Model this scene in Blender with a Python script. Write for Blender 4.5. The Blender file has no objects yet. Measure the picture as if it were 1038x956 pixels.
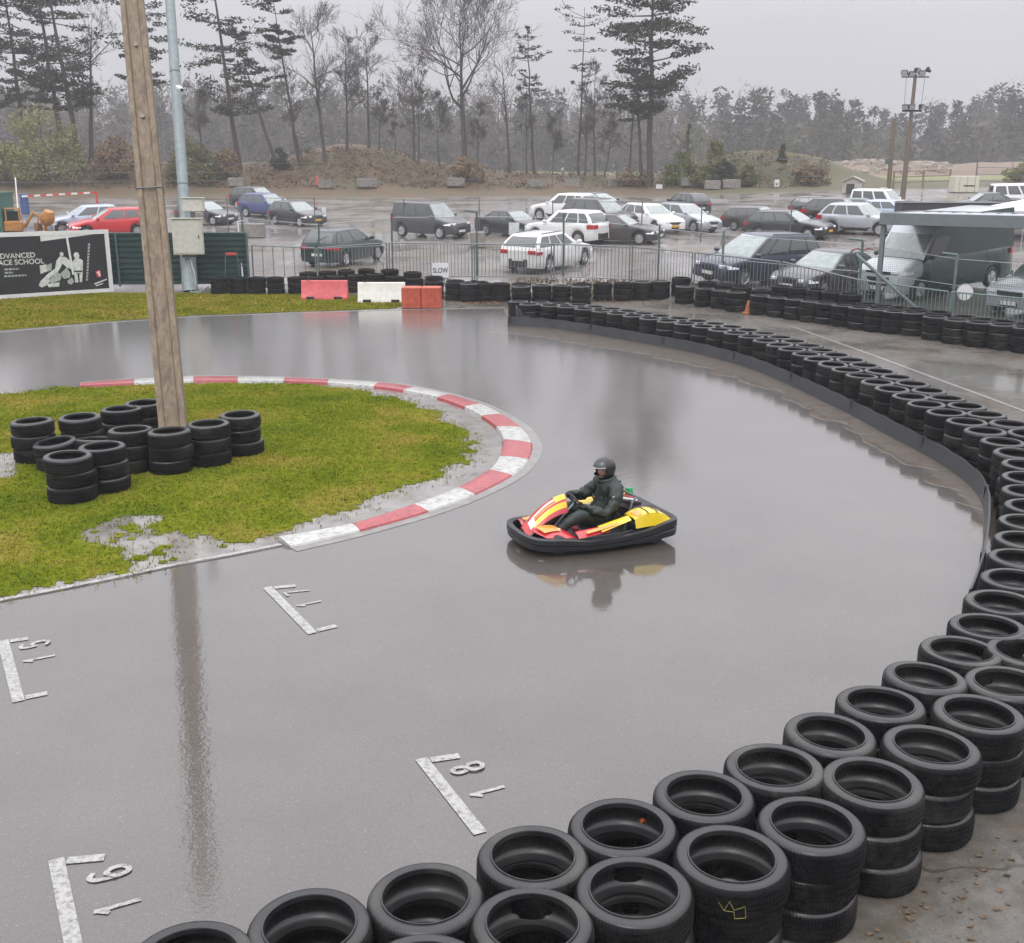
import bpy, math, random
import numpy as np
from mathutils import Vector, Matrix, noise

random.seed(7)
R = math.radians
scene = bpy.context.scene
COL = scene.collection

# ------------------------------------------------------------------ camera model (used to place things on the ground)
FPX, CX, CY, CAMH = 1110.0, 519.0, 478.0, 4.2
TH = math.atan(300 / 1110)


def smooth(a, b, x):
    if a == b:
        return 0.0 if x < a else 1.0
    t = min(1.0, max(0.0, (x - a) / (b - a)))
    return t * t * (3 - 2 * t)


def interp(x, pts):
    if x <= pts[0][0]:
        return pts[0][1]
    for (x0, y0), (x1, y1) in zip(pts, pts[1:]):
        if x <= x1:
            return y0 + (y1 - y0) * (x - x0) / (x1 - x0)
    return pts[-1][1]


FAR_LINE = [(-60, 41.5), (-10, 40.2), (-1, 38.2), (3, 37.6), (5.5, 36.9), (7, 35.2), (8.6, 32.8), (10, 30.5), (12.3, 27.3), (16, 23.5), (40, 8)]
BUMPS = [(-15, 106, 7, 6, 2.7), (-8, 104, 9, 5, 1.2), (-38, 104, 16, 6, 2.2), (-62, 104, 16, 8, 2.6), (-24, 112, 10, 8, 1.2),
         (3, 104, 9, 4, .9), (21, 103, 6.0, 5, 2.7), (28, 105, 5, 5, 1.8), (13, 108, 6, 5, .8)]


def terrain(x, y):
    d = y - interp(x, FAR_LINE)
    right = smooth(6, 12, x)
    z = 0.0
    if d > .5:
        z += (0.42 - 0.3 * right) * smooth(.5, 3.5, d)
    dd = max(0.0, d - 1.0 - 4 * right)
    z += .043 * min(dd, 75) + .012 * max(0, dd - 75)
    for bx, by, sx, sy, h in BUMPS:
        e = ((x - bx) / sx) ** 2 + ((y - by) / sy) ** 2
        if e < 12:
            z += h * math.exp(-e)
    return z


CT, ST = math.cos(TH), math.sin(TH)


def ray(px, py):
    u = (px - CX) / FPX
    v = (py - CY) / FPX
    return Vector((u, CT - v * ST, -ST - v * CT))


def G(px, py, z=None):
    """photo pixel -> point on the ground (or on the plane z)"""
    d = ray(px, py)
    if z is not None:
        t = (z - CAMH) / d.z
        return Vector((d.x * t, d.y * t, z))
    lo = 1.0
    t = 1.0
    while t < 600:
        p = d * t
        if CAMH + p.z < terrain(p.x, p.y):
            break
        lo = t
        t += .5 if t < 130 else 3
    hi = t
    for _ in range(30):
        m = (lo + hi) / 2
        p = d * m
        if CAMH + p.z < terrain(p.x, p.y):
            hi = m
        else:
            lo = m
    p = d * hi
    return Vector((p.x, p.y, terrain(p.x, p.y)))


def AT(px, py, Z):
    """photo pixel at depth Z along the view axis"""
    p = ray(px, py) * Z
    return Vector((p.x, p.y, CAMH + p.z))


def depth(p):
    return p.y * CT - (p.z - CAMH) * ST


# ------------------------------------------------------------------ scene helpers
def link(o, parent=None):
    COL.objects.link(o)
    if parent is not None:
        o.parent = parent
    return o


def tag(o, label=None, cat=None, group=None, kind=None):
    if label:
        o['label'] = label
    if cat:
        o['category'] = cat
    if group:
        o['group'] = group
    if kind:
        o['kind'] = kind
    return o


def empty(name, loc=(0, 0, 0), rz=0, label=None, cat=None, group=None):
    o = bpy.data.objects.new(name, None)
    o.empty_display_size = .2
    COL.objects.link(o)
    o.location = loc
    o.rotation_euler = (0, 0, rz)
    return tag(o, label, cat, group)


def copy_tree(o, parent=None):
    c = o.copy()
    COL.objects.link(c)
    if parent is not None:
        c.parent = parent
    for ch in list(o.children):
        copy_tree(ch, c)
    return c


class MB:
    def __init__(s):
        s.v, s.f, s.m = [], [], []

    def add(s, vs, fs, mi=0):
        o = len(s.v)
        s.v += [tuple(v) for v in vs]
        s.f += [tuple(i + o for i in f) for f in fs]
        s.m += [mi] * len(fs)
        return s

    def box(s, c, size, rot=None, mi=0, taper=1.0, bev=0.0):
        hx, hy, hz = size[0] / 2, size[1] / 2, size[2] / 2
        if bev > 0:
            b = min(bev, hx * .9, hy * .9, hz * .9)
            vs = []
            for z, k in ((-hz, b), (-hz + b, 0), (hz - b, 0), (hz, b)):
                for sx, sy in ((-1, -1), (1, -1), (1, 1), (-1, 1)):
                    a = hx - k
                    c2 = hy - k
                    # two verts per corner, chamfered
                    kk = b if k == 0 else b * .6
                    if sx * sy > 0:
                        vs.append((sx * (a), sy * (c2 - kk), z))
                        vs.append((sx * (a - kk), sy * c2, z))
                    else:
                        vs.append((sx * (a - kk), sy * c2, z))
                        vs.append((sx * a, sy * (c2 - kk), z))
            n = 8
            fs = [tuple(reversed(range(n))), tuple(range(3 * n, 4 * n))]
            for l in range(3):
                for i in range(n):
                    j = (i + 1) % n
                    fs.append((l * n + i, l * n + j, (l + 1) * n + j, (l + 1) * n + i))
        else:
            vs = []
            for z in (-hz, hz):
                t = taper if z > 0 else 1
                vs += [(-hx * t, -hy * t, z), (hx * t, -hy * t, z), (hx * t, hy * t, z), (-hx * t, hy * t, z)]
            fs = [(3, 2, 1, 0), (4, 5, 6, 7), (0, 1, 5, 4), (1, 2, 6, 5), (2, 3, 7, 6), (3, 0, 4, 7)]
        M = rot if rot is not None else Matrix.Identity(3)
        C = Vector(c)
        return s.add([C + M @ Vector(v) for v in vs], fs, mi)

    def tube(s, pts, rad, n=6, mi=0, cap=True):
        pts = [Vector(p) for p in pts]
        if not isinstance(rad, (list, tuple)):
            rad = [rad] * len(pts)
        vs, fs = [], []
        prev = None
        for i, p in enumerate(pts):
            a = pts[max(0, i - 1)]
            b = pts[min(len(pts) - 1, i + 1)]
            t = (b - a)
            if t.length < 1e-9:
                t = Vector((0, 0, 1))
            t.normalize()
            if prev is None:
                u = t.cross(Vector((0, 0, 1)))
                if u.length < .1:
                    u = t.cross(Vector((0, 1, 0)))
            else:
                u = prev - t * prev.dot(t)
                if u.length < 1e-4:
                    u = t.cross(Vector((.3, 1, .2)))
            u.normalize()
            prev = u
            w = t.cross(u)
            for k in range(n):
                an = 2 * math.pi * k / n
                vs.append(p + (u * math.cos(an) + w * math.sin(an)) * rad[i])
        for i in range(len(pts) - 1):
            for k in range(n):
                j = (k + 1) % n
                fs.append((i * n + k, i * n + j, (i + 1) * n + j, (i + 1) * n + k))
        if cap:
            fs.append(tuple(reversed(range(n))))
            fs.append(tuple(range((len(pts) - 1) * n, len(pts) * n)))
        return s.add(vs, fs, mi)

    def lathe(s, prof, n=24, M=None, mi=0, closed=False):
        vs, fs = [], []
        for r, z in prof:
            for k in range(n):
                a = 2 * math.pi * k / n
                vs.append(Vector((r * math.cos(a), r * math.sin(a), z)))
        m = len(prof)
        for i in range(m if closed else m - 1):
            i2 = (i + 1) % m
            for k in range(n):
                j = (k + 1) % n
                fs.append((i * n + k, i * n + j, i2 * n + j, i2 * n + k))
        if not closed:
            fs.append(tuple(reversed(range(n))))
            fs.append(tuple(range((m - 1) * n, m * n)))
        if M is not None:
            vs = [M @ v for v in vs]
        return s.add(vs, fs, mi)

    def grid(s, fn, nu, nv, mi=0):
        vs = [fn(i / nu, j / nv) for i in range(nu + 1) for j in range(nv + 1)]
        fs = []
        for i in range(nu):
            for j in range(nv):
                a = i * (nv + 1) + j
                fs.append((a, a + 1, a + nv + 2, a + nv + 1))
        return s.add(vs, fs, mi)

    def prism(s, poly, fn_lo, fn_hi, mi=0):
        n = len(poly)
        vs = [fn_lo(*p) for p in poly] + [fn_hi(*p) for p in poly]
        fs = [tuple(reversed(range(n))), tuple(range(n, 2 * n))]
        for i in range(n):
            j = (i + 1) % n
            fs.append((i, j, n + j, n + i))
        return s.add(vs, fs, mi)

    def mesh(s, name):
        me = bpy.data.meshes.new(name)
        me.from_pydata(s.v, [], s.f)
        me.polygons.foreach_set('material_index', s.m)
        return me

    def build(s, name, mats, parent=None, smooth_angle=None, loc=None):
        me = s.mesh(name)
        for m in (mats if isinstance(mats, (list, tuple)) else [mats]):
            me.materials.append(m)
        if smooth_angle is not None:
            me.shade_smooth()
            me.set_sharp_from_angle(angle=R(smooth_angle))
        me.update()
        o = bpy.data.objects.new(name, me)
        link(o, parent)
        if loc is not None:
            o.location = loc
        return o


def recentre(o):
    """move a top-level mesh's origin to its base centre"""
    me = o.data
    n = len(me.vertices)
    a = np.empty(n * 3, 'f')
    me.vertices.foreach_get('co', a)
    a = a.reshape(-1, 3)
    c = Vector((float(a[:, 0].mean()), float(a[:, 1].mean()), float(a[:, 2].min())))
    me.transform(Matrix.Translation(-c))
    o.location = c
    return o


# ------------------------------------------------------------------ materials
class NT:
    def __init__(s, name):
        s.m = bpy.data.materials.new(name)
        s.m.use_nodes = True
        s.t = s.m.node_tree
        s.b = s.t.nodes['Principled BSDF']
        s.out = s.t.nodes['Material Output']

    def n(s, typ, **kw):
        nd = s.t.nodes.new(typ)
        for k, v in kw.items():
            if k.startswith('i_'):
                k2 = k[2:]
                k2 = int(k2) if k2.isdigit() else k2.replace('_', ' ')
                nd.inputs[k2].default_value = v
            else:
                setattr(nd, k, v)
        return nd

    def l(s, a, b):
        s.t.links.new(a, b)

    def noise(s, vec, scale, detail=4, rough=.55, dist=0):
        nd = s.n('ShaderNodeTexNoise')
        nd.inputs['Scale'].default_value = scale
        nd.inputs['Detail'].default_value = detail
        nd.inputs['Roughness'].default_value = rough
        nd.inputs['Distortion'].default_value = dist
        if vec is not None:
            s.l(vec, nd.inputs['Vector'])
        return nd.outputs['Fac']

    def ramp(s, fac, stops):
        nd = s.n('ShaderNodeValToRGB')
        e = nd.color_ramp.elements
        while len(e) < len(stops):
            e.new(.5)
        for k, (p, c) in enumerate(stops):
            e[k].position = p
            if not isinstance(c, (tuple, list)):
                c = (c, c, c)
            e[k].color = (*c, 1)
        s.l(fac, nd.inputs['Fac'])
        return nd.outputs['Color']

    def mix(s, fac, a, b, blend='MIX'):
        nd = s.n('ShaderNodeMix', data_type='RGBA', blend_type=blend)
        for sock, v in ((nd.inputs[0], fac), (nd.inputs[6], a), (nd.inputs[7], b)):
            if isinstance(v, bpy.types.NodeSocket):
                s.l(v, sock)
            elif isinstance(v, (tuple, list)):
                sock.default_value = (*v, 1)
            elif sock.type == 'RGBA':
                sock.default_value = (v, v, v, 1)
            else:
                sock.default_value = v
        return nd.outputs[2]

    def math(s, op, a, b=0.0, clamp=False):
        nd = s.n('ShaderNodeMath', operation=op, use_clamp=clamp)
        for i, v in ((0, a), (1, b)):
            if isinstance(v, bpy.types.NodeSocket):
                s.l(v, nd.inputs[i])
            else:
                nd.inputs[i].default_value = v
        return nd.outputs[0]

    def bump(s, h, strength, dist, normal=None):
        nd = s.n('ShaderNodeBump')
        nd.inputs['Strength'].default_value = strength
        nd.inputs['Distance'].default_value = dist
        s.l(h, nd.inputs['Height'])
        if normal is not None:
            s.l(normal, nd.inputs['Normal'])
        return nd.outputs['Normal']

    def pos(s):
        return s.n('ShaderNodeNewGeometry').outputs['Position']

    def obj(s):
        return s.n('ShaderNodeTexCoord').outputs['Object']

    def set(s, **kw):
        for k, v in kw.items():
            sock = s.b.inputs[k.replace('_', ' ')]
            if isinstance(v, bpy.types.NodeSocket):
                s.l(v, sock)
            elif isinstance(v, (tuple, list)) and len(v) == 3:
                sock.default_value = (*v, 1)
            else:
                sock.default_value = v
        return s.m


_cache = {}


def plain(name, col, rough=.5, metal=0, var=.18, scale=6, coat=0, bump=0, spec=.5):
    """painted / moulded surface with a little uneven wear"""
    key = (name, tuple(col), rough)
    if key in _cache:
        return _cache[key]
    t = NT(name)
    v = t.noise(t.obj(), scale, 5, .6)
    c = t.ramp(v, [(.3, tuple(x * (1 - var) for x in col)), (.7, tuple(min(1, x * (1 + var)) for x in col))])
    rr = t.ramp(v, [(.3, max(.02, rough * .8)), (.7, min(1, rough * 1.2))])
    t.set(Base_Color=c, Roughness=rr, Metallic=metal, Coat_Weight=coat, Coat_Roughness=.06, Specular_IOR_Level=spec)
    if bump:
        t.set(Normal=t.bump(t.noise(t.obj(), scale * 8, 3), .4, bump))
    _cache[key] = t.m
    return t.m


def sep(t, v):
    nd = t.n('ShaderNodeSeparateXYZ')
    t.l(v, nd.inputs[0])
    return nd.outputs


def m_track(mud=False):
    t = NT('muddy_water' if mud else 'wet_asphalt')
    p = t.pos()
    grain = t.noise(p, 90, 3, .7)
    fine = t.noise(p, 260, 2, .6)
    patch = t.noise(p, .55, 5, .6)
    big = t.noise(p, .16, 3, .5)
    c = t.ramp(patch, [(.3, (.040, .031, .025)), (.7, (.062, .050, .041))])
    c = t.mix(.8, c, t.ramp(grain, [(.3, .35), (.5, .95), (.72, 1.75)]), 'MULTIPLY')
    vor = t.n('ShaderNodeTexVoronoi')
    vor.inputs['Scale'].default_value = 55
    t.l(p, vor.inputs['Vector'])
    chips = t.ramp(vor.outputs['Distance'], [(.10, 1.0), (.17, 0.0)])
    sparse = t.ramp(t.noise(p, 21, 2), [(.52, 0.0), (.64, .9)])
    c = t.mix(t.mix(1, chips, sparse, 'MULTIPLY'), c, (.42, .40, .38))
    if mud:
        c = t.ramp(t.noise(p, 3, 5, .7), [(.3, (.046, .031, .018)), (.7, (.105, .074, .045))])
    # deeper standing water where the surface is low
    xyz = sep(t, p)
    far = t.ramp(t.math('MULTIPLY', xyz[1], 1 / 40), [(.12, 0.0), (.42, 1.0)])
    wet = t.math('ADD', t.math('MULTIPLY', far, .42), t.math('MULTIPLY', t.math('ADD', t.math('MULTIPLY', big, .6), t.math('MULTIPLY', patch, .4)), .95), True)
    wetm = t.ramp(wet, [(.32, 0.0), (.72, 1.0)])
    rip1 = t.noise(p, 7, 2, .6)
    rip2 = t.noise(p, 24, 2, .65)
    hh = t.math('ADD', t.math('MULTIPLY', rip1, .7), t.math('MULTIPLY', rip2, .75))
    hh = t.math('ADD', hh, t.math('MULTIPLY', grain, t.ramp(wetm, [(0, .22), (.8, .03)])))
    nrm_c = t.bump(hh, .5, .0017)
    nrm_b = t.bump(t.math('ADD', grain, t.math('MULTIPLY', fine, .6)), .6, .004)
    cw = t.ramp(wetm, [(0, .85), (1, 1.0)])
    cr = t.ramp(wetm, [(0, .06), (.6, .038), (1, .034)])
    far2 = t.ramp(t.math('MULTIPLY', xyz[1], 1 / 40), [(.36, 0.0), (.70, .12)])
    cr = t.math('ADD', cr, far2)
    t.set(Base_Color=c, Roughness=.55, Normal=nrm_b, Coat_Weight=cw, Coat_Roughness=cr, Coat_IOR=1.76)
    t.l(nrm_c, t.b.inputs['Coat Normal'])
    return t.m


def m_ground():
    """paddock asphalt, car-park, rough grass and field, mixed by place"""
    t = NT('ground_cover')
    p = t.pos()
    x, y, z = sep(t, p)
    n1 = t.noise(p, .5, 6, .65)
    n2 = t.noise(p, 6, 5, .7)
    n3 = t.noise(p, 60, 3, .7)
    # rough asphalt with dirt and leaf litter
    asp = t.ramp(n2, [(.3, (.060, .053, .044)), (.7, (.125, .115, .100))])
    asp = t.mix(.5, asp, t.ramp(n3, [(.3, .5), (.7, 1.5)]), 'MULTIPLY')
    dirt = t.ramp(n2, [(.25, (.040, .030, .019)), (.75, (.095, .070, .044))])
    dm = t.ramp(t.noise(p, .8, 6, .7, .6), [(.50, 0.0), (.60, .85)])
    # fallen leaves gather along the foot of the far barrier
    near = t.mix(dm, asp, dirt)
    cv = t.n('ShaderNodeTexVoronoi', feature='DISTANCE_TO_EDGE')
    cv.inputs['Scale'].default_value = .42
    wob = t.n('ShaderNodeVectorMath', operation='ADD')
    wn_ = t.n('ShaderNodeTexNoise')
    wn_.inputs['Scale'].default_value = 1.6
    t.l(p, wn_.inputs['Vector'])
    t.l(p, wob.inputs[0])
    t.l(wn_.outputs['Color'], wob.inputs[1])
    t.l(wob.outputs[0], cv.inputs['Vector'])
    crack = t.ramp(cv.outputs['Distance'], [(.004, .75), (.012, 0.0)])
    near = t.mix(t.mix(1, crack, t.ramp(t.noise(p, .5, 2), [(.5, 0.0), (.56, 1.0)]), 'MULTIPLY'), near, (.022, .018, .014))
    park = t.ramp(t.noise(p, .35, 6, .7), [(.3, (.12, .105, .095)), (.7, (.21, .19, .175))])
    park = t.mix(.45, park, t.ramp(n3, [(.3, .55), (.7, 1.45)]), 'MULTIPLY')
    soil = t.ramp(t.noise(p, .22, 5, .7, .4), [(.52, 0.0), (.62, .8)])
    park = t.mix(soil, park, (.13, .105, .06))
    pm = t.ramp(t.math('MULTIPLY', t.math('SUBTRACT', y, 36.0), .05), [(.05, 0.0), (.3, 1.0)])
    low = t.mix(pm, near, park)
    bank = t.ramp(t.noise(p, .32, 6, .7), [(.25, (.055, .030, .015)), (.42, (.115, .066, .032)), (.55, (.085, .066, .030)), (.68, (.070, .070, .024)), (.8, (.11, .085, .040))])
    bank = t.mix(.5, bank, t.ramp(t.noise(p, 3, 5, .8), [(.3, .5), (.7, 1.5)]), 'MULTIPLY')
    # greener towards the right-hand mound
    gm = t.ramp(t.math('MULTIPLY', t.math('ADD', x, t.math('MULTIPLY', n1, 12)), 1 / 40), [(.3, 0.0), (.6, .75)])
    bank = t.mix(gm, bank, t.ramp(n1, [(.3, (.045, .055, .014)), (.7, (.085, .072, .026))]))
    edge = t.math('ADD', y, t.math('MULTIPLY', t.math('SUBTRACT', n1, .5), 5))
    em = t.ramp(t.math('MULTIPLY', t.math('SUBTRACT', edge, 88.0), .1), [(.0, 0.0), (.25, 1.0)])
    # the open field right of the mound is short grass
    field = t.ramp(t.noise(p, .12, 5, .6), [(.3, (.10, .115, .03)), (.7, (.17, .17, .055))])
    fm = t.ramp(t.math('MULTIPLY', t.math('SUBTRACT', edge, 120.0), .1), [(.0, 0.0), (.6, 1.0)])
    hi = t.mix(fm, bank, field)
    c = t.mix(em, low, hi)
    # standing water only on the flat hard ground
    wn = t.ramp(t.noise(p, .33, 5, .6, .3), [(.42, 0.0), (.56, 1.0)])
    wet = t.math('MULTIPLY', wn, t.math('SUBTRACT', 1.0, em), True)
    wet = t.math('MAXIMUM', wet, t.math('MULTIPLY', t.math('SUBTRACT', 1.0, em), .25))
    rip = t.noise(p, 12, 3, .6)
    nb = t.bump(t.math('ADD', n3, n2), .5, .012)
    t.set(Base_Color=c, Roughness=.75, Normal=nb, Coat_Weight=wet, Coat_Roughness=.07, Coat_IOR=1.4)
    t.l(t.bump(rip, .4, .004), t.b.inputs['Coat Normal'])
    return t.m


def m_tyre():
    t = NT('wet_rubber')
    o = t.obj()
    oi = t.n('ShaderNodeObjectInfo').outputs['Random']
    v = t.noise(o, 5, 5, .6)
    c = t.ramp(v, [(.3, (.004, .0043, .0048)), (.7, (.012, .0125, .0138))])
    dirt = t.ramp(t.noise(o, 2.2, 5, .7), [(.46, 0.0), (.68, .75)])
    c = t.mix(t.math('MULTIPLY', dirt, oi), c, (.060, .054, .043))
    rr = t.ramp(v, [(.3, .42), (.7, .7)])
    # sipes: fine radial cuts on the tread
    xyz = sep(t, o)
    ang = t.math('ARCTAN2', xyz[1], xyz[0])
    sip = t.math('SINE', t.math('ADD', t.math('MULTIPLY', ang, 95), t.math('MULTIPLY', xyz[2], 60)))
    rad = t.math('SQRT', t.math('ADD', t.math('MULTIPLY', xyz[0], xyz[0]), t.math('MULTIPLY', xyz[1], xyz[1])))
    tm = t.math('GREATER_THAN', rad, .284)
    h = t.math('ADD', t.math('MULTIPLY', t.math('MULTIPLY', sip, tm), .5), t.math('MULTIPLY', t.noise(o, 60, 3), .3))
    # raised rings moulded in the sidewall
    ring = t.math('MULTIPLY', t.math('SINE', t.math('MULTIPLY', rad, 420)), t.math('LESS_THAN', rad, .29))
    h = t.math('ADD', h, t.math('MULTIPLY', ring, .10))
    side_ = t.math('SUBTRACT', 1.0, t.math('GREATER_THAN', rad, .297))
    t.set(Base_Color=c, Roughness=rr, Normal=t.bump(h, .7, .005), Coat_Weight=t.math('ADD', .06, t.math('MULTIPLY', side_, .6)), Coat_Roughness=.22, Specular_IOR_Level=t.math('ADD', .08, t.math('MULTIPLY', side_, .22)))
    return t.m


def m_grass(name, a, b, c3):
    t = NT(name)
    p = t.pos()
    n1 = t.noise(p, .7, 5, .65)
    n2 = t.noise(p, 14, 3, .7)
    c = t.ramp(n1, [(.34, a), (.5, b), (.64, c3)])
    c = t.mix(.6, c, t.ramp(n2, [(.3, .6), (.7, 1.5)]), 'MULTIPLY')
    t.set(Base_Color=c, Roughness=.9, Specular_IOR_Level=.0)
    return t.m


def m_bark(name, a, b, sc=3):
    t = NT(name)
    o = t.obj()
    mp = t.n('ShaderNodeMapping')
    mp.inputs['Scale'].default_value = (6, 6, .7)
    t.l(o, mp.inputs['Vector'])
    v = t.noise(mp.outputs[0], sc, 5, .7)
    t.set(Base_Color=t.ramp(v, [(.3, a), (.7, b)]), Roughness=.85, Normal=t.bump(v, .6, .03), Specular_IOR_Level=.2)
    return t.m


def m_leaf(name, a, b, sc=.5):
    t = NT(name)
    p = t.pos()
    v = t.noise(p, sc, 4, .7)
    w = t.noise(p, 6, 2, .7)
    c = t.mix(.5, t.ramp(v, [(.3, a), (.7, b)]), t.ramp(w, [(.3, .6), (.7, 1.4)]), 'MULTIPLY')
    t.set(Base_Color=c, Roughness=.7, Specular_IOR_Level=.2)
    return t.m


def m_mesh_net(name, col, cover, freq):
    """fine woven wire: thin crossing strands, open between them"""
    t = NT(name)
    o = t.n('ShaderNodeTexCoord').outputs['Object']
    x, y, z = sep(t, o)
    h = t.math('SQRT', t.math('ADD', t.math('MULTIPLY', x, x), t.math('MULTIPLY', y, y)))
    a = t.math('FRACT', t.math('MULTIPLY', h, freq))
    b = t.math('FRACT', t.math('MULTIPLY', z, freq))
    k = 1 - math.sqrt(1 - cover)
    fac = t.math('MAXIMUM', t.math('LESS_THAN', a, k), t.math('LESS_THAN', b, k))
    tr = t.n('ShaderNodeBsdfTransparent')
    ms = t.n('ShaderNodeMixShader')
    t.l(fac, ms.inputs[0])
    t.l(tr.outputs[0], ms.inputs[1])
    t.l(t.b.outputs[0], ms.inputs[2])
    t.l(ms.outputs[0], t.out.inputs['Surface'])
    t.set(Base_Color=col, Roughness=.5)
    return t.m


def m_paint(name, col, metal=0.0):
    """car paint under rain"""
    key = (name, tuple(col))
    if key in _cache:
        return _cache[key]
    t = NT(name)
    o = t.obj()
    v = t.noise(o, 3, 5, .6)
    xyz = sep(t, o)
    grime = t.ramp(t.math('ADD', xyz[2], t.math('MULTIPLY', v, .25)), [(.3, .55 if max(col) > .2 else .18), (.62, 0.0)])
    c = t.mix(grime, col, tuple(.5 * a + .5 * b for a, b in zip(col, (.09, .08, .07))))
    drops = t.noise(o, 55, 2, .5)
    t.set(Base_Color=c, Roughness=.38, Metallic=metal, Coat_Weight=.8, Coat_Roughness=.08, Specular_IOR_Level=.35)
    t.l(t.bump(t.ramp(drops, [(.55, 0.0), (.75, 1.0)]), .25, .004), t.b.inputs['Coat Normal'])
    _cache[key] = t.m
    return t.m


M = {}
M['track'] = m_track()
M['ground'] = m_ground()
M['tyre'] = m_tyre()
M['grass'] = m_grass('wet_grass', (.092, .132, .008), (.150, .178, .012), (.235, .20, .028))
M['turf'] = m_grass('turf_soil', (.075, .10, .008), (.115, .13, .012), (.17, .145, .03))
M['drygrass'] = m_grass('dry_grass', (.10, .085, .03), (.15, .115, .05), (.17, .12, .06))
M['pinebark'] = m_bark('pine_bark', (.05, .04, .035), (.11, .08, .065))
M['bark'] = m_bark('bare_bark', (.055, .045, .04), (.11, .092, .08))
M['needle'] = m_leaf('pine_needles', (.022, .028, .018), (.055, .06, .034))
M['glass'] = None
M['black'] = plain('black_plastic', (.02, .02, .022), .4)
M['rubber'] = plain('rubber_sheet', (.035, .037, .042), .42, var=.35, scale=2, bump=.004)
M['white'] = plain('white_plastic', (.72, .71, .69), .4)
M['steel'] = plain('galvanised_steel', (.36, .38, .39), .42, metal=.5)
M['darksteel'] = plain('weathered_steel', (.11, .12, .125), .5, metal=.3)
M['greenpost'] = plain('green_coated_steel', (.06, .10, .092), .45)
M['concrete'] = plain('wet_concrete', (.22, .205, .185), .6, var=.3, scale=4, bump=.006)
M['chrome'] = plain('alloy', (.55, .56, .58), .3, metal=.9, var=.1)
M['skin'] = plain('skin', (.42, .25, .18), .55, var=.06)


def m_glass():
    t = NT('tinted_glass')
    t.set(Base_Color=(.012, .02, .018), Roughness=.06, Specular_IOR_Level=.9, Coat_Weight=.6, Coat_Roughness=.05)
    return t.m


M['glass'] = m_glass()


def m_wet_sky_glass():
    t = NT('wet_sky_sheen_windscreen')
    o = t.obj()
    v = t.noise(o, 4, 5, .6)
    t.set(Base_Color=t.ramp(v, [(.3, (.12, .155, .145)), (.7, (.24, .285, .27))]), Roughness=.16, Specular_IOR_Level=.9, Coat_Weight=.8, Coat_Roughness=.08)  # wet glass, its base colour paled to carry the sky's reflection
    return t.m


M['wet_skyglass'] = m_wet_sky_glass()

# ------------------------------------------------------------------ sky, sun, air, camera
SUN_EL, SUN_AZ = 52, 200
w = bpy.data.worlds.new("World")
scene.world = w
w.use_nodes = True
nt = w.node_tree
bg = nt.nodes['Background']
bg.inputs['Strength'].default_value = 0.1
sky = nt.nodes.new('ShaderNodeTexSky')
sky.sky_type = 'NISHITA'
sky.sun_disc = False
sky.sun_elevation = R(SUN_EL)
sky.sun_rotation = R(SUN_AZ)
sky.dust_density = 6
sky.air_density = 1
hs = nt.nodes.new('ShaderNodeHueSaturation')
hs.inputs['Saturation'].default_value = .12
nt.links.new(sky.outputs[0], hs.inputs['Color'])
tc = nt.nodes.new('ShaderNodeTexCoord')
sx = nt.nodes.new('ShaderNodeSeparateXYZ')
nt.links.new(tc.outputs['Generated'], sx.inputs[0])
rp = nt.nodes.new('ShaderNodeValToRGB')        # overcast: the cloud deck is brightest overhead
for k, (q, c) in enumerate([(0.0, (.20, .20, .213)), (.12, (.222, .222, .236)), (.40, (.60, .60, .635)), (1.0, (1.22, 1.22, 1.28))]):
    e = rp.color_ramp.elements[k] if k < 2 else rp.color_ramp.elements.new(q)
    e.position = q
    e.color = (*c, 1)
nt.links.new(sx.outputs[2], rp.inputs['Fac'])
cl = nt.nodes.new('ShaderNodeTexNoise')
cl.inputs['Scale'].default_value = 2.2
cl.inputs['Detail'].default_value = 5
nt.links.new(tc.outputs['Generated'], cl.inputs['Vector'])
crp = nt.nodes.new('ShaderNodeValToRGB')
crp.color_ramp.elements[0].position, crp.color_ramp.elements[0].color = .3, (.94, .94, .945, 1)
crp.color_ramp.elements[1].position, crp.color_ramp.elements[1].color = .7, (1.05, 1.05, 1.05, 1)
nt.links.new(cl.outputs['Fac'], crp.inputs['Fac'])
ml = nt.nodes.new('ShaderNodeMix')
ml.data_type, ml.blend_type = 'RGBA', 'MULTIPLY'
ml.inputs[0].default_value = 1
nt.links.new(rp.outputs[0], ml.inputs[6])
nt.links.new(crp.outputs[0], ml.inputs[7])
sc_ = nt.nodes.new('ShaderNodeMix')
sc_.data_type, sc_.blend_type = 'RGBA', 'MULTIPLY'
sc_.inputs[0].default_value = 1
sc_.inputs[7].default_value = (29, 29, 29, 1)
nt.links.new(ml.outputs[2], sc_.inputs[6])
mx = nt.nodes.new('ShaderNodeMix')
mx.data_type = 'RGBA'
mx.inputs[0].default_value = .85
nt.links.new(hs.outputs[0], mx.inputs[6])
nt.links.new(sc_.outputs[2], mx.inputs[7])
nt.links.new(mx.outputs[2], bg.inputs['Color'])

sd = bpy.data.lights.new('sun', 'SUN')
sd.energy = .5
sd.angle = R(25)
sd.color = (1, .97, .93)
so = bpy.data.objects.new('sun', sd)
COL.objects.link(so)
az = R(SUN_AZ)
sdir = Vector((math.sin(az) * math.cos(R(SUN_EL)), math.cos(az) * math.cos(R(SUN_EL)), math.sin(R(SUN_EL))))
so.rotation_euler = sdir.to_track_quat('Z', 'Y').to_euler()
so.location = (0, 0, 60)

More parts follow.
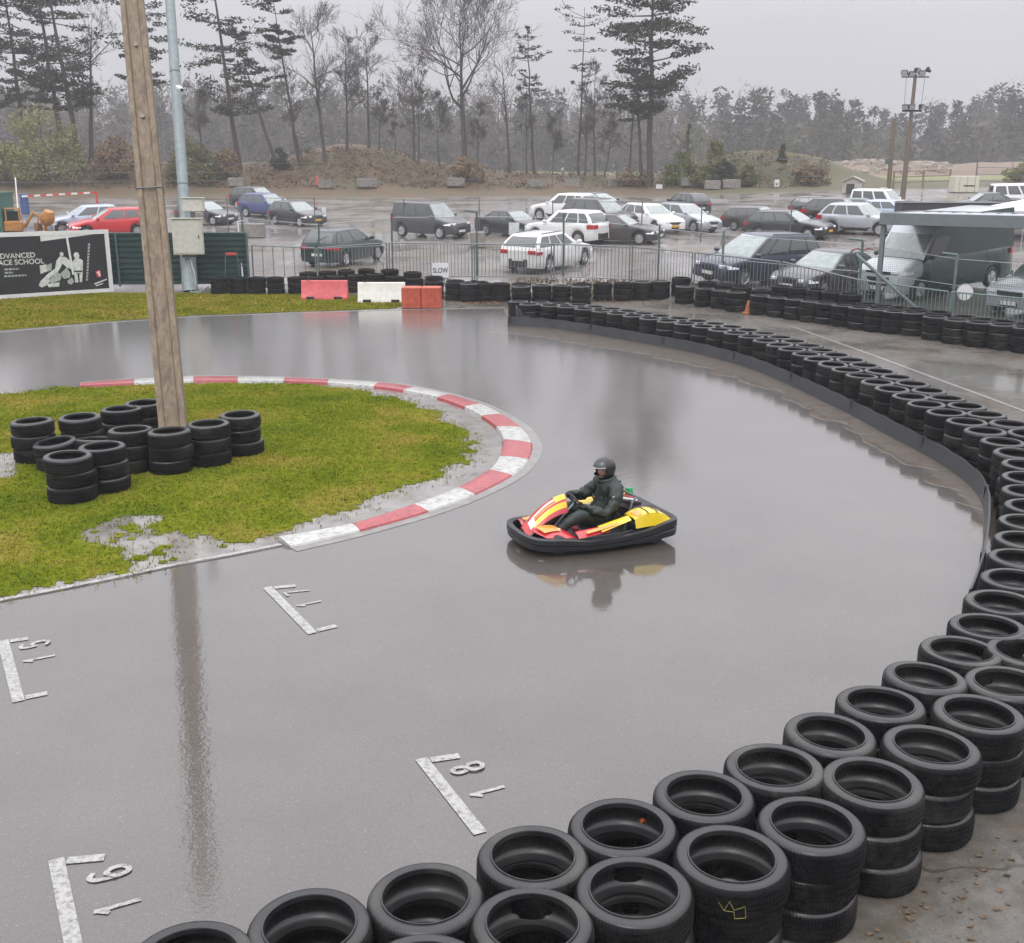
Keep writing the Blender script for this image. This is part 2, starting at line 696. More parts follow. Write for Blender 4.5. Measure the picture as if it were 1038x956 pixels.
cd = bpy.data.cameras.new('camera')
cd.sensor_width = 36
cd.lens = 36 * FPX / 1038
cd.clip_end = 3000
cd.clip_start = .1
co = bpy.data.objects.new('camera', cd)
COL.objects.link(co)
co.location = (0, 0, CAMH)
co.rotation_euler = (math.pi / 2 - TH, 0, 0)
scene.camera = co
vs_ = scene.view_settings
vs_.view_transform = 'Standard'
vs_.look = 'None'
vs_.exposure = 0
vs_.gamma = 1
vs_.use_curve_mapping = False
scene.cycles.use_denoising = True
scene.cycles.max_bounces = 8
scene.cycles.transparent_max_bounces = 24
scene.cycles.volume_bounces = 1
scene.cycles.sample_clamp_indirect = 6
scene.cycles.caustics_reflective = False
scene.cycles.caustics_refractive = False

hz = MB().box((0, 195, 29), (620, 470, 68)).build('haze', [])
tag(hz, 'thin grey rain haze over the whole track', 'haze', kind='stuff')
hm = bpy.data.materials.new('rain_haze')
hm.use_nodes = True
hn = hm.node_tree
for n_ in list(hn.nodes):
    if n_.type == 'BSDF_PRINCIPLED':
        hn.nodes.remove(n_)
pv = hn.nodes.new('ShaderNodeVolumePrincipled')
pv.inputs['Color'].default_value = (.80, .80, .84, 1)
pv.inputs['Density'].default_value = .0010
hn.links.new(pv.outputs[0], hn.nodes['Material Output'].inputs['Volume'])
hz.data.materials.append(hm)

# ------------------------------------------------------------------ ground sheet
def axis(segs):
    out = []
    for a, b, st in segs:
        n = max(1, round((b - a) / st))
        out += [a + (b - a) * i / n for i in range(n)]
    out.append(segs[-1][1])
    return out


gx = axis([(-280, -70, 12), (-70, 45, 1.25), (45, 280, 12)])
gy = axis([(-30, 20, 5), (20, 50, .8), (50, 92, 1.5), (92, 122, 1.0), (122, 405, 12)])
vs = []
for yy in gy:
    for xx in gx:
        z = terrain(xx, yy)
        if yy > 92 and -75 < xx < 40 and yy < 121:
            z += .22 * noise.noise(Vector((xx * .35, yy * .35, 2)))
        vs.append((xx, yy, z))
nx = len(gx)
fs = [(j * nx + i, j * nx + i + 1, (j + 1) * nx + i + 1, (j + 1) * nx + i) for j in range(len(gy) - 1) for i in range(nx - 1)]
gm = MB()
gm.add(vs, fs)
go = gm.build('ground', M['ground'], smooth_angle=180)
tag(go, 'wet paddock, car park and brown grass bank beyond the track', kind='structure')


def poly_sheet(name, pts, z, m, kind='structure', label=None):
    me = bpy.data.meshes.new(name)
    me.from_pydata([(p[0], p[1], z) for p in pts], [], [tuple(range(len(pts)))])
    me.materials.append(m)
    if me.polygons[0].normal.z < 0:
        me.flip_normals()
    if z > .006:
        n_ = len(pts)
        sk = MB().add([(p[0], p[1], z) for p in pts] + [(p[0], p[1], .001) for p in pts], [(i, (i + 1) % n_, n_ + (i + 1) % n_, n_ + i) for i in range(n_)])
        me2 = sk.mesh(name)
        import bmesh
        bm = bmesh.new()
        bm.from_mesh(me)
        bm.from_mesh(me2)
        bmesh.ops.remove_doubles(bm, verts=bm.verts, dist=1e-5)
        bm.to_mesh(me)
        bm.free()
        bpy.data.meshes.remove(me2)
    o = link(bpy.data.objects.new(name, me))
    return tag(o, label, kind=kind)


def px_poly(pts, z=0.0):
    return [tuple(G(a, b, z)[:2]) for a, b in pts]


def catmull(P, per=6, closed=False):
    P = [Vector(p) for p in P]
    n = len(P)
    out = []
    rng = range(n if closed else n - 1)
    for i in rng:
        p0 = P[(i - 1) % n] if (closed or i > 0) else P[0]
        p1 = P[i]
        p2 = P[(i + 1) % n]
        p3 = P[(i + 2) % n] if (closed or i < n - 2) else P[-1]
        for k in range(per):
            t = k / per
            out.append(.5 * ((2 * p1) + (p2 - p0) * t + (2 * p0 - 5 * p1 + 4 * p2 - p3) * t * t + (3 * p1 - p0 - 3 * p2 + p3) * t ** 3))
    if not closed:
        out.append(P[-1])
    return out


def offset2(path, d):
    """offset a 2D path to its right by d"""
    out = []
    for i, p in enumerate(path):
        a = path[max(0, i - 1)]
        b = path[min(len(path) - 1, i + 1)]
        t = (b - a)
        t.normalize()
        out.append(Vector((p.x + t.y * d, p.y - t.x * d)))
    return out


# rows of tyre stacks
INNER = catmull([(-2.3, 4.05), (-1.0, 4.68), (.11, 5.24), (1.16, 5.85), (2.14, 6.6), (3.07, 7.45), (3.93, 8.4), (4.58, 9.41), (5.20, 10.5), (5.75, 11.6),
                 (6.21, 12.63), (6.60, 13.6), (6.83, 14.51), (6.90, 15.6), (6.86, 16.6), (6.72, 18.0), (6.6, 19.4), (6.42, 20.8), (6.25, 22.0),
                 (6.0, 23.5), (5.67, 24.9), (5.2, 26.1), (4.6, 27.3), (3.9, 28.3), (3.1, 29.4), (2.2, 30.6), (1.1, 31.65), (-.11, 32.15)], 6)
BELT_LINE = offset2(INNER, -.40)       # left of the near->far direction is the track side
OUTER = offset2(INNER, .57)

# track: everything on the track side of the barrier
far_edge = px_poly([(510, 313), (400, 315), (200, 321), (100, 328), (0, 337)])
tr = [(p.x, p.y) for p in offset2(INNER, .15)]
tr += far_edge + [(-40, far_edge[-1][1] - 1.5), (-60, 20), (-60, -25), (-2.2, -25)]
poly_sheet('track', tr, .004, M['track'], label='wet asphalt kart track with standing water')
# muddy water collects along the foot of the barrier
mb = MB()
bp = [p for p in offset2(INNER, -.30) if p.y > 10.6]
prev = None
for i, p in enumerate(bp):
    a = bp[max(0, i - 1)]
    b = bp[min(len(bp) - 1, i + 1)]
    t_ = (b - a).normalized()
    nn = Vector((-t_.y, t_.x))
    wd_ = .55 + .45 * noise.noise(Vector((i * .09, 3.3, 0))) + .35 * noise.noise(Vector((i * .45, 7.7, 0))) + .9 * smooth(18, 31, p.y)
    q = p + nn * max(.06, wd_ * smooth(10.8, 14.5, p.y))
    row = [(p.x, p.y, .0072), (q.x, q.y, .0072), (q.x + nn.x * .01, q.y + nn.y * .01, .001)]
    if prev:
        mb.add(prev + row, [(0, 1, 4, 3), (1, 2, 5, 4)])
    prev = row
mo = mb.build('mud_water', m_track(True))
if mo.data.polygons[0].normal.z < 0:
    mo.data.flip_normals()
tag(mo, 'shallow brown water along the foot of the tyre barrier', kind='structure')
# second lane behind the barrier
M['lane'] = M['ground']

# white edge lines
def m_line():
    t = NT('worn_white_line')
    p = t.pos()
    v = t.noise(p, 26, 5, .75)
    c = t.ramp(v, [(.34, (.07, .06, .055)), (.50, (.27, .265, .255)), (.7, (.37, .365, .35))])
    t.set(Base_Color=c, Roughness=.45, Coat_Weight=.8, Coat_Roughness=.08, Normal=t.bump(t.noise(p, 90, 3), .4, .003))
    return t.m


M['line'] = m_line()


def strip(name, path, wd, z, m, label=None):
    path = [Vector((p[0], p[1])) for p in path]
    a = offset2(path, wd / 2)
    b = offset2(path, -wd / 2)
    mb = MB()
    n = len(path)
    mb.add([(p.x, p.y, z) for p in a] + [(p.x, p.y, z) for p in b], [(i, i + 1, n + i + 1, n + i) for i in range(n - 1)])
    for q in (a, b):
        mb.add([(p.x, p.y, z) for p in q] + [(p.x, p.y, .001) for p in q], [(i, i + 1, n + i + 1, n + i) for i in range(n - 1)])
    o = mb.build(name, m)
    for pl in o.data.polygons:
        if pl.normal.z < -.5:
            o.data.flip_normals()
            break
    return tag(o, label, kind='structure')


strip('edge_line', px_poly([(512, 312), (400, 314), (300, 317.5), (200, 321), (100, 328), (0, 337), (-60, 342)]), .10, .010, M['line'], 'white line along the far edge of the track')
strip('edge_line', catmull(px_poly([(-60, 622), (0, 609.5), (60, 598), (120, 586), (180, 573), (235, 563), (285, 553)]), 4), .07, .020, M['line'], 'white line along the near edge of the grass island')
strip('edge_line', catmull(px_poly([(800, 330), (862, 352), (930, 377), (1038, 417), (1120, 450)]), 4), .08, .009, M['line'], 'white line on the lane behind the tyre barrier')

# ------------------------------------------------------------------ kerb round the grass island
OUT_ = [(294.8, 553.7), (365, 537.3), (434.6, 517.8), (481.5, 500.5), (519.7, 481.1), (536, 465), (539.7, 448.6), (529.3, 432.7), (509.3, 419.3), (487.5, 408.8),
        (456, 399.3), (420.3, 391.5), (384.4, 387), (333.6, 384), (289, 382), (241, 381), (196, 381), (136, 383.6), (81, 387.5)]
INN_ = [(281.4, 544.7), (357, 531.3), (418.8, 511.9), (463.6, 494.8), (495, 477), (505.4, 463.2), (509.3, 446.2), (502.4, 433.3), (487.5, 422.3), (470.4, 413.3),
        (442.7, 403.5), (408.3, 396.3), (378.4, 392.4), (332, 388.8), (287, 387), (241, 386.5), (196, 386.8), (136, 389), (81, 391.5)]


def m_kerb(name, c0, c1):
    t = NT(name)
    p = t.pos()
    v = t.noise(p, 7, 6, .75)
    c = t.ramp(v, [(.28, tuple(x * .45 + .05 for x in c0)), (.42, c0), (.7, c1)])
    sc = t.ramp(t.noise(p, 11, 6, .8, .5), [(.36, .22), (.50, 1.0)])
    c = t.mix(.75, c, sc, 'MULTIPLY')
    t.set(Base_Color=c, Roughness=.5, Coat_Weight=.5, Coat_Roughness=.12, Normal=t.bump(v, .4, .01))
    return t.m


M['kred'] = m_kerb('red_kerb_paint', (.30, .028, .034), (.38, .050, .057))
M['kwhite'] = m_kerb('white_kerb_paint', (.36, .355, .335), (.47, .465, .44))
po = catmull([G(a, b, .03)[:2] for a, b in OUT_], 5)
pi_ = catmull([G(a, b, .05)[:2] for a, b in INN_], 5)
kb = MB()
prof = [(0, .006), (.06, .03), (.5, .058), (.9, .07), (.96, .066), (1.0, .0)]
for sgi in range(len(OUT_) - 1):
    i0, i1 = sgi * 5, sgi * 5 + 5
    vs, fs = [], []
    for k in range(6):
        i = i0 + k
        o_, n_ = po[i], pi_[i]
        if k == 5:
            o_ = po[i1 - 1].lerp(po[i1], .985) if i1 < len(po) else po[i]
            n_ = pi_[i1 - 1].lerp(pi_[i1], .985)
        for t_, z_ in prof:
            q = o_.lerp(n_, t_)
            vs.append((q.x, q.y, z_))
    np_ = len(prof)
    for k in range(5):
        for j in range(np_ - 1):
            a = k * np_ + j
            fs.append((a, a + 1, a + np_ + 1, a + np_))
    fs.append(tuple(range(np_)))
    fs.append(tuple(reversed(range(5 * np_, 6 * np_))))
    kb.add(vs, fs, sgi % 2)
ko = kb.build('kerb', [M['kwhite'], M['kred']], smooth_angle=30)
tag(ko, 'curved kerb of red and white painted blocks round the grass island', kind='structure')
# pale concrete border outside the kerb
cen = Vector((-6, 18))
apo = [p + (p - pi_[i]).normalized() * .07 for i, p in enumerate(po)]
strip('kerb_border', [(p.x, p.y) for p in apo], .16, .009, plain('pale_concrete', (.17, .162, .15), .55, var=.35, scale=5, coat=.5), 'pale concrete border outside the kerb')

# ------------------------------------------------------------------ grass island
isl = [(-60, 622), (0, 611), (60, 599.5), (120, 587), (180, 574.5), (235, 564.5), (283, 553)]
isl2 = [(p.x, p.y) for p in pi_]
base = px_poly(isl) + isl2 + px_poly([(0, 398), (-120, 408)]) + [(-24, 20.5), (-24, 11)]


def m_apron():
    t = NT('wet_mud')
    p = t.pos()
    v = t.noise(p, 2.5, 6, .7)
    c = t.ramp(v, [(.3, (.085, .07, .055)), (.55, (.17, .155, .14)), (.75, (.23, .215, .20))])
    c = t.mix(.5, c, t.ramp(t.noise(p, 50, 3, .7), [(.3, .5), (.7, 1.4)]), 'MULTIPLY')
    wt = t.ramp(t.noise(p, 1.3, 4, .6), [(.36, .25), (.5, 1.0)])
    t.set(Base_Color=c, Roughness=.6, Coat_Weight=wt, Coat_Roughness=.06, Coat_IOR=1.4, Normal=t.bump(v, .5, .02))
    t.l(t.bump(t.noise(p, 40, 2), .25, .002), t.b.inputs['Coat Normal'])
    return t.m


M['apron'] = m_apron()
poly_sheet('island_soil', base, .013, M['apron'], label='wet grey mud strip between kerb and grass')
GR = catmull([G(a, b, 0)[:2] for a, b in [(-90, 626), (0, 606), (60, 594), (128, 580), (170, 571), (200, 560), (250, 549), (300, 533), (350, 517), (400, 500), (440, 486), (466, 472), (478, 458),
                                         (474, 443), (452, 428), (420, 412), (380, 400), (330, 392), (262, 389.5), (180, 389.5), (110, 392), (60, 395), (0, 399), (-120, 409)]], 4)
gpoly = [(p.x, p.y) for p in GR] + [(-23.5, 20.4), (-23.5, 10.3)]
PUD = [tuple(G(a, b, 0)[:2]) for a, b in [(72, 541), (110, 528), (150, 527), (195, 537), (215, 552), (190, 566), (165, 571), (128, 577), (118, 562), (92, 552)]]
PUD2 = [tuple(G(a, b, 0)[:2]) for a, b in [(-30, 462), (20, 462), (28, 478), (10, 486), (-30, 490)]]


def inside(x, y, P):
    c = False
    j = len(P) - 1
    for i in range(len(P)):
        xi, yi = P[i]
        xj, yj = P[j]
        if (yi > y) != (yj > y) and x < (xj - xi) * (y - yi) / (yj - yi) + xi:
            c = not c
        j = i
    return c


def grass_edge(x, y):
    """sparse blades straggle over the muddy edge"""
    h = (math.sin(x * 127.1 + y * 311.7) * 43758.5453) % 1.0
    h2 = (math.sin(x * 269.5 + y * 183.3) * 43758.5453) % 1.0
    r = .38 * h * h
    return grass_ok(x + r * math.cos(6.28 * h2), y + r * math.sin(6.28 * h2))


def grass_ok(x, y):
    k = .16 + .10 * noise.noise(Vector((x * .8, y * .8, 0)))
    n1 = noise.noise(Vector((x * 1.6, y * 1.6, 3)))
    n2 = noise.noise(Vector((x * 5, y * 5, 9))) + .6 * noise.noise(Vector((x * 13, y * 13, 4)))
    jx, jy = x + .30 * n1 + .14 * n2, y + .34 * noise.noise(Vector((x * 1.6, y * 1.6, 7))) + .16 * noise.noise(Vector((x * 5, y * 5, 1)))
    if not inside(jx, jy, gpoly):
        return False
    if inside(jx, jy, PUD) and n2 + n1 < .42:
        return False
    if inside(jx, jy, PUD2):
        return False
    return True


def blades(name, test, box, n, h, wd, m, zfn, label, seed):
    rng = random.Random(seed)
    V, F = [], []
    x0, x1, y0, y1 = box
    for _ in range(n):
        x = rng.uniform(x0, x1)
        y = rng.uniform(y0, y1)
        if not test(x, y):
            continue
        z = zfn(x, y)
        d = .75 + .35 * max(0, noise.noise(Vector((x * .9, y * .9, 5))) + .35)
        for b in range(3):
            a = rng.uniform(0, 6.283)
            hh = h * d * rng.uniform(.5, 1.25)
            le = rng.uniform(.3, 1.1) * hh
            ca, sa = math.cos(a), math.sin(a)
            px_, py_ = x + rng.uniform(-.03, .03), y + rng.uniform(-.03, .03)
            o = len(V)
            V += [(px_ - sa * wd, py_ + ca * wd, z), (px_ + sa * wd, py_ - ca * wd, z), (px_ + ca * le, py_ + sa * le, z + hh)]
            F.append((o, o + 1, o + 2))
    me = bpy.data.meshes.new(name)
    me.from_pydata(V, [], F)
    me.materials.append(m)
    o = link(bpy.data.objects.new(name, me))
    return tag(o, label, 'grass', kind='stuff')


blades('grass', grass_edge, (-17, .2, 10.3, 22.6), 170000, .034, .0065, M['grass'], lambda x, y: .015, 'short green grass on the island inside the kerb', 3)
# turf under the blades: cells of the island that carry grass
tm = MB()
st = .09
xx = -23.4
cells = {}
for i in range(int(23.6 / st)):
    for j in range(int(12.6 / st)):
        x, y = -23.4 + i * st, 10.2 + j * st
        if grass_ok(x + st / 2, y + st / 2):
            cells[(i, j)] = (x, y)
for (i, j), (x, y) in cells.items():
    z = .019
    tm.add([(x, y, z), (x + st, y, z), (x + st, y + st, z), (x, y + st, z)], [(0, 1, 2, 3)])
to = tm.build('turf', M['turf'])
tag(to, 'damp turf under the island grass', kind='structure')

# grass strip before the green fence
ver = px_poly([(-80, 345), (0, 335), (100, 326.5), (200, 319.5), (300, 316), (400, 312.5), (420, 305), (400, 299), (330, 296), (232, 294), (110, 296), (0, 304), (-90, 311)])
ver = [(x, y) for x, y in ver]
poly_sheet('verge', ver, .016, M['turf'], label='grass verge between far track edge and green fence')
M['grass2'] = m_grass('verge_grass', (.12, .125, .006), (.18, .165, .010), (.21, .16, .03))
blades('grass', lambda x, y: inside(x, y, ver), (-28, -3, 26, 40.5), 70000, .050, .012, M['grass2'], lambda x, y: .016, 'yellowish grass on the verge before the green fence', 4)
# dry grass along the foot of the railings
blades('grass', lambda x, y: .3 < y - interp(x, FAR_LINE) < 3.2 and noise.noise(Vector((x * .5, y * .5, 0))) > -.15, (-8, 9, 32, 43), 16000, .09, .02, M['drygrass'],
       lambda x, y: terrain(x, y), 'dry grass at the foot of the railing behind the far tyres', 5)


# ------------------------------------------------------------------ grid boxes with their numbers
def text_mesh(s, size, ext=0.0):
    cu = bpy.data.curves.new('t', 'FONT')
    cu.body = s
    cu.size = size
    cu.extrude = ext
    cu.offset = size * .018
    cu.align_x = 'CENTER'
    cu.align_y = 'CENTER'
    o = bpy.data.objects.new('t', cu)
    COL.objects.link(o)
    dg = bpy.context.evaluated_depsgraph_get()
    me = bpy.data.meshes.new_from_object(o.evaluated_get(dg))
    bpy.data.objects.remove(o)
    return me


def stroke(mb, a, b, wd, z):
    a, b = Vector(a[:2]), Vector(b[:2])
    d = (b - a).normalized()
    n = Vector((-d.y, d.x)) * wd / 2
    mb.add([(*(a - n), z), (*(b - n), z), (*(b + n), z), (*(a + n), z)], [(0, 1, 2, 3)])


DIG = {'1': [[(-.10, .30), (.10, .5), (.10, -.5)]], '7': [[(-.28, .5), (.28, .5), (-.05, -.5)]],
       '5': [[(.26, .5), (-.24, .5), (-.26, .05), (.05, .12), (.27, -.08), (.25, -.34), (.02, -.5), (-.28, -.40)]],
       '6': [[(.22, .42), (0, .5), (-.22, .35), (-.28, -.1), (-.2, -.42), (.03, -.5), (.25, -.36), (.26, -.1), (.03, .06), (-.26, -.1)]],
       '8': [[(0, .03), (.2, .14), (.22, .37), (0, .5), (-.22, .37), (-.2, .14), (0, .03), (.26, -.12), (.26, -.38), (0, -.5), (-.26, -.38), (-.26, -.12), (0, .03)]]}


def grid_box(num, top, bot, tick_top, tick_bot, digs, label):
    mb = MB()
    a, b = G(*top, 0), G(*bot, 0)
    z = .0105
    stroke(mb, a, b, .095, z)
    d = (a - b).normalized()                      # towards the far side of the box
    side = Vector((d.y, -d.x, 0))
    t = G(*tick_top, 0)
    stroke(mb, a - d * .05 + side * .058, t - d * .05, .075, z)
    if tick_bot:
        t = G(*tick_bot, 0)
        stroke(mb, b + d * .05 + side * .058, t + d * .05, .075, z)
    up = -side
    for ch, (px, py), sz in digs:
        c = G(px, py, 0)
        for pl in DIG[ch]:
            P = [c + d * (q[0] * sz * .72) + up * (q[1] * sz) for q in pl]
            if ch in '568':
                P = catmull(P, 4)
            for i in range(len(P) - 1):
                e = (P[i + 1] - P[i]).normalized() * .018
                stroke(mb, P[i] - e, P[i + 1] + e, .034, z + .0002 * i)
    o = mb.build('grid_marking', M['line'])
    tag(o, label, kind='structure')


grid_box('17', (271, 596), (317, 643), (298, 593), (343, 637), [('7', (301, 601), .23), ('1', (314, 613), .23)], 'white grid box marked 17')
grid_box('15', (3, 650), (19, 712), (28, 646), (49, 706), [('5', (36, 654), .23), ('1', (40, 669), .23)], 'white grid box marked 15')
grid_box('16', (57, 872), (80, 985), (105, 866), None, [('6', (111, 887), .23), ('1', (120, 921), .23)], 'white grid box marked 16')
grid_box('18', (427, 770), (487, 846), (463, 764), None, [('8', (474, 780), .23), ('1', (495, 804), .23)], 'white grid box marked 18')

# ------------------------------------------------------------------ tyres
ONES = ['', 'first', 'second', 'third', 'fourth', 'fifth', 'sixth', 'seventh', 'eighth', 'ninth', 'tenth', 'eleventh', 'twelfth', 'thirteenth', 'fourteenth',
        'fifteenth', 'sixteenth', 'seventeenth', 'eighteenth', 'nineteenth']
TENS = {20: ('twentieth', 'twenty'), 30: ('thirtieth', 'thirty'), 40: ('fortieth', 'forty'), 50: ('fiftieth', 'fifty'), 60: ('sixtieth', 'sixty')}


def nth(n):
    if n < 20:
        return ONES[n]
    t = n // 10 * 10
    return TENS[t][0] if n == t else TENS[t][1] + '-' + ONES[n - t]


TH_ = .203                                        # how far the tyres of a stack stand apart
half = [(.225, .090), (.224, .100), (.228, .107), (.235, .108), (.237, .101), (.247, .103), (.270, .1045), (.287, .101), (.298, .091)]
tread = [(.307, .077), (.310, .064), (.302, .062), (.302, .054), (.311, .052), (.312, .022), (.303, .020), (.303, .010), (.312, .008)]
out_up = half + tread
outer = out_up[::-1]
profile = [(r, -z) for r, z in out_up] + [(r, z) for r, z in outer] + [(.222, .080), (.262, .070), (.288, .042), (.294, 0), (.288, -.042), (.262, -.070), (.222, -.080)]
TYRES = []
for q in range(5):
    rg = random.Random(q)
    mb = MB()
    mb.lathe([(r, z + .101) for r, z in profile], 36, closed=True)
    me = mb.mesh('tyre')
    me.materials.append(M['tyre'])
    me.shade_smooth()
    me.set_sharp_from_angle(angle=R(38))
    # worn tyres are never quite round
    a = np.empty(len(me.vertices) * 3, 'f')
    me.vertices.foreach_get('co', a)
    a = a.reshape(-1, 3)
    an = np.arctan2(a[:, 1], a[:, 0])
    ph = rg.uniform(0, 6)
    k = 1 + .010 * np.sin(2 * an + ph) + .004 * np.sin(3 * an + 2 * ph)
    s_ = [.972, 1.0, .99, 1.018, 1.008][q]
    a[:, 0] *= k * s_
    a[:, 1] *= k * s_
    a[:, 2] *= 1.0
    me.vertices.foreach_set('co', a.ravel())
    TYRES.append(me)

spots_t = []                                      # (importance, position, tilt, label, group)
rt = random.Random(11)
LEVEL = ['bottom', 'middle', 'top']


def add_stack(x, y, n, text, group, weights, zb=0.0, wide=1.0, jit=.018, lean=0.0, z0=None):
    for k in range(n):
        lv = 'top' if k == n - 1 else ('bottom' if k == 0 else 'middle')
        p = Vector((x + rt.uniform(-jit, jit), y + rt.uniform(-jit, jit), zb + k * TH_))
        d = depth(p)
        tilt = (rt.gauss(0, .012) + (lean if k == n - 1 else 0), rt.gauss(0, .012), rt.uniform(0, 6.28))
        spots_t.append((weights[k] / d ** 2, p, tilt, (lv + ' tyre of ' + text), group, wide))


def walk(path, step, start=0.0):
    out = []
    acc = -start
    for a, b in zip(path, path[1:]):
        L = (b - a).length
        while acc <= L:
            if acc >= 0:
                out.append(a.lerp(b, acc / L))
            acc += step
        acc -= L
    return out


NI = [(-2.05, 4.2), (-1.52, 4.42), (-1.0, 4.68), (-.44, 4.91), (.11, 5.24), (.64, 5.51), (1.16, 5.85), (1.64, 6.16), (2.14, 6.62), (2.62, 7.04), (3.07, 7.45), (3.51, 7.93), (3.93, 8.4)]
NO = [(-.93, 4.08), (-.40, 4.32), (.11, 4.68), (.64, 4.93), (1.21, 5.24), (1.71, 5.56), (2.23, 5.99), (2.73, 6.43), (3.23, 6.89), (3.64, 7.36), (4.02, 7.89)]
wi = [p for p in walk(INNER, .655, .0) if p.y > 8.4 + .3]
k0 = min(range(len(INNER)), key=lambda i: (INNER[i] - Vector(NI[-1])).length)
wi = [p for p in walk(INNER[k0:], .655) if (p - Vector(NI[-1])).length > .6]
inn = [Vector(p) for p in NI] + wi
k0 = min(range(len(OUTER)), key=lambda i: (OUTER[i] - Vector(NO[-1])).length)
out_ = [Vector(p) for p in NO] + [p for p in walk(OUTER[k0:], .657) if (p - Vector(NO[-1])).length > .6]
NEARY = 12.0
ni = sum(1 for p in inn if p.y <= NEARY)
no = sum(1 for p in out_ if p.y <= NEARY)
for i, p in enumerate(inn):
    near = p.y <= NEARY
    if near:
        txt = 'the %s stack of the track-side row from the photo bottom' % nth(i + 1)
        wts = [.02, .12, 1.0]
    else:
        txt = "the %s stack in the track-side row from the barrier's far end" % nth(len(inn) - i)
        wts = [.05, .6, 1.0]
    add_stack(p.x, p.y, 3, txt, 'tyres of the barrier round the bend', wts)
for i, p in enumerate(out_):
    near = p.y <= NEARY
    if near:
        txt = 'the %s stack in the paddock-side row from the photo bottom' % nth(i + 1)
        wts = [.7, .9, 1.2]
        if i < 3:
            wts = [.05, .3, 1.2]
        if p.y > 9.5:
            wts = [.1, .3, 1]
    else:
        txt = "the %s stack in the paddock-side row from the barrier's far end" % nth(len(out_) - i)
        wts = [.003, .02, .75]
    add_stack(p.x, p.y, 3, txt, 'tyres of the barrier round the bend', wts)
# the heap of stacks round the foot of the leaning pole
PILE = [((33, 427), 3, 'the leftmost stack on the grass island'), ((82, 423), 3, 'the stack second from left in the back of the island pile'),
        ((122, 415), 3, 'the stack left of the pole foot, third from left at the back'), ((147, 409), 3, 'the rearmost stack half hidden behind the pole foot'),
        ((57, 448), 2, 'the low stack with a sagging top tyre in the island pile'), ((97, 446), 2, 'the low stack squeezed in the middle of the island pile'),
        ((104, 453), 3, 'the stack just behind the front stack of the island pile'), ((70, 462), 3, 'the frontmost stack of the island pile'),
        ((131, 436), 3, 'the stack touching the left of the stack before the pole'), ((172, 437), 3, 'the stack directly before the foot of the leaning pole'),
        ((211, 430), 3, 'the stack just right of the pole foot'), ((243, 421), 3, 'the rightmost stack of the island pile')]
for (px, py), n, txt in PILE:
    p = G(px, py, n * TH_)
    add_stack(p.x, p.y, n, txt, 'tyres piled round the pole', [.9, .9, 1.0][:n] if n == 3 else [.6, 1.0], .015, 1.03, .02, lean=.10 if n == 2 else 0)
# the far barrier before the railing
FARB = [(222, 281), (241, 281), (260, 281), (279, 281), (300, 281), (320, 281), (340, 281), (360, 281), (380, 281), (400, 282), (420, 283), (440, 285), (461, 286.5), (475, 287.5), (490, 287), (508, 287), (528.5, 290), (549, 289), (569, 289), (589, 290), (611, 287), (632, 287), (651, 287), (670, 287),
        (694, 290), (715, 292), (731, 294), (746, 296), (771, 299), (788, 301), (806, 303), (822, 305), (838, 307), (855, 309.3), (872, 311.5), (889, 313.5),
        (907, 315.3), (926.6, 317), (948, 320.7), (970, 324), (993, 326.5), (1017, 329), (1041, 332), (1066, 336)]
fb = [G(a, b, 3 * TH_) for a, b in FARB]
fb = [Vector((p.x, p.y)) for p in fb]
for i, p in enumerate(fb):
    add_stack(p.x, p.y, 3, 'the %s stack of the far barrier from its left end' % nth(i + 1), 'tyres of the far barrier', [.6, .6, .65], terrain(p.x, p.y), 1.06)
fb2 = offset2(fb, -.62)
for i, p in enumerate(fb2):
    if 8 < i < 14 or i > 23 or rt.random() < .6:
        q = p + (fb[min(i + 1, len(fb) - 1)] - fb[i]) * .45
        n = 4 if 28 <= i <= 32 else 3
        add_stack(q.x, q.y, n, 'the %s stack in the rear row of the far barrier' % nth(i + 1), 'tyres of the far barrier', [.001, .001, .2, .3][:n], terrain(q.x, q.y), 1.06)
spots_t.sort(key=lambda s: -s[0])
rest = MB()
TY = {}
for i, (wgt, p, tilt, label, group, wide) in enumerate(spots_t):
    me = TYRES[rt.randrange(5)]
    if i < 298:
        o = link(bpy.data.objects.new('tyre', me))
        o.location = p
        o.rotation_euler = tilt
        o.scale = (wide, wide, 1)
        tag(o, ('black ' + label) if len(label.split()) < 15 else label, 'tyre', group)
        TY[label] = o
    else:
        key = me.name
        if key not in TY:
            a = np.empty(len(me.vertices) * 3, 'f')
            me.vertices.foreach_get('co', a)
            TY[key] = ([Vector(v) for v in a.reshape(-1, 3).tolist()], [tuple(f.vertices) for f in me.polygons])
        vs, fs = TY[key]
        from mathutils import Euler
        Mx = Euler(tilt).to_matrix() @ Matrix.Diagonal((wide, wide, 1))
        rest.add([Mx @ v + p for v in vs], fs)
print('TYRES', len(spots_t))
ro = rest.build('tyres', M['tyre'], smooth_angle=38)
tag(ro, 'remaining black tyres stacked in the barriers', 'tyres', kind='stuff')

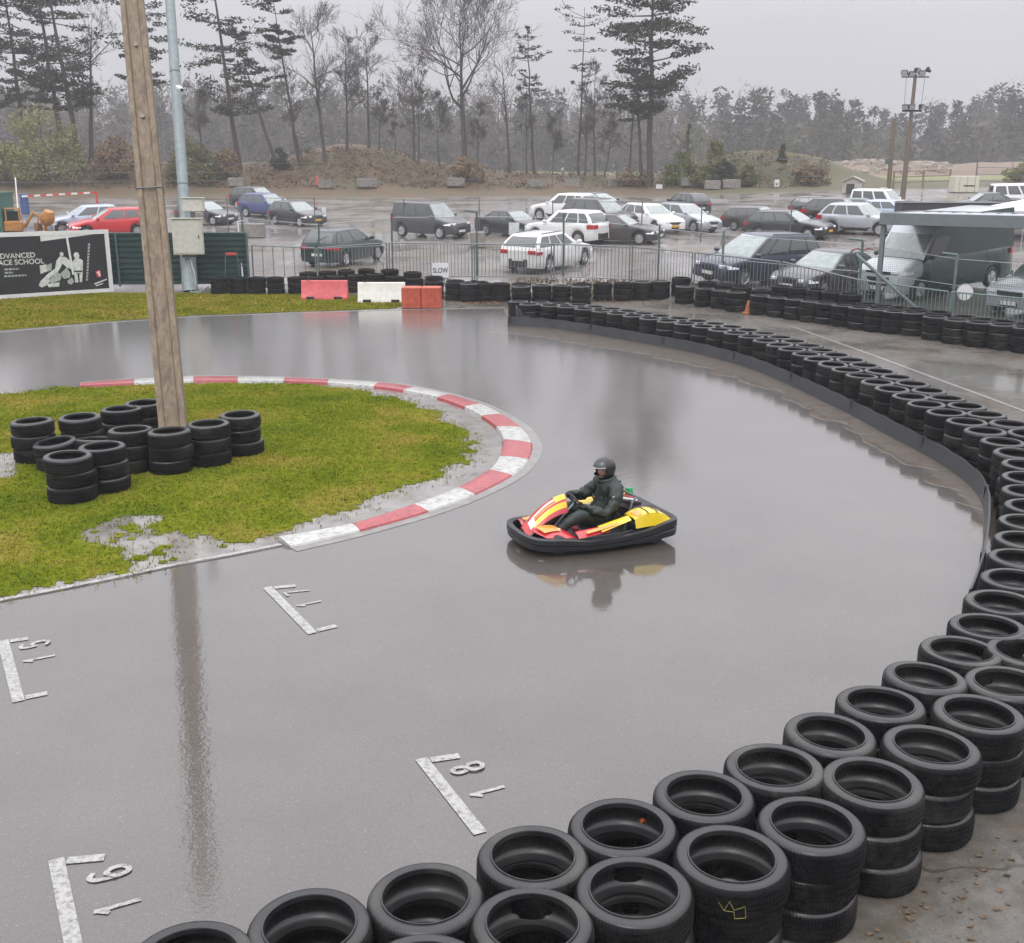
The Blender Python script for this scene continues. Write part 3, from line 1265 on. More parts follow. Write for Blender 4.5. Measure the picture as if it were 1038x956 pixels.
# yellow chalk crown drawn on one near tyre
cand = [(abs((o.matrix_basis.translation - G(744, 890, .5)).length), o) for k, o in TY.items() if isinstance(o, bpy.types.Object) and o.name.startswith('tyre') and k.startswith('top') and 'paddock-side row from the photo bottom' in k]
ty = min(cand, key=lambda c: c[0])[1]
ty['label'] = 'black tyre with a yellow chalk crown drawn on its tread'
ty['category'] = 'tyre'
rz = ty.rotation_euler.z
mk = MB()
base_a = math.atan2(-ty.location.y, -ty.location.x - .0) - rz + .12
K = [(-.09, .135), (-.06, .09), (-.035, .15), (-.01, .10), (.045, .125), (.052, .055), (-.005, .05), (-.01, .09), (-.06, .09)]
for (a0, z0), (a1, z1) in zip(K, K[1:]):
    mk.tube([((.3255) * math.cos(base_a + a / .32), .3255 * math.sin(base_a + a / .32), z) for a, z in ((a0, z0), ((a0 + a1) / 2, (z0 + z1) / 2), (a1, z1))], .0013, 4)
mk.build('chalk_drawing', plain('yellow_chalk', (.30, .28, .06), .8, var=.5, scale=20), ty)

# an orange leaf-like scrap lying in one tyre
lf = MB()
lp = G(652, 832, .47)
lf.grid(lambda u, v: (lp.x + .05 * (u - .5) * (1 - abs(v - .5)), lp.y + .07 * (v - .5), .47 + .02 * math.sin(3 * u) + .015 * v), 4, 4)
lo = lf.build('leaf', plain('orange_leaf', (.45, .10, .02), .5))
recentre(lo)
tag(lo, 'small orange leaf caught inside a near tyre', 'leaf')

# ------------------------------------------------------------------ rubber belt along the foot of the barrier
bl = walk(BELT_LINE, .22)
bl = [p for p in bl if p.y > 10.0][::-1]     # from the far end towards the camera
seg = max(2, len(bl) // 8)
nb_ = 0
i = 0
while i < len(bl) - 3:
    P = bl[i:i + seg + 1]
    if len(bl) - (i + seg) < 4:
        P = bl[i:]
    nb_ += 1
    mb = MB()
    n = len(P)
    Q = offset2(P, .022)
    H_ = .25
    vs = []
    for k in range(n):
        sag = .012 * math.sin(3.1 * k / max(1, n - 1)) + .008 * math.sin(k * 1.7 + i)
        for (pp, dz) in ((P[k], 0), (P[k], 1), (Q[k], 1), (Q[k], 0)):
            lean_ = .03 * (1 - dz)
            d_ = (Q[k] - P[k]).normalized()
            vs.append((pp.x + d_.x * lean_, pp.y + d_.y * lean_, .006 + dz * (H_ + sag)))
    fs = []
    for k in range(n - 1):
        for j in range(4):
            j2 = (j + 1) % 4
            fs.append((k * 4 + j, k * 4 + j2, (k + 1) * 4 + j2, (k + 1) * 4 + j))
    fs.append((0, 1, 2, 3))
    fs.append(tuple(reversed(range((n - 1) * 4, n * 4))))
    mb.add(vs, fs)
    root = empty('rubber_belt', (0, 0, 0), 0, 'long dark rubber belt strip along the tyre foot, %s from the far end' % nth(nb_), 'rubber belt', 'rubber belt strips along the barrier')
    c = P[len(P) // 2]
    root.location = (c.x, c.y, 0)
    o = mb.build('strip', M['rubber'], root, 40)
    o.data.transform(Matrix.Translation((-c.x, -c.y, 0)))
    # lap joint batten at the start of the strip
    d_ = (P[1] - P[0]).normalized()
    jb = MB().box((0, 0, 0), (.10, .014, .26), Matrix(((d_.x, -d_.y, 0), (d_.y, d_.x, 0), (0, 0, 1))))
    nn = (Q[0] - P[0]).normalized()
    side = -1 if (P[1] - P[0]).cross(nn) > 0 else 1
    q = P[0] + d_ * .06
    jo = jb.build('joint_strap', M['black'], root)
    jo.location = (q.x - nn.x * .012 - c.x, q.y - nn.y * .012 - c.y, .135)
    jo2 = jo.copy()
    link(jo2, root)
    jo2.location = (q.x + nn.x * .036 - c.x, q.y + nn.y * .036 - c.y, .135)
    i += seg
# belt curled round the first stack
e0 = inn[-1]
cb = MB()
ring = []
for k in range(13):
    a = R(95 + k * 15)
    ring.append((e0.x + .365 * math.cos(a), e0.y + .365 * math.sin(a)))
vs, fs = [], []
for k, (x, y) in enumerate(ring):
    d_ = Vector((x - e0.x, y - e0.y)).normalized()
    top = .55 - .012 * abs(k - 4) - (.16 if k > 9 else 0)
    for s_, z in ((0, .006), (0, top), (.02, top), (.02, .006)):
        vs.append((x + d_.x * s_, y + d_.y * s_, z))
for k in range(len(ring) - 1):
    for j in range(4):
        j2 = (j + 1) % 4
        fs.append((k * 4 + j, k * 4 + j2, (k + 1) * 4 + j2, (k + 1) * 4 + j))
cb.add(vs, fs)
c_ = cb.build('rubber_belt', M['rubber'], None, 40)
recentre(c_)
tag(c_, 'bent rubber sheet wrapped round the end stack of the barrier', 'rubber belt')


# ------------------------------------------------------------------ cars
def ground_matrix(x, y, yaw):
    e = .8
    n = Vector((terrain(x - e, y) - terrain(x + e, y), terrain(x, y - e) - terrain(x, y + e), 2 * e)).normalized()
    f = Vector((math.cos(yaw), math.sin(yaw), 0))
    f = (f - n * f.dot(n)).normalized()
    l = n.cross(f)
    return Matrix((f, l, n)).transposed()


CAR = {
    'hatch': dict(L=4.1, W=1.76, H=1.47, prof=[(-2.05, .80), (-1.98, .95), (-1.2, .98), (.75, .93), (1.2, .88), (1.75, .76), (1.98, .66), (2.05, .5)],
                  cab=(.95, .1, -1.55, -1.98), win=[(.12, .47), (.50, .80), (.83, .96)], ax=(1.28, -1.22)),
    'wagon': dict(L=4.65, W=1.82, H=1.46, prof=[(-2.32, .84), (-2.25, .98), (-1.2, .97), (.85, .93), (1.4, .87), (2.0, .75), (2.25, .64), (2.32, .5)],
                  cab=(1.02, .2, -1.75, -2.26), win=[(.12, .40), (.43, .68), (.71, .95)], ax=(1.42, -1.38)),
    'sedan': dict(L=4.55, W=1.80, H=1.44, prof=[(-2.27, .84), (-2.2, .98), (-1.5, 1.0), (-1.1, .96), (.85, .92), (1.4, .86), (1.95, .75), (2.2, .64), (2.27, .5)],
                  cab=(1.0, .2, -.95, -1.62), win=[(.12, .46), (.50, .84)], ax=(1.4, -1.32)),
    'suv': dict(L=4.45, W=1.86, H=1.66, prof=[(-2.22, .92), (-2.15, 1.08), (-1.2, 1.08), (.8, 1.02), (1.35, .98), (1.95, .88), (2.15, .76), (2.22, .55)],
                cab=(.98, .25, -1.65, -2.14), win=[(.12, .42), (.45, .72), (.75, .95)], ax=(1.36, -1.32)),
    'mpv': dict(L=4.6, W=1.84, H=1.68, prof=[(-2.3, .9), (-2.24, 1.05), (-1.2, 1.03), (.9, 1.0), (1.45, .92), (2.05, .78), (2.24, .66), (2.3, .5)],
                cab=(1.32, .30, -1.95, -2.25), win=[(.06, .18), (.21, .47), (.50, .76), (.79, .97)], ax=(1.45, -1.35)),
    'smallvan': dict(L=4.4, W=1.82, H=1.84, prof=[(-2.2, .95), (-2.17, 1.1), (-1.2, 1.1), (.95, 1.08), (1.4, 1.02), (1.95, .9), (2.14, .76), (2.2, .55)],
                     cab=(1.18, .55, -2.08, -2.17), win=[(.08, .36), (.40, .66), (.70, .95)], ax=(1.38, -1.35)),
    'van': dict(L=5.9, W=2.0, H=2.62, prof=[(-2.95, 1.1), (-2.93, 1.3), (-1.2, 1.3), (1.6, 1.3), (2.15, 1.22), (2.7, 1.05), (2.9, .85), (2.95, .6)],
                cab=(1.98, 1.02, -2.90, -2.93), win=[(.035, .20)], ax=(2.0, -1.75)),
}
GLASSY = M['glass']
TYM = plain('car_tyre', (.018, .018, .019), .6)
LENS = plain('headlight_lens', (.75, .77, .80), .15)
RED_L = plain('red_tail_lens', (.45, .012, .018), .2)
PLATE_W = plain('white_number_plate', (.70, .70, .66), .5)
PLATE_Y = plain('orange_number_plate', (.72, .36, .03), .5)
DARK = plain('car_dark_trim', (.018, .019, .021), .5)


def car(name, label, cat, kind, paint, px, py, yaw, plate=None, roof=None, scale=1.0, group='cars parked beyond the railing', rails=False, tail_dark=False, front=False, wheel_r=None):
    S = CAR[kind]
    L, W, H = S['L'], S['W'], S['H']
    c = G(px, py)
    yaw = R(yaw)
    if front:
        c = c - Vector((math.cos(yaw), math.sin(yaw), 0)) * L / 2
        c.z = terrain(c.x, c.y)
    root = empty(name, c, 0, label, cat, group)
    root.matrix_world = Matrix.Translation(c) @ ground_matrix(c.x, c.y, yaw).to_4x4() @ Matrix.Scale(scale, 4)
    pm = paint
    wr = wheel_r or (.345 if kind in ('suv', 'van', 'smallvan') else .318)
    ar = wr + .055
    prof = S['prof']
    clr = .24 if kind in ('suv', 'van', 'smallvan') else .19

    def wof(x):
        a = max(0, (abs(x) - (L / 2 - .5)) / .5)
        return W / 2 * (1 - (.20 if x > 0 else .12) * a ** 2.2)

    def zlo(x):
        z = clr + .06 * max(0, (abs(x) - (L / 2 - .35)) / .35)
        for xa in S['ax']:
            d = abs(x - xa)
            if d < ar:
                z = max(z, wr + math.sqrt(ar * ar - d * d))
        return z
    xs = {round(-L / 2 + L * i / 16, 4) for i in range(17)}
    for xa in S['ax']:
        for k in range(0, 181, 18):
            xs.add(round(xa + ar * math.cos(R(k)), 4))
        xs.add(round(xa + ar + .012, 4))
        xs.add(round(xa - ar - .012, 4))
    for a, _ in prof:
        xs.add(round(a, 4))
    xs = sorted(x for x in xs if -L / 2 <= x <= L / 2)
    T = [0, .12, .34, .58, .78, .92, 1.0]
    Y = [.94, .975, 1.0, 1.0, .985, .968, .935]

    def side(x, t):
        z0, z1 = zlo(x), interp(x, prof)
        return wof(x) * interp(t, list(zip(T, Y))), z0 + (z1 - z0) * t
    mb = MB()
    ring = []
    for x in xs:
        h = []
        for t in T:
            y, z = side(x, t)
            h.append((x, y, z))
        z1 = interp(x, prof)
        wv = wof(x)
        top = [(x, wv * .85, z1 + .022), (x, wv * .5, z1 + .038), (x, 0, z1 + .045)]
        left = h + top
        right = [(a, -b, d) for a, b, d in reversed(left[:-1])]
        ring.append(left + right)
    n = len(ring[0])
    vs = [p for r in ring for p in r]
    fs = []
    for i in range(len(ring) - 1):
        for j in range(n - 1):
            a = i * n + j
            fs.append((a, a + n, a + n + 1, a + 1))
    fs.append(tuple(range(n)))
    fs.append(tuple(reversed(range((len(ring) - 1) * n, len(ring) * n))))
    mb.add(vs, fs)
    mb.build('body', pm, root, 32)
    # dark floor and wheel wells
    ub = MB().box((0, 0, clr + .17), (L * .94, W * .74, .30))
    ub.build('underbody', DARK, root)
    # greenhouse
    xf0, xf1, xr1, xr0 = S['cab']
    zr = H - .05

    def lev(v):
        e = v
        xf = xf0 + (xf1 - xf0) * e
        xr = xr0 + (xr1 - xr0) * (e ** 1.5)
        hw = W / 2 * (.925 + ((.70 if kind != 'van' else .84) - .925) * (v ** 1.15))
        return xf, xr, hw
    BUL = .10 if kind != 'van' else .06

    def zat(x, v):
        zb = interp(x, prof) - .015
        return zb + (zr - zb) * v

    def pfront(v, q, o=0):
        xf, xr, hw = lev(v)
        x = xf - BUL * q * q + o
        return Vector((x, hw * q, zat(xf, v) + o * .5))

    def prear(v, q, o=0):
        xf, xr, hw = lev(v)
        return Vector((xr + BUL * .7 * q * q - o, hw * q, zat(xr, v) + o * .3))

    def pside(v, s, sg, o=0):
        xf, xr, hw = lev(v)
        a, b = xf - BUL, xr + BUL * .7
        x = a + (b - a) * s
        bow = .03 * math.sin(math.pi * min(1, max(0, s)))
        return Vector((x, sg * (hw + bow * (1 - .5 * v) + o), zat(x, v) + o * .3))
    mb = MB()
    rings = []
    for v in (0, .25, .5, .75, .92, 1.0):
        r = [pfront(v, q) for q in (-1, -.5, 0, .5)] + [pside(v, s, 1) for s in (0, .15, .35, .55, .75, .9)] + [prear(v, q) for q in (1, .5, 0, -.5)] + [pside(v, s, -1) for s in (1, .9, .75, .55, .35, .15)]
        rings.append(r)
    top = rings[-1]
    cx_ = sum(p.x for p in top) / len(top)
    for k, dz in ((.93, .028), (.7, .045), (.3, .052)):
        rings.append([Vector((cx_ + (p.x - cx_) * (k if k > .9 else k), p.y * k, p.z + dz)) for p in top])
    n = len(rings[0])
    vs = [p for r in rings for p in r]
    fs = []
    for i in range(len(rings) - 1):
        for j in range(n):
            j2 = (j + 1) % n
            fs.append((i * n + j, i * n + j2, (i + 1) * n + j2, (i + 1) * n + j))
    fs.append(tuple(range((len(rings) - 1) * n, len(rings) * n)))
    mb.add(vs, fs)
    mb.build('roof', roof or pm, root, 40)
    o_ = .008
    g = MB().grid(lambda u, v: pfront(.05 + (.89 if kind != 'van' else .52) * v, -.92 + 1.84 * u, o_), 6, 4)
    g.build('windscreen', M['wet_skyglass'], root, 60)
    if kind != 'van':
        g = MB().grid(lambda u, v: prear(.10 + .78 * v, -.86 + 1.72 * u, o_), 5, 4)
        g.build('rear_window', GLASSY, root, 60)
    for sg in (1, -1):
        for s0, s1 in S['win']:
            g = MB().grid(lambda u, v: pside(.08 + (.80 if kind != 'van' else .42) * v, s0 + (s1 - s0) * u, sg, o_), 4, 4)
            g.build('side_window', GLASSY, root, 60)
        # lights at the corners
        zh = interp(L / 2 - .25, prof) - .07
        hl = MB()
        hl.grid(lambda u, v: Vector((L / 2 - .52 + .50 * u, sg * (wof(L / 2 - .52 + .50 * u) * (1.0 - .05 * v) + .012) * (1 if u < .8 else 1 - .28 * (u - .8) / .2), zh - .10 + .13 * v * (1 - .25 * (1 - u)) - .02 * u)), 8, 3)
        hl.box((L / 2 - .03, sg * W * .31, zh - .045), (.06, W * .13, .11), bev=.02)
        hl.build('headlight', LENS, root, 40)
        zt = interp(-L / 2 + .08, prof) - .13
        tl = MB()
        tall = .34 if kind in ('smallvan', 'van', 'suv') else .20
        tl.grid(lambda u, v: Vector((-L / 2 + .34 - .34 * u, sg * (wof(-L / 2 + .34 - .34 * u) * 1.0 + .012), zt - .12 + tall * v * .6)), 5, 3)
        tl.box((-L / 2 - .005, sg * W * .34, zt - .02), (.04, W * .19, .15 if tall < .3 else .2), bev=.015)
        tl.build('tail_light', RED_L, root, 40)
        mi = MB().box((xf0 - .28, sg * (W / 2 + .08), interp(xf0, prof) + .10), (.13, .22, .15), bev=.04)
        mi.box((xf0 - .25, sg * (W / 2 - .03), interp(xf0, prof) + .05), (.06, .12, .05))
        mi.build('door_mirror', DARK if kind in ('van',) else pm, root, 40)
        # sill / lower trim
        if kind in ('suv', 'van'):
            s_ = MB()
            xa, xb = S['ax'][1] + ar, S['ax'][0] - ar
            s_.grid(lambda u, v: Vector((xa + (xb - xa) * u, sg * (side(xa + (xb - xa) * u, .02 + .2 * v)[0] + .008), side(xa + (xb - xa) * u, .02 + .2 * v)[1])), 6, 2)
            s_.build('sill_trim', DARK, root)
        # door shut lines
        for s0, s1 in zip(S['win'], S['win'][1:] + [None]):
            pass
    gb = MB()
    gb.grid(lambda u, v: Vector((L / 2 + .010 - .02 * (2 * u - 1) ** 2, (u - .5) * W * .44, .50 + .13 * v + (.14 if kind in ('suv', 'van') else .0))), 6, 2)
    if kind == 'van':
        gb.grid(lambda u, v: Vector((L / 2 + .012 - .03 * (2 * u - 1) ** 2, (u - .5) * W * .60, .50 + .12 * v)), 6, 2)
        gb.grid(lambda u, v: Vector((L / 2 - .02 - .03 * (2 * u - 1) ** 2, (u - .5) * W * .50, .86 + .10 * v)), 6, 2)
    gb.build('grille', DARK, root)
    lb = MB()
    lb.grid(lambda u, v: Vector((L / 2 + .008 - .03 * (2 * u - 1) ** 2, (u - .5) * W * .62, clr + .08 + .13 * v)), 6, 2)
    lb.build('lower_intake', DARK, root)
    rb = MB()
    rb.grid(lambda u, v: Vector((-L / 2 - .008 + .02 * (2 * u - 1) ** 2, (u - .5) * W * .74, clr + .07 + (.30 if tail_dark else .16) * v)), 6, 2)
    rb.build('rear_bumper_trim', DARK, root)
    for x, ang in ((L / 2 + .02, 0), (-L / 2 - .018, 0)):
        zz = .42 if x > 0 else interp(-L / 2 + .05, prof) - .38
        pb = MB().box((x, 0, zz), (.012, .50, .11))
        pb.build('number_plate', plate or PLATE_W, root)
    if rails:
        for sg in (1, -1):
            rl = MB()
            P_ = [pside(1.0, s, sg) + Vector((0, -sg * .06, .055 if .05 < s < .95 else .0)) for s in (.04, .1, .5, .9, .96)]
            rl.tube(P_, .018, 6)
            rl.build('roof_rail', M['darksteel'], root)
    # wheels
    if ('wheel', wr) not in _cache:
        tb = MB().lathe([(wr * .66, -.09), (wr * .9, -.105), (wr, -.07), (wr, .07), (wr * .9, .105), (wr * .66, .09)], 24, closed=True)
        tme = tb.mesh('tyre')
        tme.materials.append(TYM)
        tme.shade_smooth()
        tme.set_sharp_from_angle(angle=R(35))
        rm = MB().lathe([(wr * .67, .06), (wr * .64, .088), (wr * .58, .06), (wr * .57, -.05)], 24)
        for k in range(5):
            a = 2 * math.pi * k / 5
            Mx = Matrix.Rotation(a, 3, 'Z')
            rm.box(Mx @ Vector((wr * .33, 0, .068)), (wr * .62, wr * .17, .03), Mx)
        rm.lathe([(wr * .15, .05), (wr * .15, .085), (.01, .09)], 12)
        rme = rm.mesh('rim')
        rme.materials.append(M['chrome'])
        rme.polygons.foreach_set('material_index', [0] * len(rme.polygons))
        dk = MB().lathe([(wr * .60, .02), (wr * .60, .03)], 20)
        _cache[('wheel', wr)] = (tme, rme)
        dme = dk.mesh('brake_disc')
        dme.materials.append(DARK)
        _cache[('disc', wr)] = dme
    tme, rme = _cache[('wheel', wr)]
    for xa in S['ax']:
        for sg in (1, -1):
            wl = link(bpy.data.objects.new('wheel', tme), root)
            wl.location = (xa, sg * (W / 2 - .115), wr)
            wl.rotation_euler = (R(-90 * sg), 0, 0)
            ri = link(bpy.data.objects.new('rim', rme), wl)
            di = link(bpy.data.objects.new('brake_disc', _cache[('disc', wr)]), wl)
    return root


PT = lambda n, c, m=0.0: m_paint(n, c, m)
P_white = PT('white_paint', (.74, .74, .73))
P_black = PT('black_paint', (.018, .019, .022))
P_grey = PT('dark_grey_paint', (.055, .058, .064), .2)
P_silver = PT('silver_paint', (.42, .44, .47), .4)
P_blue = PT('blue_paint', (.035, .055, .17))
P_navy = PT('navy_paint', (.022, .026, .05))
P_red = PT('red_paint', (.52, .025, .03))
P_green = PT('dark_green_paint', (.006, .026, .022))
P_brown = PT('brown_grey_paint', (.05, .043, .043), .2)
P_lblue = PT('pale_blue_paint', (.42, .48, .58), .2)
P_vangreen = PT('black_green_paint', (.006, .024, .019))

car('parked_car', 'dark green car seen from behind at the left railing gate', 'car', 'hatch', P_green, 350, 266, 66, scale=1.0)
car('parked_car', 'white estate car seen from behind close to the railing', 'car', 'wagon', P_white, 556, 271, 58, tail_dark=True, rails=True)
car('parked_car', 'white crossover with a dark rear bumper, facing left behind the estate car', 'car', 'suv', P_white, 575, 246, 140, tail_dark=True, scale=.95)
car('parked_car', 'white crossover with black tailgate at the back of the middle group', 'car', 'suv', P_white, 573, 223, 143, tail_dark=True, scale=.95)
car('parked_car', 'charcoal hatchback behind the two white crossovers', 'car', 'suv', P_brown, 610, 233, -42)
car('parked_car', 'grey car with bright windscreen parked rearmost beside the white crossovers', 'car', 'hatch', P_grey, 608, 220, -40)
car('parked_car', 'dark grey saloon with long bonnet pointing right of the white crossover', 'car', 'sedan', P_brown, 626, 246, -24, scale=.95)
car('parked_car', 'black saloon behind the white board on the wire fence', 'car', 'sedan', P_black, 520, 239, -42, scale=.9)
car('parked_car', 'white hatchback with orange number plate facing the camera', 'car', 'hatch', P_white, 660, 234, -58, plate=PLATE_Y, scale=.95)
car('parked_car', 'silver estate car just right of the white hatchback', 'car', 'hatch', P_silver, 695, 233, -50, scale=.95)
car('parked_car', 'black car seen from behind above the silver estate', 'car', 'suv', P_black, 693, 218, 118, scale=.85)
car('parked_car', 'grey people carrier van standing alone in the car park', 'van', 'smallvan', P_grey, 437, 240, -38, scale=.95)
car('parked_car', 'bright blue car beside the small black hatchback', 'car', 'suv', P_blue, 272, 220, -33, scale=.88)
car('parked_car', 'dark pickup-like car behind the bright blue car', 'car', 'suv', P_black, 262, 212, -30, scale=.9)
car('parked_car', 'small black hatchback with orange number plate beside the blue car', 'car', 'hatch', P_black, 302, 228, -42, plate=PLATE_Y, scale=.92)
car('parked_car', 'grey car half hidden behind the lamp post', 'car', 'hatch', P_grey, 210, 227, -28, scale=.9)
car('parked_car', 'bright red hatchback behind the banner', 'car', 'hatch', P_red, 113, 240, 207)
car('parked_car', 'pale blue car with bright windscreen beside the red hatchback', 'car', 'hatch', P_lblue, 87, 236, 210)
car('parked_car', 'navy people carrier with roof rails behind the right-hand railing', 'car', 'mpv', P_navy, 766, 286, 213, rails=True, scale=1.04)
car('parked_car', 'dark grey saloon between the navy people carrier and the big van', 'car', 'sedan', P_grey, 838, 296, 219)
bigvan = car('parked_van', 'large dark panel van with painted sky sheen on bonnet beside the canopy', 'van', 'van', P_vangreen, 888, 305, 213, front=True)
car('parked_car', 'silver car with chrome front at the right edge behind railing', 'car', 'suv', P_silver, 1064, 313, 214, scale=.98)
car('parked_car', 'dark brown estate behind the black estate with orange plate', 'car', 'wagon', P_brown, 770, 233, -36, scale=.85)
car('parked_car', 'black estate with orange number plate left of the silver crossover', 'car', 'wagon', P_black, 800, 241, -38, plate=PLATE_Y, scale=.92)
car('parked_car', 'dark grey hatchback left of the white van by the hut', 'car', 'hatch', P_grey, 830, 221, -20, scale=.85)
car('parked_car', 'brown crossover behind the silver crossover', 'car', 'suv', P_brown, 852, 229, -30, scale=.9)
car('parked_car', 'teal grey car between brown crossover and white van', 'car', 'hatch', PT('teal_paint', (.06, .10, .10)), 876, 224, -30, scale=.85)
car('parked_car', 'silver crossover with dark wheels before the white van', 'car', 'suv', P_silver, 872, 237, -38, scale=.92)
car('parked_van', 'white delivery van beside the wooden hut and floodlight mast', 'van', 'smallvan', P_white, 893, 218, -42, scale=.82)
car('parked_car', 'pale blue car in front of the white delivery van', 'car', 'hatch', P_lblue, 905, 226, -35, scale=.85)
car('parked_car', 'black saloon near the white container on the right', 'car', 'sedan', P_black, 996, 217, 172, scale=.85)
car('parked_van', 'white van at the right edge beyond the canopy', 'van', 'smallvan', P_white, 1034, 213, -10, scale=.85)
# sky reflection painted pale onto the dark van's bonnet, nose and roof
pv_ = MB()
for ch in bigvan.children:
    if ch.name.startswith('body') or ch.name.startswith('roof'):
        me = ch.data
        me.materials.append(PT('sky_sheen_front', (.46, .49, .52), .1))
        for p in me.polygons:
            c = p.center
            if ch.name.startswith('body'):
                if c.x > 2.02 + .0 and (c.z > .62 or c.x > 2.6):
                    p.material_index = 1
            elif p.normal.z > .75 or (p.normal.x > .35 and c.x > .6):
                p.material_index = 1


# ------------------------------------------------------------------ poles
def rel(pts, c):
    return [Vector(p) - Vector(c) for p in pts]


def m_pole():
    t = NT('weathered_pole')
    o = t.obj()
    mp = t.n('ShaderNodeMapping')
    mp.inputs['Scale'].default_value = (7, 7, .5)
    t.l(o, mp.inputs['Vector'])
    v = t.noise(mp.outputs[0], 2.5, 6, .7, .3)
    st_ = t.noise(mp.outputs[0], 1.1, 4, .7)
    c = t.ramp(v, [(.28, (.12, .085, .055)), (.55, (.215, .16, .105)), (.75, (.30, .235, .165))])
    c = t.mix(t.ramp(st_, [(.48, 0.0), (.66, .75)]), c, (.085, .062, .045))
    t.set(Base_Color=c, Roughness=.7, Normal=t.bump(v, .5, .02), Coat_Weight=.15, Coat_Roughness=.3)
    return t.m


M['pole'] = m_pole()
b0 = G(178, 455, 0)
Zp = depth(b0)
t0 = AT(134, 0, Zp + .9)
dirv = (t0 - b0).normalized()
LP = 12.8
root = empty('leaning_pole', b0, 0, 'thick weathered brown pole leaning left out of the grass island', 'pole')
# H-shaped section: two edge ribs with a sunken web, broad face to the track
mb = MB()
xax = Vector((1, .18, 0)).normalized()
xax = (xax - dirv * xax.dot(dirv)).normalized()
yax = dirv.cross(xax)
sec = [(-.5, -.42), (-.30, -.42), (-.24, -.30), (.24, -.30), (.30, -.42), (.5, -.42), (.5, .42), (.30, .42), (.24, .30), (-.24, .30), (-.30, .42), (-.5, .42)]
vs, fs = [], []
NL = 24
for k in range(NL + 1):
    s_ = k / NL
    wdt = .425 - .10 * s_
    for a, b in sec:
        j = 1 + .012 * noise.noise(Vector((a * 3, b * 3, s_ * 9)))
        vs.append(dirv * (LP * s_ - .1) + xax * a * wdt * j + yax * b * wdt * .8 * j)
ns = len(sec)
for k in range(NL):
    for j in range(ns):
        j2 = (j + 1) % ns
        fs.append((k * ns + j, k * ns + j2, (k + 1) * ns + j2, (k + 1) * ns + j))
fs.append(tuple(range(NL * ns, (NL + 1) * ns)))
mb.add(vs, fs)
mb.build('shaft', M['pole'], root)
for py_ in (34, 112):
    q = AT(120 if False else (145 if py_ > 60 else 136), py_, Zp + .35) - b0
    s_ = q.dot(dirv)
    c = dirv * s_ - yax * (.30 * (.425 - .10 * s_ / LP) * .8) * (1 if yax.y > 0 else -1)
    bm_ = MB()
    nrm = -yax if yax.y > 0 else yax
    bm_.tube([c - nrm * .02, c + nrm * .03], .02, 8)
    bm_.tube([c + nrm * .03, c + nrm * .045], .034, 6)
    bm_.build('bolt', plain('rusty_bolt', (.22, .19, .16), .5, metal=.3), root)
bd = MB()
s_ = (AT(160, 187, Zp + .3) - b0).dot(dirv)
ww = .425 - .10 * s_ / LP
loop = [dirv * s_ + xax * a * (ww * 1.02) + yax * b * ww * .82 for a, b in ((-.5, -.42), (.5, -.42), (.5, .42), (-.5, .42), (-.5, -.42))]
bd.tube(loop, .014, 5)
bd.build('band', M['darksteel'], root)

# lamp post with its boxes
lb0 = G(193, 296)
Zl = depth(lb0)
root = empty('lamp_post', lb0, 0, 'tall pale blue-grey steel post with cable at its foot behind the verge', 'post')
P_post = plain('blue_grey_paint', (.23, .27, .275), .45, metal=.2)
tp = AT(168, -60, Zl + 1.0) - lb0
mb = MB()
mb.tube([tp * 0, tp * .12], [.30, .29], 14)
mb.build('foot', P_post, root, 40)
mb = MB()
mb.tube([tp * .12, tp * .3, tp * .62, tp], [.205, .20, .19, .17], 14)
mb.build('shaft', P_post, root, 40)
for k in (.30, .62):
    MB().tube([tp * k - tp.normalized() * .03, tp * k + tp.normalized() * .03], [.212 - .03 * k] * 2, 14).build('collar', M['darksteel'], root, 40)
wm = MB()
wm.tube([Vector((.12, -.12, 1.2)), Vector((.3, -.3, .7)), Vector((.35, -.35, .25)), Vector((.1, -.4, .05)), Vector((.5, -.5, .03)), Vector((.8, -.35, .25))], .022, 6)
wm.tube([Vector((.05, -.2, 1.2)), Vector((.2, -.3, .5)), Vector((.5, -.4, .1)), Vector((.25, -.45, .03))], .018, 6)
wm.build('cable', M['steel'], root, 60)

P_box = plain('cream_cabinet_paint', (.50, .49, .44), .5, var=.12)


def at_lamp(px, py, dz=-.5):
    return AT(px, py, Zl + dz)


def cabinet(px, py, wpx, hpx, label, feet):
    sc = FPX / Zl
    wd, hh = wpx / sc, hpx / sc
    c = at_lamp(px, py + hpx / 2)
    r = empty('electric_cabinet', c, R(8), label, 'cabinet')
    b = MB().box((0, 0, hh / 2), (wd, .38, hh), bev=.02).build('case', P_box, r, 40)
    MB().box((0, -.197, hh / 2), (wd * .9, .014, hh * .9), bev=.006).build('door', P_box, r, 40)
    MB().box((0, -.02, hh + .012), (wd * 1.06, .44, .024)).build('lid', P_box, r)
    if feet:
        MB().box((0, .05, -.05), (wd * .5, .12, .10)).build('bracket', M['darksteel'], r)
        MB().box((wd * .38, -.21, hh * .5), (.03, .02, .14)).build('handle', M['black'], r)
    return r


cabinet(192, 240.5, 29, 35, 'large cream electric cabinet mounted on the blue-grey post', True)
cabinet(196.5, 208, 21, 13, 'small cream box above the large electric cabinet', False)

cc = at_lamp(180, 88, -.25)
r = empty('security_camera', cc, R(-55), 'white security camera clamped high on the blue-grey post', 'camera')
MB().box((.22, 0, -.06), (.38, .16, .15), Matrix.Rotation(R(18), 3, 'Y'), bev=.04).build('housing', M['white'], r, 40)
MB().tube([(.40, 0, -.12), (.47, 0, -.145)], .055, 10).build('lens', M['black'], r, 40)
MB().tube([(-.12, 0, .03), (.08, 0, .02)], .03, 8).build('arm', M['white'], r, 40)

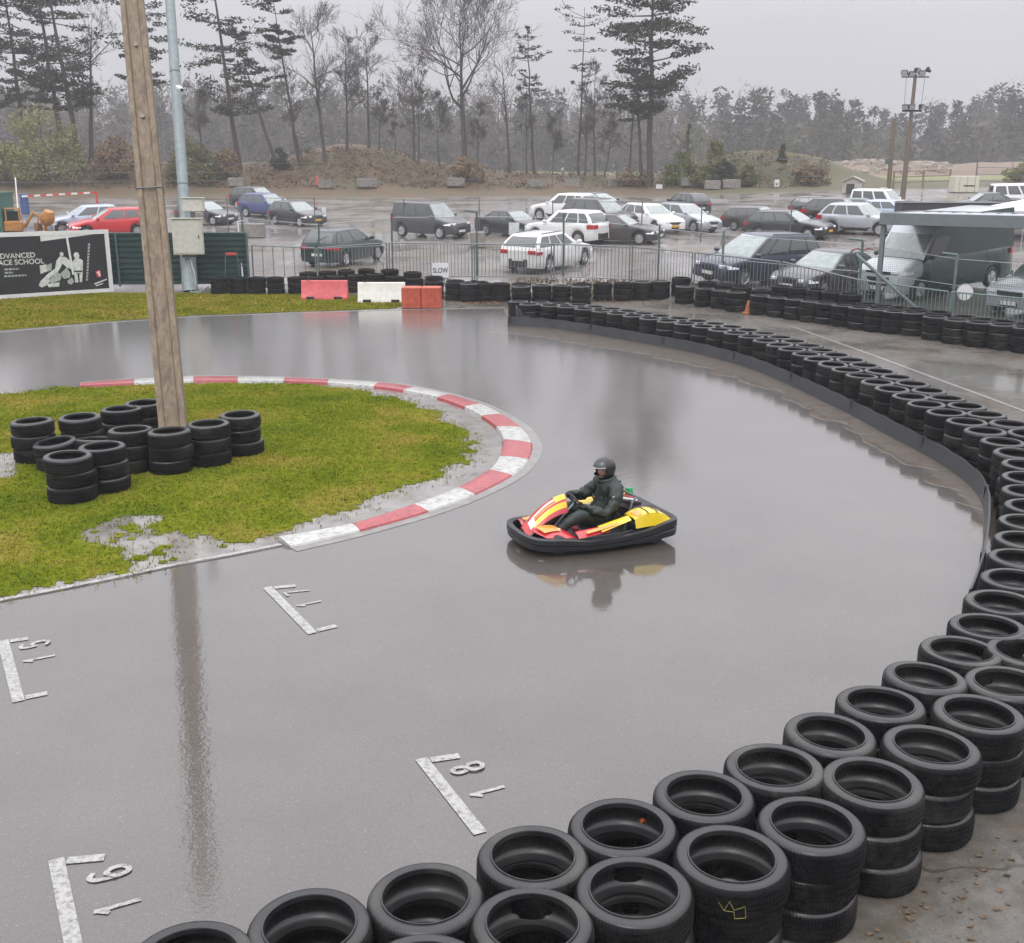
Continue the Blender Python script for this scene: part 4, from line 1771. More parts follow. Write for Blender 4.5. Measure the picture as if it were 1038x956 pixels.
# ------------------------------------------------------------------ green sheet fence and banner
fr = G(254, 288.5)
fl = G(-70, 296)
du = (fl - fr)
du.z = 0
FL = du.length
du.normalize()
ang = math.atan2(du.y, du.x)
root = empty('sheet_fence', fr, ang, 'dark green corrugated sheet fence behind the far-left verge', 'fence')
GREENS = plain('dark_green_sheet', (.014, .045, .042), .42, var=.3, scale=1.5)
mb = MB()
HF = 1.92
rows = 66


def corr(u, v):
    z = .03 + HF * v
    return Vector((u * FL, .035 * (1 if math.sin(v * 9.5 * 2 * math.pi) > 0 else -1) * min(1, abs(math.sin(v * 9.5 * 2 * math.pi)) * 2), z))


mb.grid(corr, 4, 114)
mb.build('sheet', GREENS, root)
for k in range(int(FL / 2.4) + 1):
    MB().box((min(FL - .03, .03 + k * 2.4), .09 * 1, HF / 2), (.07, .07, HF + .06)).build('post', M['greenpost'], root)
# steel frame trestle leaning on the fence
cA = G(236, 294)
r = empty('steel_trestle', cA, R(5), 'thin green steel trestle with red label before the green fence', 'trestle')
mb = MB()
mb.tube([(-.28, 0, 0), (-.2, .12, 1.35)], .022, 6)
mb.tube([(.32, 0, 0), (.22, .12, 1.35)], .022, 6)
mb.tube([(-.2, .12, 1.35), (.22, .12, 1.35)], .022, 6)
mb.tube([(-.26, .03, .3), (.3, .03, .3)], .018, 6)
mb.build('frame', M['greenpost'], r, 40)
MB().box((0, .08, 1.32), (.4, .03, .10), bev=.01).build('label_plate', plain('red_label', (.5, .05, .05), .5), r)
cB = G(247, 292)
r = empty('leaning_rail', cB, 0, 'grey steel tube frame leaning at the right end of the green fence', 'rail')
mb = MB()
tt_ = AT(241, 225, depth(cB) + .4) - cB
mb.tube([(0, 0, 0), tt_], .035, 8)
mb.build('tube', M['steel'], r, 40)
MB().tube([tt_ + Vector((-.02, 0, 0)), tt_ + Vector((.26, .02, .04)), tt_ + Vector((.28, .02, -.2))], .03, 8).build('bent_top', M['steel'], r, 40)

bl0 = G(113, 295.5)
bl1 = G(-70, 308)
bu = bl1 - bl0
bu.z = 0
BW = bu.length
bu.normalize()
root = empty('advertising_banner', bl0, math.atan2(bu.y, bu.x), 'black advertising banner in a white frame with a kart picture, before the green fence', 'banner')
sc = FPX / depth(bl0)
BH = 58 / sc
BK = plain('banner_black', (.012, .012, .016), .45, var=.35, scale=1.2)
WHT = plain('banner_white', (.66, .66, .66), .5, var=.08)
GRY = plain('banner_grey', (.34, .38, .36), .5, var=.25, scale=9)
LGR = plain('banner_pale_grey', (.56, .58, .55), .5, var=.25, scale=9)
REDB = plain('banner_red', (.55, .02, .03), .5)


# local x runs to the photo's left, the face looks along +y of the local frame (towards the track)
def BX(px):
    return (113 - px) / sc * 1.01 * (1 - .00085 * (113 - px))


def bslope(x):
    return -.035 * x * 0


FY = .03
mb = MB().box((BW / 2, 0, BH / 2 + .05), (BW, .03, BH), bev=0)
mb.build('board', BK, root)
mb = MB()
for z in (.05, BH + .05):
    mb.box((BW / 2, FY * .7, z), (BW + .16, .05, .15))
mb.build('frame', WHT, root)
MB().box((0, FY * .7, BH / 2 + .05), (.15, .046, BH - .16)).build('frame_end', WHT, root)
MB().box((BX(74.5) * 1.0, FY * .7, BH * .63 + .05), (.07, .045, BH * .66), Matrix.Rotation(R(4), 3, 'Y')).build('seam', WHT, root)
MB().add([(BX(46), FY + .006, BH + .03), (BX(100), FY + .006, BH + .03), (BX(100), FY + .006, BH - .03), (BX(46), FY + .006, BH - .22)], [(0, 1, 2, 3)]).build('loose_strip', WHT, root)


def put_text(s, x, z, size, name, m, rot=0.0, shear=0):
    me = text_mesh(s, size)
    # text plane -> banner plane (local +x is photo-left, face towards +y)
    for v in me.vertices:
        X, Y_ = v.co.x, v.co.y
        X2 = X * math.cos(rot) - Y_ * math.sin(rot) + shear * Y_
        Y2 = X * math.sin(rot) + Y_ * math.cos(rot)
        v.co = (x - X2, FY + .004, z + Y2)
    me.materials.append(m)
    o = bpy.data.objects.new(name, me)
    return link(o, root)


kx = sc
put_text('ADVANCED', BX(17.5), BH * .655 + .05, .25, 'headline', LGR)
put_text('RACE SCHOOL', BX(21), BH * .55 + .05, .25, 'headline', LGR)
mb = MB()
rnd = random.Random(2)
for rr_, (x0, x1) in enumerate(((4, 20), (4, 13), (3, 27))):      # small print, too small to read
    x = x0
    while x < x1:
        wd = rnd.uniform(2, 4)
        a, b = BX(x), BX(min(x1, x + wd))
        z = BH * (.445 - .055 * rr_) + .05
        mb.add([(a, FY + .003, z - .03), (b, FY + .003, z - .03), (b, FY + .003, z + .03), (a, FY + .003, z + .03)], [(0, 1, 2, 3)])
        x += wd + .8
mb.build('small_print', GRY, root)


def flat(name, polys, m, lift=.0):
    mb = MB()
    for k, P in enumerate(polys):
        P = [(BX(a), FY + .003 + lift + .0012 * k, (294 - b) / sc + .08) for a, b in P]
        mb.add(P, [tuple(range(len(P)))])
    return mb.build(name, m, root)


flat('kart_picture', [[(39, 286), (41, 282), (50, 275), (57, 271), (62, 270), (60, 276), (52, 281), (48, 286), (42, 288)], [(48, 285), (61, 284), (60, 288), (49, 288)],
                      [(42, 267), (49, 266), (49, 273), (42, 275)]], LGR)
flat('kart_picture', [[(50, 280), (58, 274), (64, 276), (62, 282), (52, 285)], [(62, 276), (70, 270), (73, 276), (72, 280), (66, 281)], [(69, 283), (74, 280), (76, 284), (73, 287), (70, 286)],
                      [(49, 267), (55, 265), (54, 272), (49, 273)]], GRY)
flat('driver_picture', [[(57, 273), (60, 263), (64, 259), (70, 260), (74, 264), (75, 272), (70, 270), (66, 266), (62, 272), (59, 274)], [(64, 256), (66, 254.5), (68, 256), (67.5, 259), (64.5, 259)]], LGR, .005)
flat('racer_picture', [[(76, 265), (79, 262), (84, 262), (87, 264), (86, 273), (84, 285), (77, 285), (77, 273)], [(78, 258), (80, 255.5), (83, 256), (84, 259), (83, 262), (79, 262)]], LGR, .005)
flat('racer_picture', [[(77, 273.5), (85.5, 273.5), (85.3, 275), (77, 275)], [(80, 276), (82, 276), (81.5, 285), (80.3, 285)]], BK, .012)
mb = MB()
for k in range(12):
    t_ = k / 12
    a, b = 88 + 6 * t_, 284 - 37 * t_
    mb.add([(BX(a + da), FY + .004, (294 - b - db) / sc + .08) for da, db in ((0, 0), (2.1, -.3), (2.5, -2.6), (.4, -2.3))], [(0, 1, 2, 3)])
mb.build('upright_print', GRY, root)
flat('logo', [[(98.5, 275), (103.5, 274), (104, 281), (99.5, 281)]], REDB)
flat('logo', [[(99.6, 276.2), (101.4, 275), (102.6, 275), (103.2, 280.3), (101.4, 280.3), (101.0, 277.4), (99.8, 277.6)]], WHT, .006)
flat('script_print', [[(96, 287), (109, 283), (109.3, 284.2), (96.4, 288.4)], [(97.5, 289), (105, 287), (105.2, 288), (97.8, 290)]], LGR)

# ------------------------------------------------------------------ railings behind the far barrier
rail_px = [(256, 284, 249.5), (322, 285, 252), (394, 284, 247), (480, 284, 248), (560, 284, 248), (639, 287, 251), (702, 291, 256.5), (790, 300, 266), (874, 312, 285), (960, 324, 296), (1045, 336, 304)]
sect_lab = ['leftmost sparse-barred railing section next to the green fence', 'railing section before the dark green car', 'railing section with the SLOW board at its right end', 'railing section before the black saloon', 'railing section directly before the white estate car',
            'railing section right of the white estate car', 'railing section between the double posts left of the navy car', 'railing section before the navy people carrier', 'railing section before the dark grey saloon', 'railing section before the big dark van', 'railing section before the silver car at the right edge']
M['rail'] = plain('grey_rail_paint', (.17, .185, .19), .45, metal=.3)
M['railg'] = plain('green_rail_paint', (.13, .175, .165), .45, metal=.1)
for i in range(len(rail_px) - 1):
    (xa, ba, ta), (xb, bb, tb) = rail_px[i], rail_px[i + 1]
    pa, pb = G(xa, ba), G(xb, bb)
    ha, hb = (ba - ta) / (FPX / depth(pa)), (bb - tb) / (FPX / depth(pb))
    m = M['railg'] if i >= 8 else M['rail']
    root = empty('railing', pa, 0, 'grey steel ' + sect_lab[i], 'railing', 'railing sections behind the far tyres')
    d = pb - pa
    dn = d.normalized()
    pa0 = dn * .05
    pb0 = d - dn * .05
    up = Vector((0, 0, 1))
    mb = MB()
    mb.tube([pa0, pa0 + up * ha], .028, 6)
    mb.tube([pb0, pb0 + up * hb], .028, 6)
    mb.tube([pa0 + up * ha, pb0 + up * hb], .026, 6)
    mb.tube([pa0 + up * .14, pb0 + up * .14], .022, 6)
    mb.build('frame', m, root, 40)
    nb = 6 if i == 0 else max(6, int(d.length / (.135 if i != 5 else .12)))
    mb = MB()
    for k in range(1, nb):
        t_ = k / nb
        a = pa0.lerp(pb0, t_)
        mb.tube([a + up * .14, a + up * (ha + (hb - ha) * t_)], .0115 if i else .018, 5, cap=False)
    mb.build('bars', m, root)
    for q, hq in ((pa0, ha), (pb0, hb)):
        MB().box(q + Vector((0, .04, .02)), (.10, .34, .04), bev=.01).build('foot', m, root)

# taller wire-mesh fence right behind the railing
posts = [(243, 283, 222), (318, 284, 229), (394, 283, 221), (480, 283, 219), (568, 283, 220), (665, 287, 232), (730, 293, 238), (870, 309, 247), (966, 322, 262), (1045, 332, 268)]
pp = []
for px, b, t in posts:
    q = G(px, b) + Vector((.12, .45, 0))
    q.z = terrain(q.x, q.y)
    pp.append((q, (b - t) / (FPX / depth(q))))
M['net_green'] = m_mesh_net('green_wire_mesh', (.015, .075, .058), .18, 17)
M['net_grey'] = m_mesh_net('thin_wire_mesh', (.16, .17, .165), .09, 13)
root = empty('wire_fence', pp[0][0], 0, 'tall wire-mesh fence on thin posts behind the railing', 'fence')
o0 = pp[0][0]
for k, (q, h) in enumerate(pp):
    g_ = k >= 6
    mb = MB()
    top = q - o0 + Vector((.10 if k in (1,) else 0, 0, h))
    mb.tube([q - o0, top], .045 if g_ else .036, 8)
    if k in (3, 7, 8):
        mb.tube([top, top + Vector((-.45, .0, .05))], .035, 8)
    mb.build('post', M['railg'] if g_ else M['greenpost'], root, 40)
for k in range(len(pp) - 1):
    (qa, ha), (qb, hb) = pp[k], pp[k + 1]
    a, b = qa - o0, qb - o0
    me = MB().add([a + Vector((0, 0, .05)), b + Vector((0, 0, .05)), b + Vector((0, 0, hb * .93)), a + Vector((0, 0, ha * .93))], [(0, 1, 2, 3)])
    me.build('wire_mesh', M['net_green'] if k >= 7 else M['net_grey'], root)
    wm = MB()
    for t_ in (.93, .5):
        wm.tube([a + Vector((0, 0, ha * t_)), b + Vector((0, 0, hb * t_))], .008, 4)
    wm.build('wire', M['steel'], root)
# slanting stay of the fence
st0 = G(935, 318) + Vector((0, -.05, 0))
st1 = AT(868, 258, depth(st0) + .6)
r = empty('stay_bar', st0, 0, 'slanting grey-green stay bar beside the canopy post', 'stay bar')
MB().tube([(0, 0, 0), st1 - st0], .05, 8).build('tube', M['railg'], r, 40)
MB().box((0, 0, .03), (.3, .2, .06)).build('base_plate', M['darksteel'], r)
# hand trolley handles poking over the railing
hc = G(868, 306) + Vector((0, .3, 0))
r = empty('hand_trolley', hc, R(20), 'hand trolley with bent red handles behind the railing', 'trolley')
mb = MB()
s_ = FPX / depth(hc)
for dx in (-.22, .22):
    mb.tube([(dx, 0, .1), (dx, .05, 1.25), (dx - .06, -.05, 1.62), (dx + .05, -.2, 1.7)], .022, 6)
mb.tube([(-.22, .02, .5), (.22, .02, .5)], .02, 6)
mb.tube([(-.22, .03, .9), (.22, .03, .9)], .02, 6)
mb.build('frame', M['darksteel'], r, 40)
mb = MB()
for dx in (-.22, .22):
    mb.tube([(dx - .06, -.05, 1.62), (dx + .05, -.2, 1.70), (dx + .16, -.3, 1.66)], .03, 6)
mb.build('grips', plain('red_grip', (.30, .05, .05), .5), r, 40)
MB().box((0, -.15, .06), (.5, .36, .02)).build('toe_plate', M['darksteel'], r)
for dx in (-.26, .26):
    wl = MB().lathe([(.05, -.04), (.14, -.045), (.16, 0), (.14, .045), (.05, .04)], 14, Matrix.Rotation(R(90), 3, 'Y').to_3x3()).build('wheel', TYM, r, 40)
    wl.location = (dx, .05, .16)

# round white board on the fence, SLOW board, white board on wire fence
def disc_sign(px, py, rad, label, Zoff=0.0, base=None):
    b = G(px, base)
    c = AT(px, py, depth(b) + Zoff)
    r = empty('round_sign', c, 0, label, 'sign')
    MB().lathe([(rad, -.01), (rad, .01)], 28, Matrix.Rotation(R(90), 3, 'X')).build('disc', WHT, r, 30)
    MB().lathe([(rad * .97, .0), (rad * 1.05, .0), (rad * 1.05, .016), (rad * .97, .016)], 28, Matrix.Rotation(R(90), 3, 'X'), closed=True).build('rim', M['steel'], r, 30)
    return r


disc_sign(978, 296, .235, 'blank round white sign tied to the railing beside the silver car', -.12, 325)
b = G(447, 288)
c = AT(446.5, 281.5, depth(b) - .12)
s_ = FPX / depth(b)
r = empty('slow_sign', c, 0, 'small white board reading SLOW above the far tyres', 'sign')
sw, sh = 16.5 / s_, 14.5 / s_
MB().box((0, 0, sh / 2), (sw, .012, sh), bev=.004).build('board', WHT, r)
me = text_mesh('SLOW', sh * .50)
for v in me.vertices:
    v.co = (v.co.x * .74, -.009, sh * .48 + v.co.y)
me.materials.append(plain('sign_black', (.02, .02, .022), .5))
link(bpy.data.objects.new('lettering', me), r)
mb = MB()
for dx in (-.15, .15):
    mb.tube([(dx, .03, -.45), (dx, .03, sh * .8)], .014, 6)
mb.build('stake', M['darksteel'], r, 40)
b = G(521, 262)
c = AT(521, 238, depth(b))
r = empty('notice_board', c, 0, 'blank pale board hung on the wire fence before the black saloon', 'sign')
s_ = FPX / depth(b)
MB().box((0, 0, 6 / s_), (10.5 / s_, .012, 12 / s_), bev=.004).build('board', plain('pale_board', (.55, .58, .58), .5), r)
mb = MB()
for dx in (-.12, .12):
    mb.tube([(dx, .012, 11 / s_), (dx, .014, 14 / s_)], .008, 5)
mb.build('ties', M['darksteel'], r)

# ------------------------------------------------------------------ plastic barriers
def jersey(x0, x1, b, t, m, label, yaw=0.0):
    pc = G((x0 + x1) / 2, b)
    s_ = FPX / depth(pc)
    Lx, Hh = (x1 - x0) / s_, (b - t) / s_ / .97
    r = empty('plastic_barrier', pc, yaw, label, 'barrier')
    prof = [(-.24, 0), (-.24, .14 * Hh), (-.13, .42 * Hh), (-.08, Hh * .97), (-.06, Hh), (.06, Hh), (.08, Hh * .97), (.13, .42 * Hh), (.24, .14 * Hh), (.24, 0)]
    mb = MB()
    xs = [-.5, -.49, -.2, -.17, .17, .2, .49, .5]
    vs = []
    for x in xs:
        k = .94 if abs(x) == .5 else (.93 if abs(x) < .19 else 1)
        for y, z in prof:
            vs.append((x * Lx, y * k, z if z > 0 else 0))
    n = len(prof)
    fs = []
    for i in range(len(xs) - 1):
        for j in range(n):
            j2 = (j + 1) % n
            fs.append((i * n + j, i * n + j2, (i + 1) * n + j2, (i + 1) * n + j))
    fs += [tuple(reversed(range(n))), tuple(range((len(xs) - 1) * n, len(xs) * n))]
    mb.add(vs, fs)
    mb.build('shell', m, r, 30)
    for sx_ in (-.3, .3):
        MB().box((sx_ * Lx, -.245, .07), (.28, .02, .10), bev=.01).build('forklift_slot', M['black'], r)
    MB().tube([(-.35 * Lx, 0, Hh), (-.35 * Lx, 0, Hh + .035)], .06, 10).build('filler_cap', M['black'], r, 40)
    return r


PINK = plain('faded_red_plastic', (.56, .10, .11), .42, var=.2)
jersey(306.5, 353, 303.5, 285, PINK, 'faded red plastic barrier on the verge before the far tyres')
jersey(363.5, 411, 306.5, 287, plain('white_barrier_plastic', (.66, .65, .60), .42, var=.12), 'white plastic barrier between the red barrier and orange blocks')
ORB = plain('orange_red_block', (.45, .085, .045), .5, var=.25)
for k, (x0, x1) in enumerate(((408.3, 427.6), (427.8, 447.5))):
    pc = G((x0 + x1) / 2, 312)
    s_ = FPX / depth(pc)
    r = empty('barrier_block', pc, R(-3), ('left' if k == 0 else 'right') + ' one of the two orange-red blocks at the track edge', 'block', 'orange-red blocks')
    MB().box((0, 0, .345), ((x1 - x0) / s_ * .995, .55, .69), bev=.025).build('block', ORB, r, 35)
    MB().box((0, -.279, .36), ((x1 - x0) / s_ * .7, .012, .42), bev=.006).build('recess_panel', ORB, r, 35)

# orange cone-like scrap by the far tyres
cp = G(758.5, 318)
r = empty('traffic_cone', cp, 0, 'small dirty orange cone standing among the far tyres', 'cone')
MB().box((0, 0, .02), (.34, .34, .04), bev=.01).build('base', plain('dirty_orange', (.34, .11, .03), .6, var=.4), r)
MB().lathe([(.13, .04), (.045, .40), (.02, .41)], 16).build('cone', plain('dirty_orange', (.34, .11, .03), .6, var=.4), r, 40)
MB().lathe([(.099, .17), (.078, .26)], 16).build('band', plain('dirty_white_band', (.5, .45, .38), .6), r, 40)

# yellow post foot by the railing gate
yp = G(355, 283)
r = empty('yellow_block', yp, 0, 'small yellow weight block at the railing gate', 'block')
MB().box((0, 0, .16), (.28, .28, .32), bev=.03, taper=.9).build('block', plain('yellow_block', (.50, .38, .05), .5), r, 35)
MB().tube([(0, 0, .32), (0, 0, .42)], .05, 8).build('socket', M['darksteel'], r, 40)

# ------------------------------------------------------------------ canopy on the right
ca = G(891, 313)
root = empty('canopy', ca, 0, 'flat grey steel canopy on slim posts at the right edge', 'canopy')
CP = plain('blue_grey_fascia', (.17, .195, .20), .4, metal=.2, var=.1)
zt_ = AT(893, 216, depth(ca) - .3).z
e0 = AT(892, 221, depth(ca) - .3) - ca
e1 = AT(1060, 226.5, depth(ca) - 3.3) - ca
ev = (e1 - e0)
ev.z = 0
Lc = ev.length + 4
ev.normalize()
nv = Vector((-ev.y, ev.x, 0))
hF = .36
zc = (e0.z + e1.z) / 2
rotc = Matrix(((ev.x, nv.x, 0), (ev.y, nv.y, 0), (0, 0, 1)))
O_ = Vector((e0.x, e0.y, zc))
MB().box(O_ + ev * (Lc / 2) + Vector((0, 0, 0)), (Lc, .08, hF), rotc, bev=.01).build('fascia', CP, root)
MB().box(O_ + nv * 1.5, (.08, 2.85, hF), rotc, bev=.01).build('fascia', CP, root)
MB().box(O_ + ev * (Lc / 2) + nv * 3.0, (Lc, .08, hF), rotc, bev=.01).build('fascia', CP, root)
mb = MB()
mb.grid(lambda u, v: O_ + ev * (.06 + (Lc - .12) * u) + nv * (.05 + 2.9 * v) + Vector((0, 0, hF / 2 - .06 + .03 * (1 if math.sin(u * 120) > 0 else 0))), 160, 1)
mb.build('roof_sheet', plain('pale_roof_sheet', (.42, .44, .45), .35, metal=.3), root)
for dd, nn in ((.08, .15), (4.6, .15), (.08, 2.8), (4.6, 2.8)):
    b_ = O_ + ev * dd + nv * nn
    gz = terrain(ca.x + b_.x, ca.y + b_.y) - ca.z
    MB().box(Vector((b_.x, b_.y, (gz + zc - hF / 2) / 2)), (.13, .13, zc - hF / 2 - gz), rotc).build('post', CP, root)
# dark flat-topped trailer behind it
tc_ = G(975, 232)
r = empty('flat_trailer', tc_, R(-6), 'long low trailer under a dark tarpaulin behind the canopy', 'trailer')
TARP = plain('dark_tarpaulin', (.025, .026, .032), .45, var=.3, scale=1, bump=.02)
s_ = FPX / depth(tc_)
hT = (232 - 205) / s_
mb = MB()
mb.grid(lambda u, v: Vector(((u - .5) * 6.6, (-.95 + 1.9 * v), hT - .06 * abs(2 * v - 1) ** 3 + .05 * math.sin(u * 22) * (1 - abs(2 * v - 1)))), 30, 6)
mb.build('tarpaulin', TARP, r, 60)
MB().box((0, 0, hT - .45), (6.5, 1.84, .75), bev=.03).build('bed', TARP, r)
for x in (-1.0, .0):
    for sg in (-1, 1):
        wl = MB().lathe([(.1, -.1), (.30, -.11), (.34, 0), (.30, .11), (.1, .1)], 18, Matrix.Rotation(R(90), 3, 'X')).build('wheel', TYM, r, 40)
        wl.location = (x, sg * .95, .34)
MB().box((0, 0, (hT - .8) / 2 + .15), (6.0, .5, hT - .9)).build('chassis', DARK, r)
# white tent roof at the right edge
tc_ = G(1045, 240)
r = empty('party_tent', tc_, R(12), 'white pointed tent roof at the right edge behind the canopy', 'tent')
s_ = FPX / depth(tc_)
h1 = (240 - 213) / s_
TN = plain('white_tent_fabric', (.72, .72, .72), .5, var=.06)
mb = MB()
a_ = 40 / s_
mb.add([(-a_, -a_, h1), (a_, -a_, h1), (a_, a_, h1), (-a_, a_, h1), (0, 0, h1 + .55)], [(0, 1, 4), (1, 2, 4), (2, 3, 4), (3, 0, 4)])
mb.build('roof', TN, r)
mb = MB()
for sx_, sy_, wx, wy in ((0, -1, 2 * a_, .02), (0, 1, 2 * a_, .02), (-1, 0, .02, 2 * a_), (1, 0, .02, 2 * a_)):
    mb.box((sx_ * (a_ + .005), sy_ * (a_ + .005), h1 - .12), (wx, wy, .24))
mb.build('valance', TN, r)
for sx_ in (-1, 1):
    for sy_ in (-1, 1):
        MB().tube([(sx_ * a_ * .97, sy_ * a_ * .97, -.3), (sx_ * a_ * .97, sy_ * a_ * .97, h1)], .03, 6).build('pole', M['steel'], r)


# ------------------------------------------------------------------ masts on the right
M['mastwood'] = m_bark('mast_wood', (.075, .058, .042), (.15, .12, .09))


def mast(px0, py0, px1, py1, r0, r1, name, label, cat, lean_depth=0.0):
    b = G(px0, py0)
    t = AT(px1, py1, depth(b) + lean_depth)
    root = empty(name, b, 0, label, cat)
    d = t - b
    MB().tube([d * 0, d * .5, d], [r0, (r0 + r1) / 2, r1], 10).build('shaft', M['mastwood'], root, 40)
    return root, d


root, d = mast(913.5, 214, 928, 76, .17, .10, 'floodlight_mast', 'tall brown mast with two tiers of floodlights above the car park', 'mast', 1.2)
s_ = FPX / (depth(root.location))
FLD = plain('floodlight_case', (.045, .047, .05), .45, metal=.4)


def flood(c, yaw, tilt):
    o = MB()
    o.box((0, 0, 0), (.42, .20, .34), bev=.05)
    o.box((0, .13, .02), (.3, .10, .2), bev=.03)
    f = o.build('floodlight', FLD, root, 40)
    f.location = c
    f.rotation_euler = (R(tilt), 0, R(yaw))
    g = MB().box((0, -.105, 0), (.36, .012, .27), bev=.02).build('lens', plain('floodlight_glass', (.45, .47, .5), .12), f)
    return f


for dx, yaw, tl, dz in ((-.76, -30, 25, .12), (-.30, 10, 30, .05), (.05, 40, 20, .25), (.35, -10, 30, .1), (.76, 60, -25, .30)):
    flood(d + Vector((dx, -.15, dz)), yaw, tl)
MB().box(d + Vector((0, 0, -.12)), (1.7, .09, .08)).build('crossbar', FLD, root)
MB().box(d * .745 + Vector((0, -.05, -.1)), (1.2, .14, .12)).build('crossbar', FLD, root)
for dx, yaw in ((-.50, -40), (.52, 40), (-.1, 0)):
    flood(d * .745 + Vector((dx, -.25, .12)), yaw, 30)
MB().tube([d * .745 + Vector((.55, 0, -.1)), d + Vector((.6, 0, -.1))], .012, 4).build('cable', FLD, root)
MB().tube([d * .745 + Vector((-.5, 0, -.1)), d + Vector((-.55, 0, -.1))], .012, 4).build('cable', FLD, root)
root, d = mast(899.5, 206, 906.5, 121, .17, .11, 'wooden_pole', 'plain dark wooden pole left of the floodlight mast', 'pole', .5)
MB().box(d * .5 + Vector((-.25, -.1, 0)), (.3, .2, .35), bev=.03).build('box', M['darksteel'], root)
MB().tube([d * .18 + Vector((-.6, -.1, 0)), d * .18 + Vector((.05, -.1, 0))], .03, 6).build('arm', M['white'], root)

# ------------------------------------------------------------------ hut, container, gates and blocks at the far edge
hb_ = G(864, 196)
r = empty('wooden_hut', hb_, R(-20), 'small pale wooden hut with pitched roof and open door', 'hut')
s_ = FPX / depth(hb_)
wH, hH = 19 / s_, 16 / s_
HW = plain('pale_weathered_boards', (.40, .38, .33), .7, var=.2)
mb = MB()
mb.box((0, 0, hH * .36), (wH, wH, hH * .72))
mb.build('wall', HW, r)
mb = MB()
mb.prism([(-.58, .70), (0, 1.0), (.58, .70), (.58, .76), (0, 1.07), (-.58, .76)], lambda a, b: Vector((a * wH, -wH * .62, b * hH)), lambda a, b: Vector((a * wH, wH * .62, b * hH)))
mb.prism([(-.5, .72), (.5, .72), (0, .98)], lambda a, b: Vector((a * wH, -wH * .5, b * hH)), lambda a, b: Vector((a * wH, wH * .5, b * hH)))
mb.build('roof', plain('pale_roof_felt', (.42, .40, .35), .7), r)
MB().box((-.1 * wH, -wH * .505, hH * .3), (wH * .4, .05, hH * .58)).build('door', plain('dark_doorway', (.04, .038, .035), .7), r)
MB().box((wH * .505, 0, hH * .45), (.05, wH * .4, hH * .25)).build('window', GLASSY, r)
cb_ = G(976, 195)
r = empty('cream_container', cb_, R(-4), 'cream flat-sided container beyond the white van', 'container')
s_ = FPX / depth(cb_)
CRM = plain('cream_panel', (.55, .52, .42), .6, var=.1)
MB().box((0, 0, 8.0 / s_), (23 / s_, 1.6, 16 / s_), bev=.03).build('case', CRM, r)
MB().box((2 / s_, -.81, 6.5 / s_), (11 / s_, .02, 1.2 / s_)).build('stripe', DARK, r)
for k in (-.33, .0, .33):
    MB().box((k * 23 / s_, -.805, 8 / s_), (.04, .02, 15 / s_)).build('panel_joint', plain('joint_grey', (.3, .29, .25), .6), r)


def open_fence(pts, h, nrail, label, name='post_fence', spacing=2.5, m=None, net=None, rad=.035):
    P = [G(*p) for p in pts]
    root = empty(name, P[0], 0, label, 'fence')
    m = m or M['darksteel']
    o = P[0]
    for a, b in zip(P, P[1:]):
        n = max(1, int((b - a).length / spacing))
        prev = None
        for k in range(n + 1):
            q = a.lerp(b, k / n)
            q.z = terrain(q.x, q.y)
            if k < n or b is P[-1]:
                MB().tube([q - o, q - o + Vector((0, 0, h))], rad, 5).build('post', m, root)
            if prev is not None:
                mb = MB()
                for j in range(nrail):
                    z = h * (.97 - j * .9 / max(1, nrail))
                    mb.tube([prev - o + Vector((0, 0, z)), q - o + Vector((0, 0, z))], rad * .45, 4, cap=False)
                mb.build('wire', m, root)
                if net:
                    MB().add([prev - o + Vector((0, 0, .03)), q - o + Vector((0, 0, .03)), q - o + Vector((0, 0, h * .97)), prev - o + Vector((0, 0, h * .97))], [(0, 1, 2, 3)]).build('wire_mesh', net, root)
            prev = q
    return root


M['net_thin'] = m_mesh_net('pale_wire_mesh', (.30, .31, .31), .06, 16)
open_fence([(232, 236), (320, 238), (410, 240), (486, 241), (560, 243), (650, 245), (710, 246), (800, 250)], 1.9, 1, 'mesh panel fence running across the middle of the car park', 'panel_fence', 3.4, M['darksteel'], M['net_thin'], .03)
open_fence([(0, 196), (150, 194), (330, 193), (560, 192), (690, 191), (838, 190)], 2.3, 3, 'thin wire fence along the far edge of the car park', 'wire_fence', 5, M['darksteel'], None, .035)
open_fence([(905, 192), (935, 191), (962, 190)], 1.4, 3, 'wooden rail fence right of the floodlight mast', 'rail_fence', 4, M['pole'], None, .08)
open_fence([(988, 192), (1038, 194), (1090, 196)], 2.2, 4, 'dark rail gate right of the cream container', 'rail_gate', 2.5, M['darksteel'], None, .05)
open_fence([(770, 188), (830, 189)], 2.2, 2, 'short dark fence before the right-hand mound', 'wire_fence', 2.5, M['darksteel'], None, .05)
rb_ = random.Random(5)
BLK = [(255, 241, 27), (218, 222, 0), (432, 243, 0), (484, 251, 15), (330, 191, 14), (372, 190, 20), (240, 189, 16), (462, 189, 18), (545, 190, 20), (580, 190, 16), (628, 189, 22), (700, 189, 20), (741, 191, 18), (722, 192, 16), (215, 228, 30), (466, 238, 14)]
nb2 = 0
BL_TXT = {255: 'concrete block under the small black hatchback', 484: 'mossy concrete block left of the black saloon', 215: 'long concrete block right of the blue-grey post', 466: 'concrete block at the nose of the grey van'}
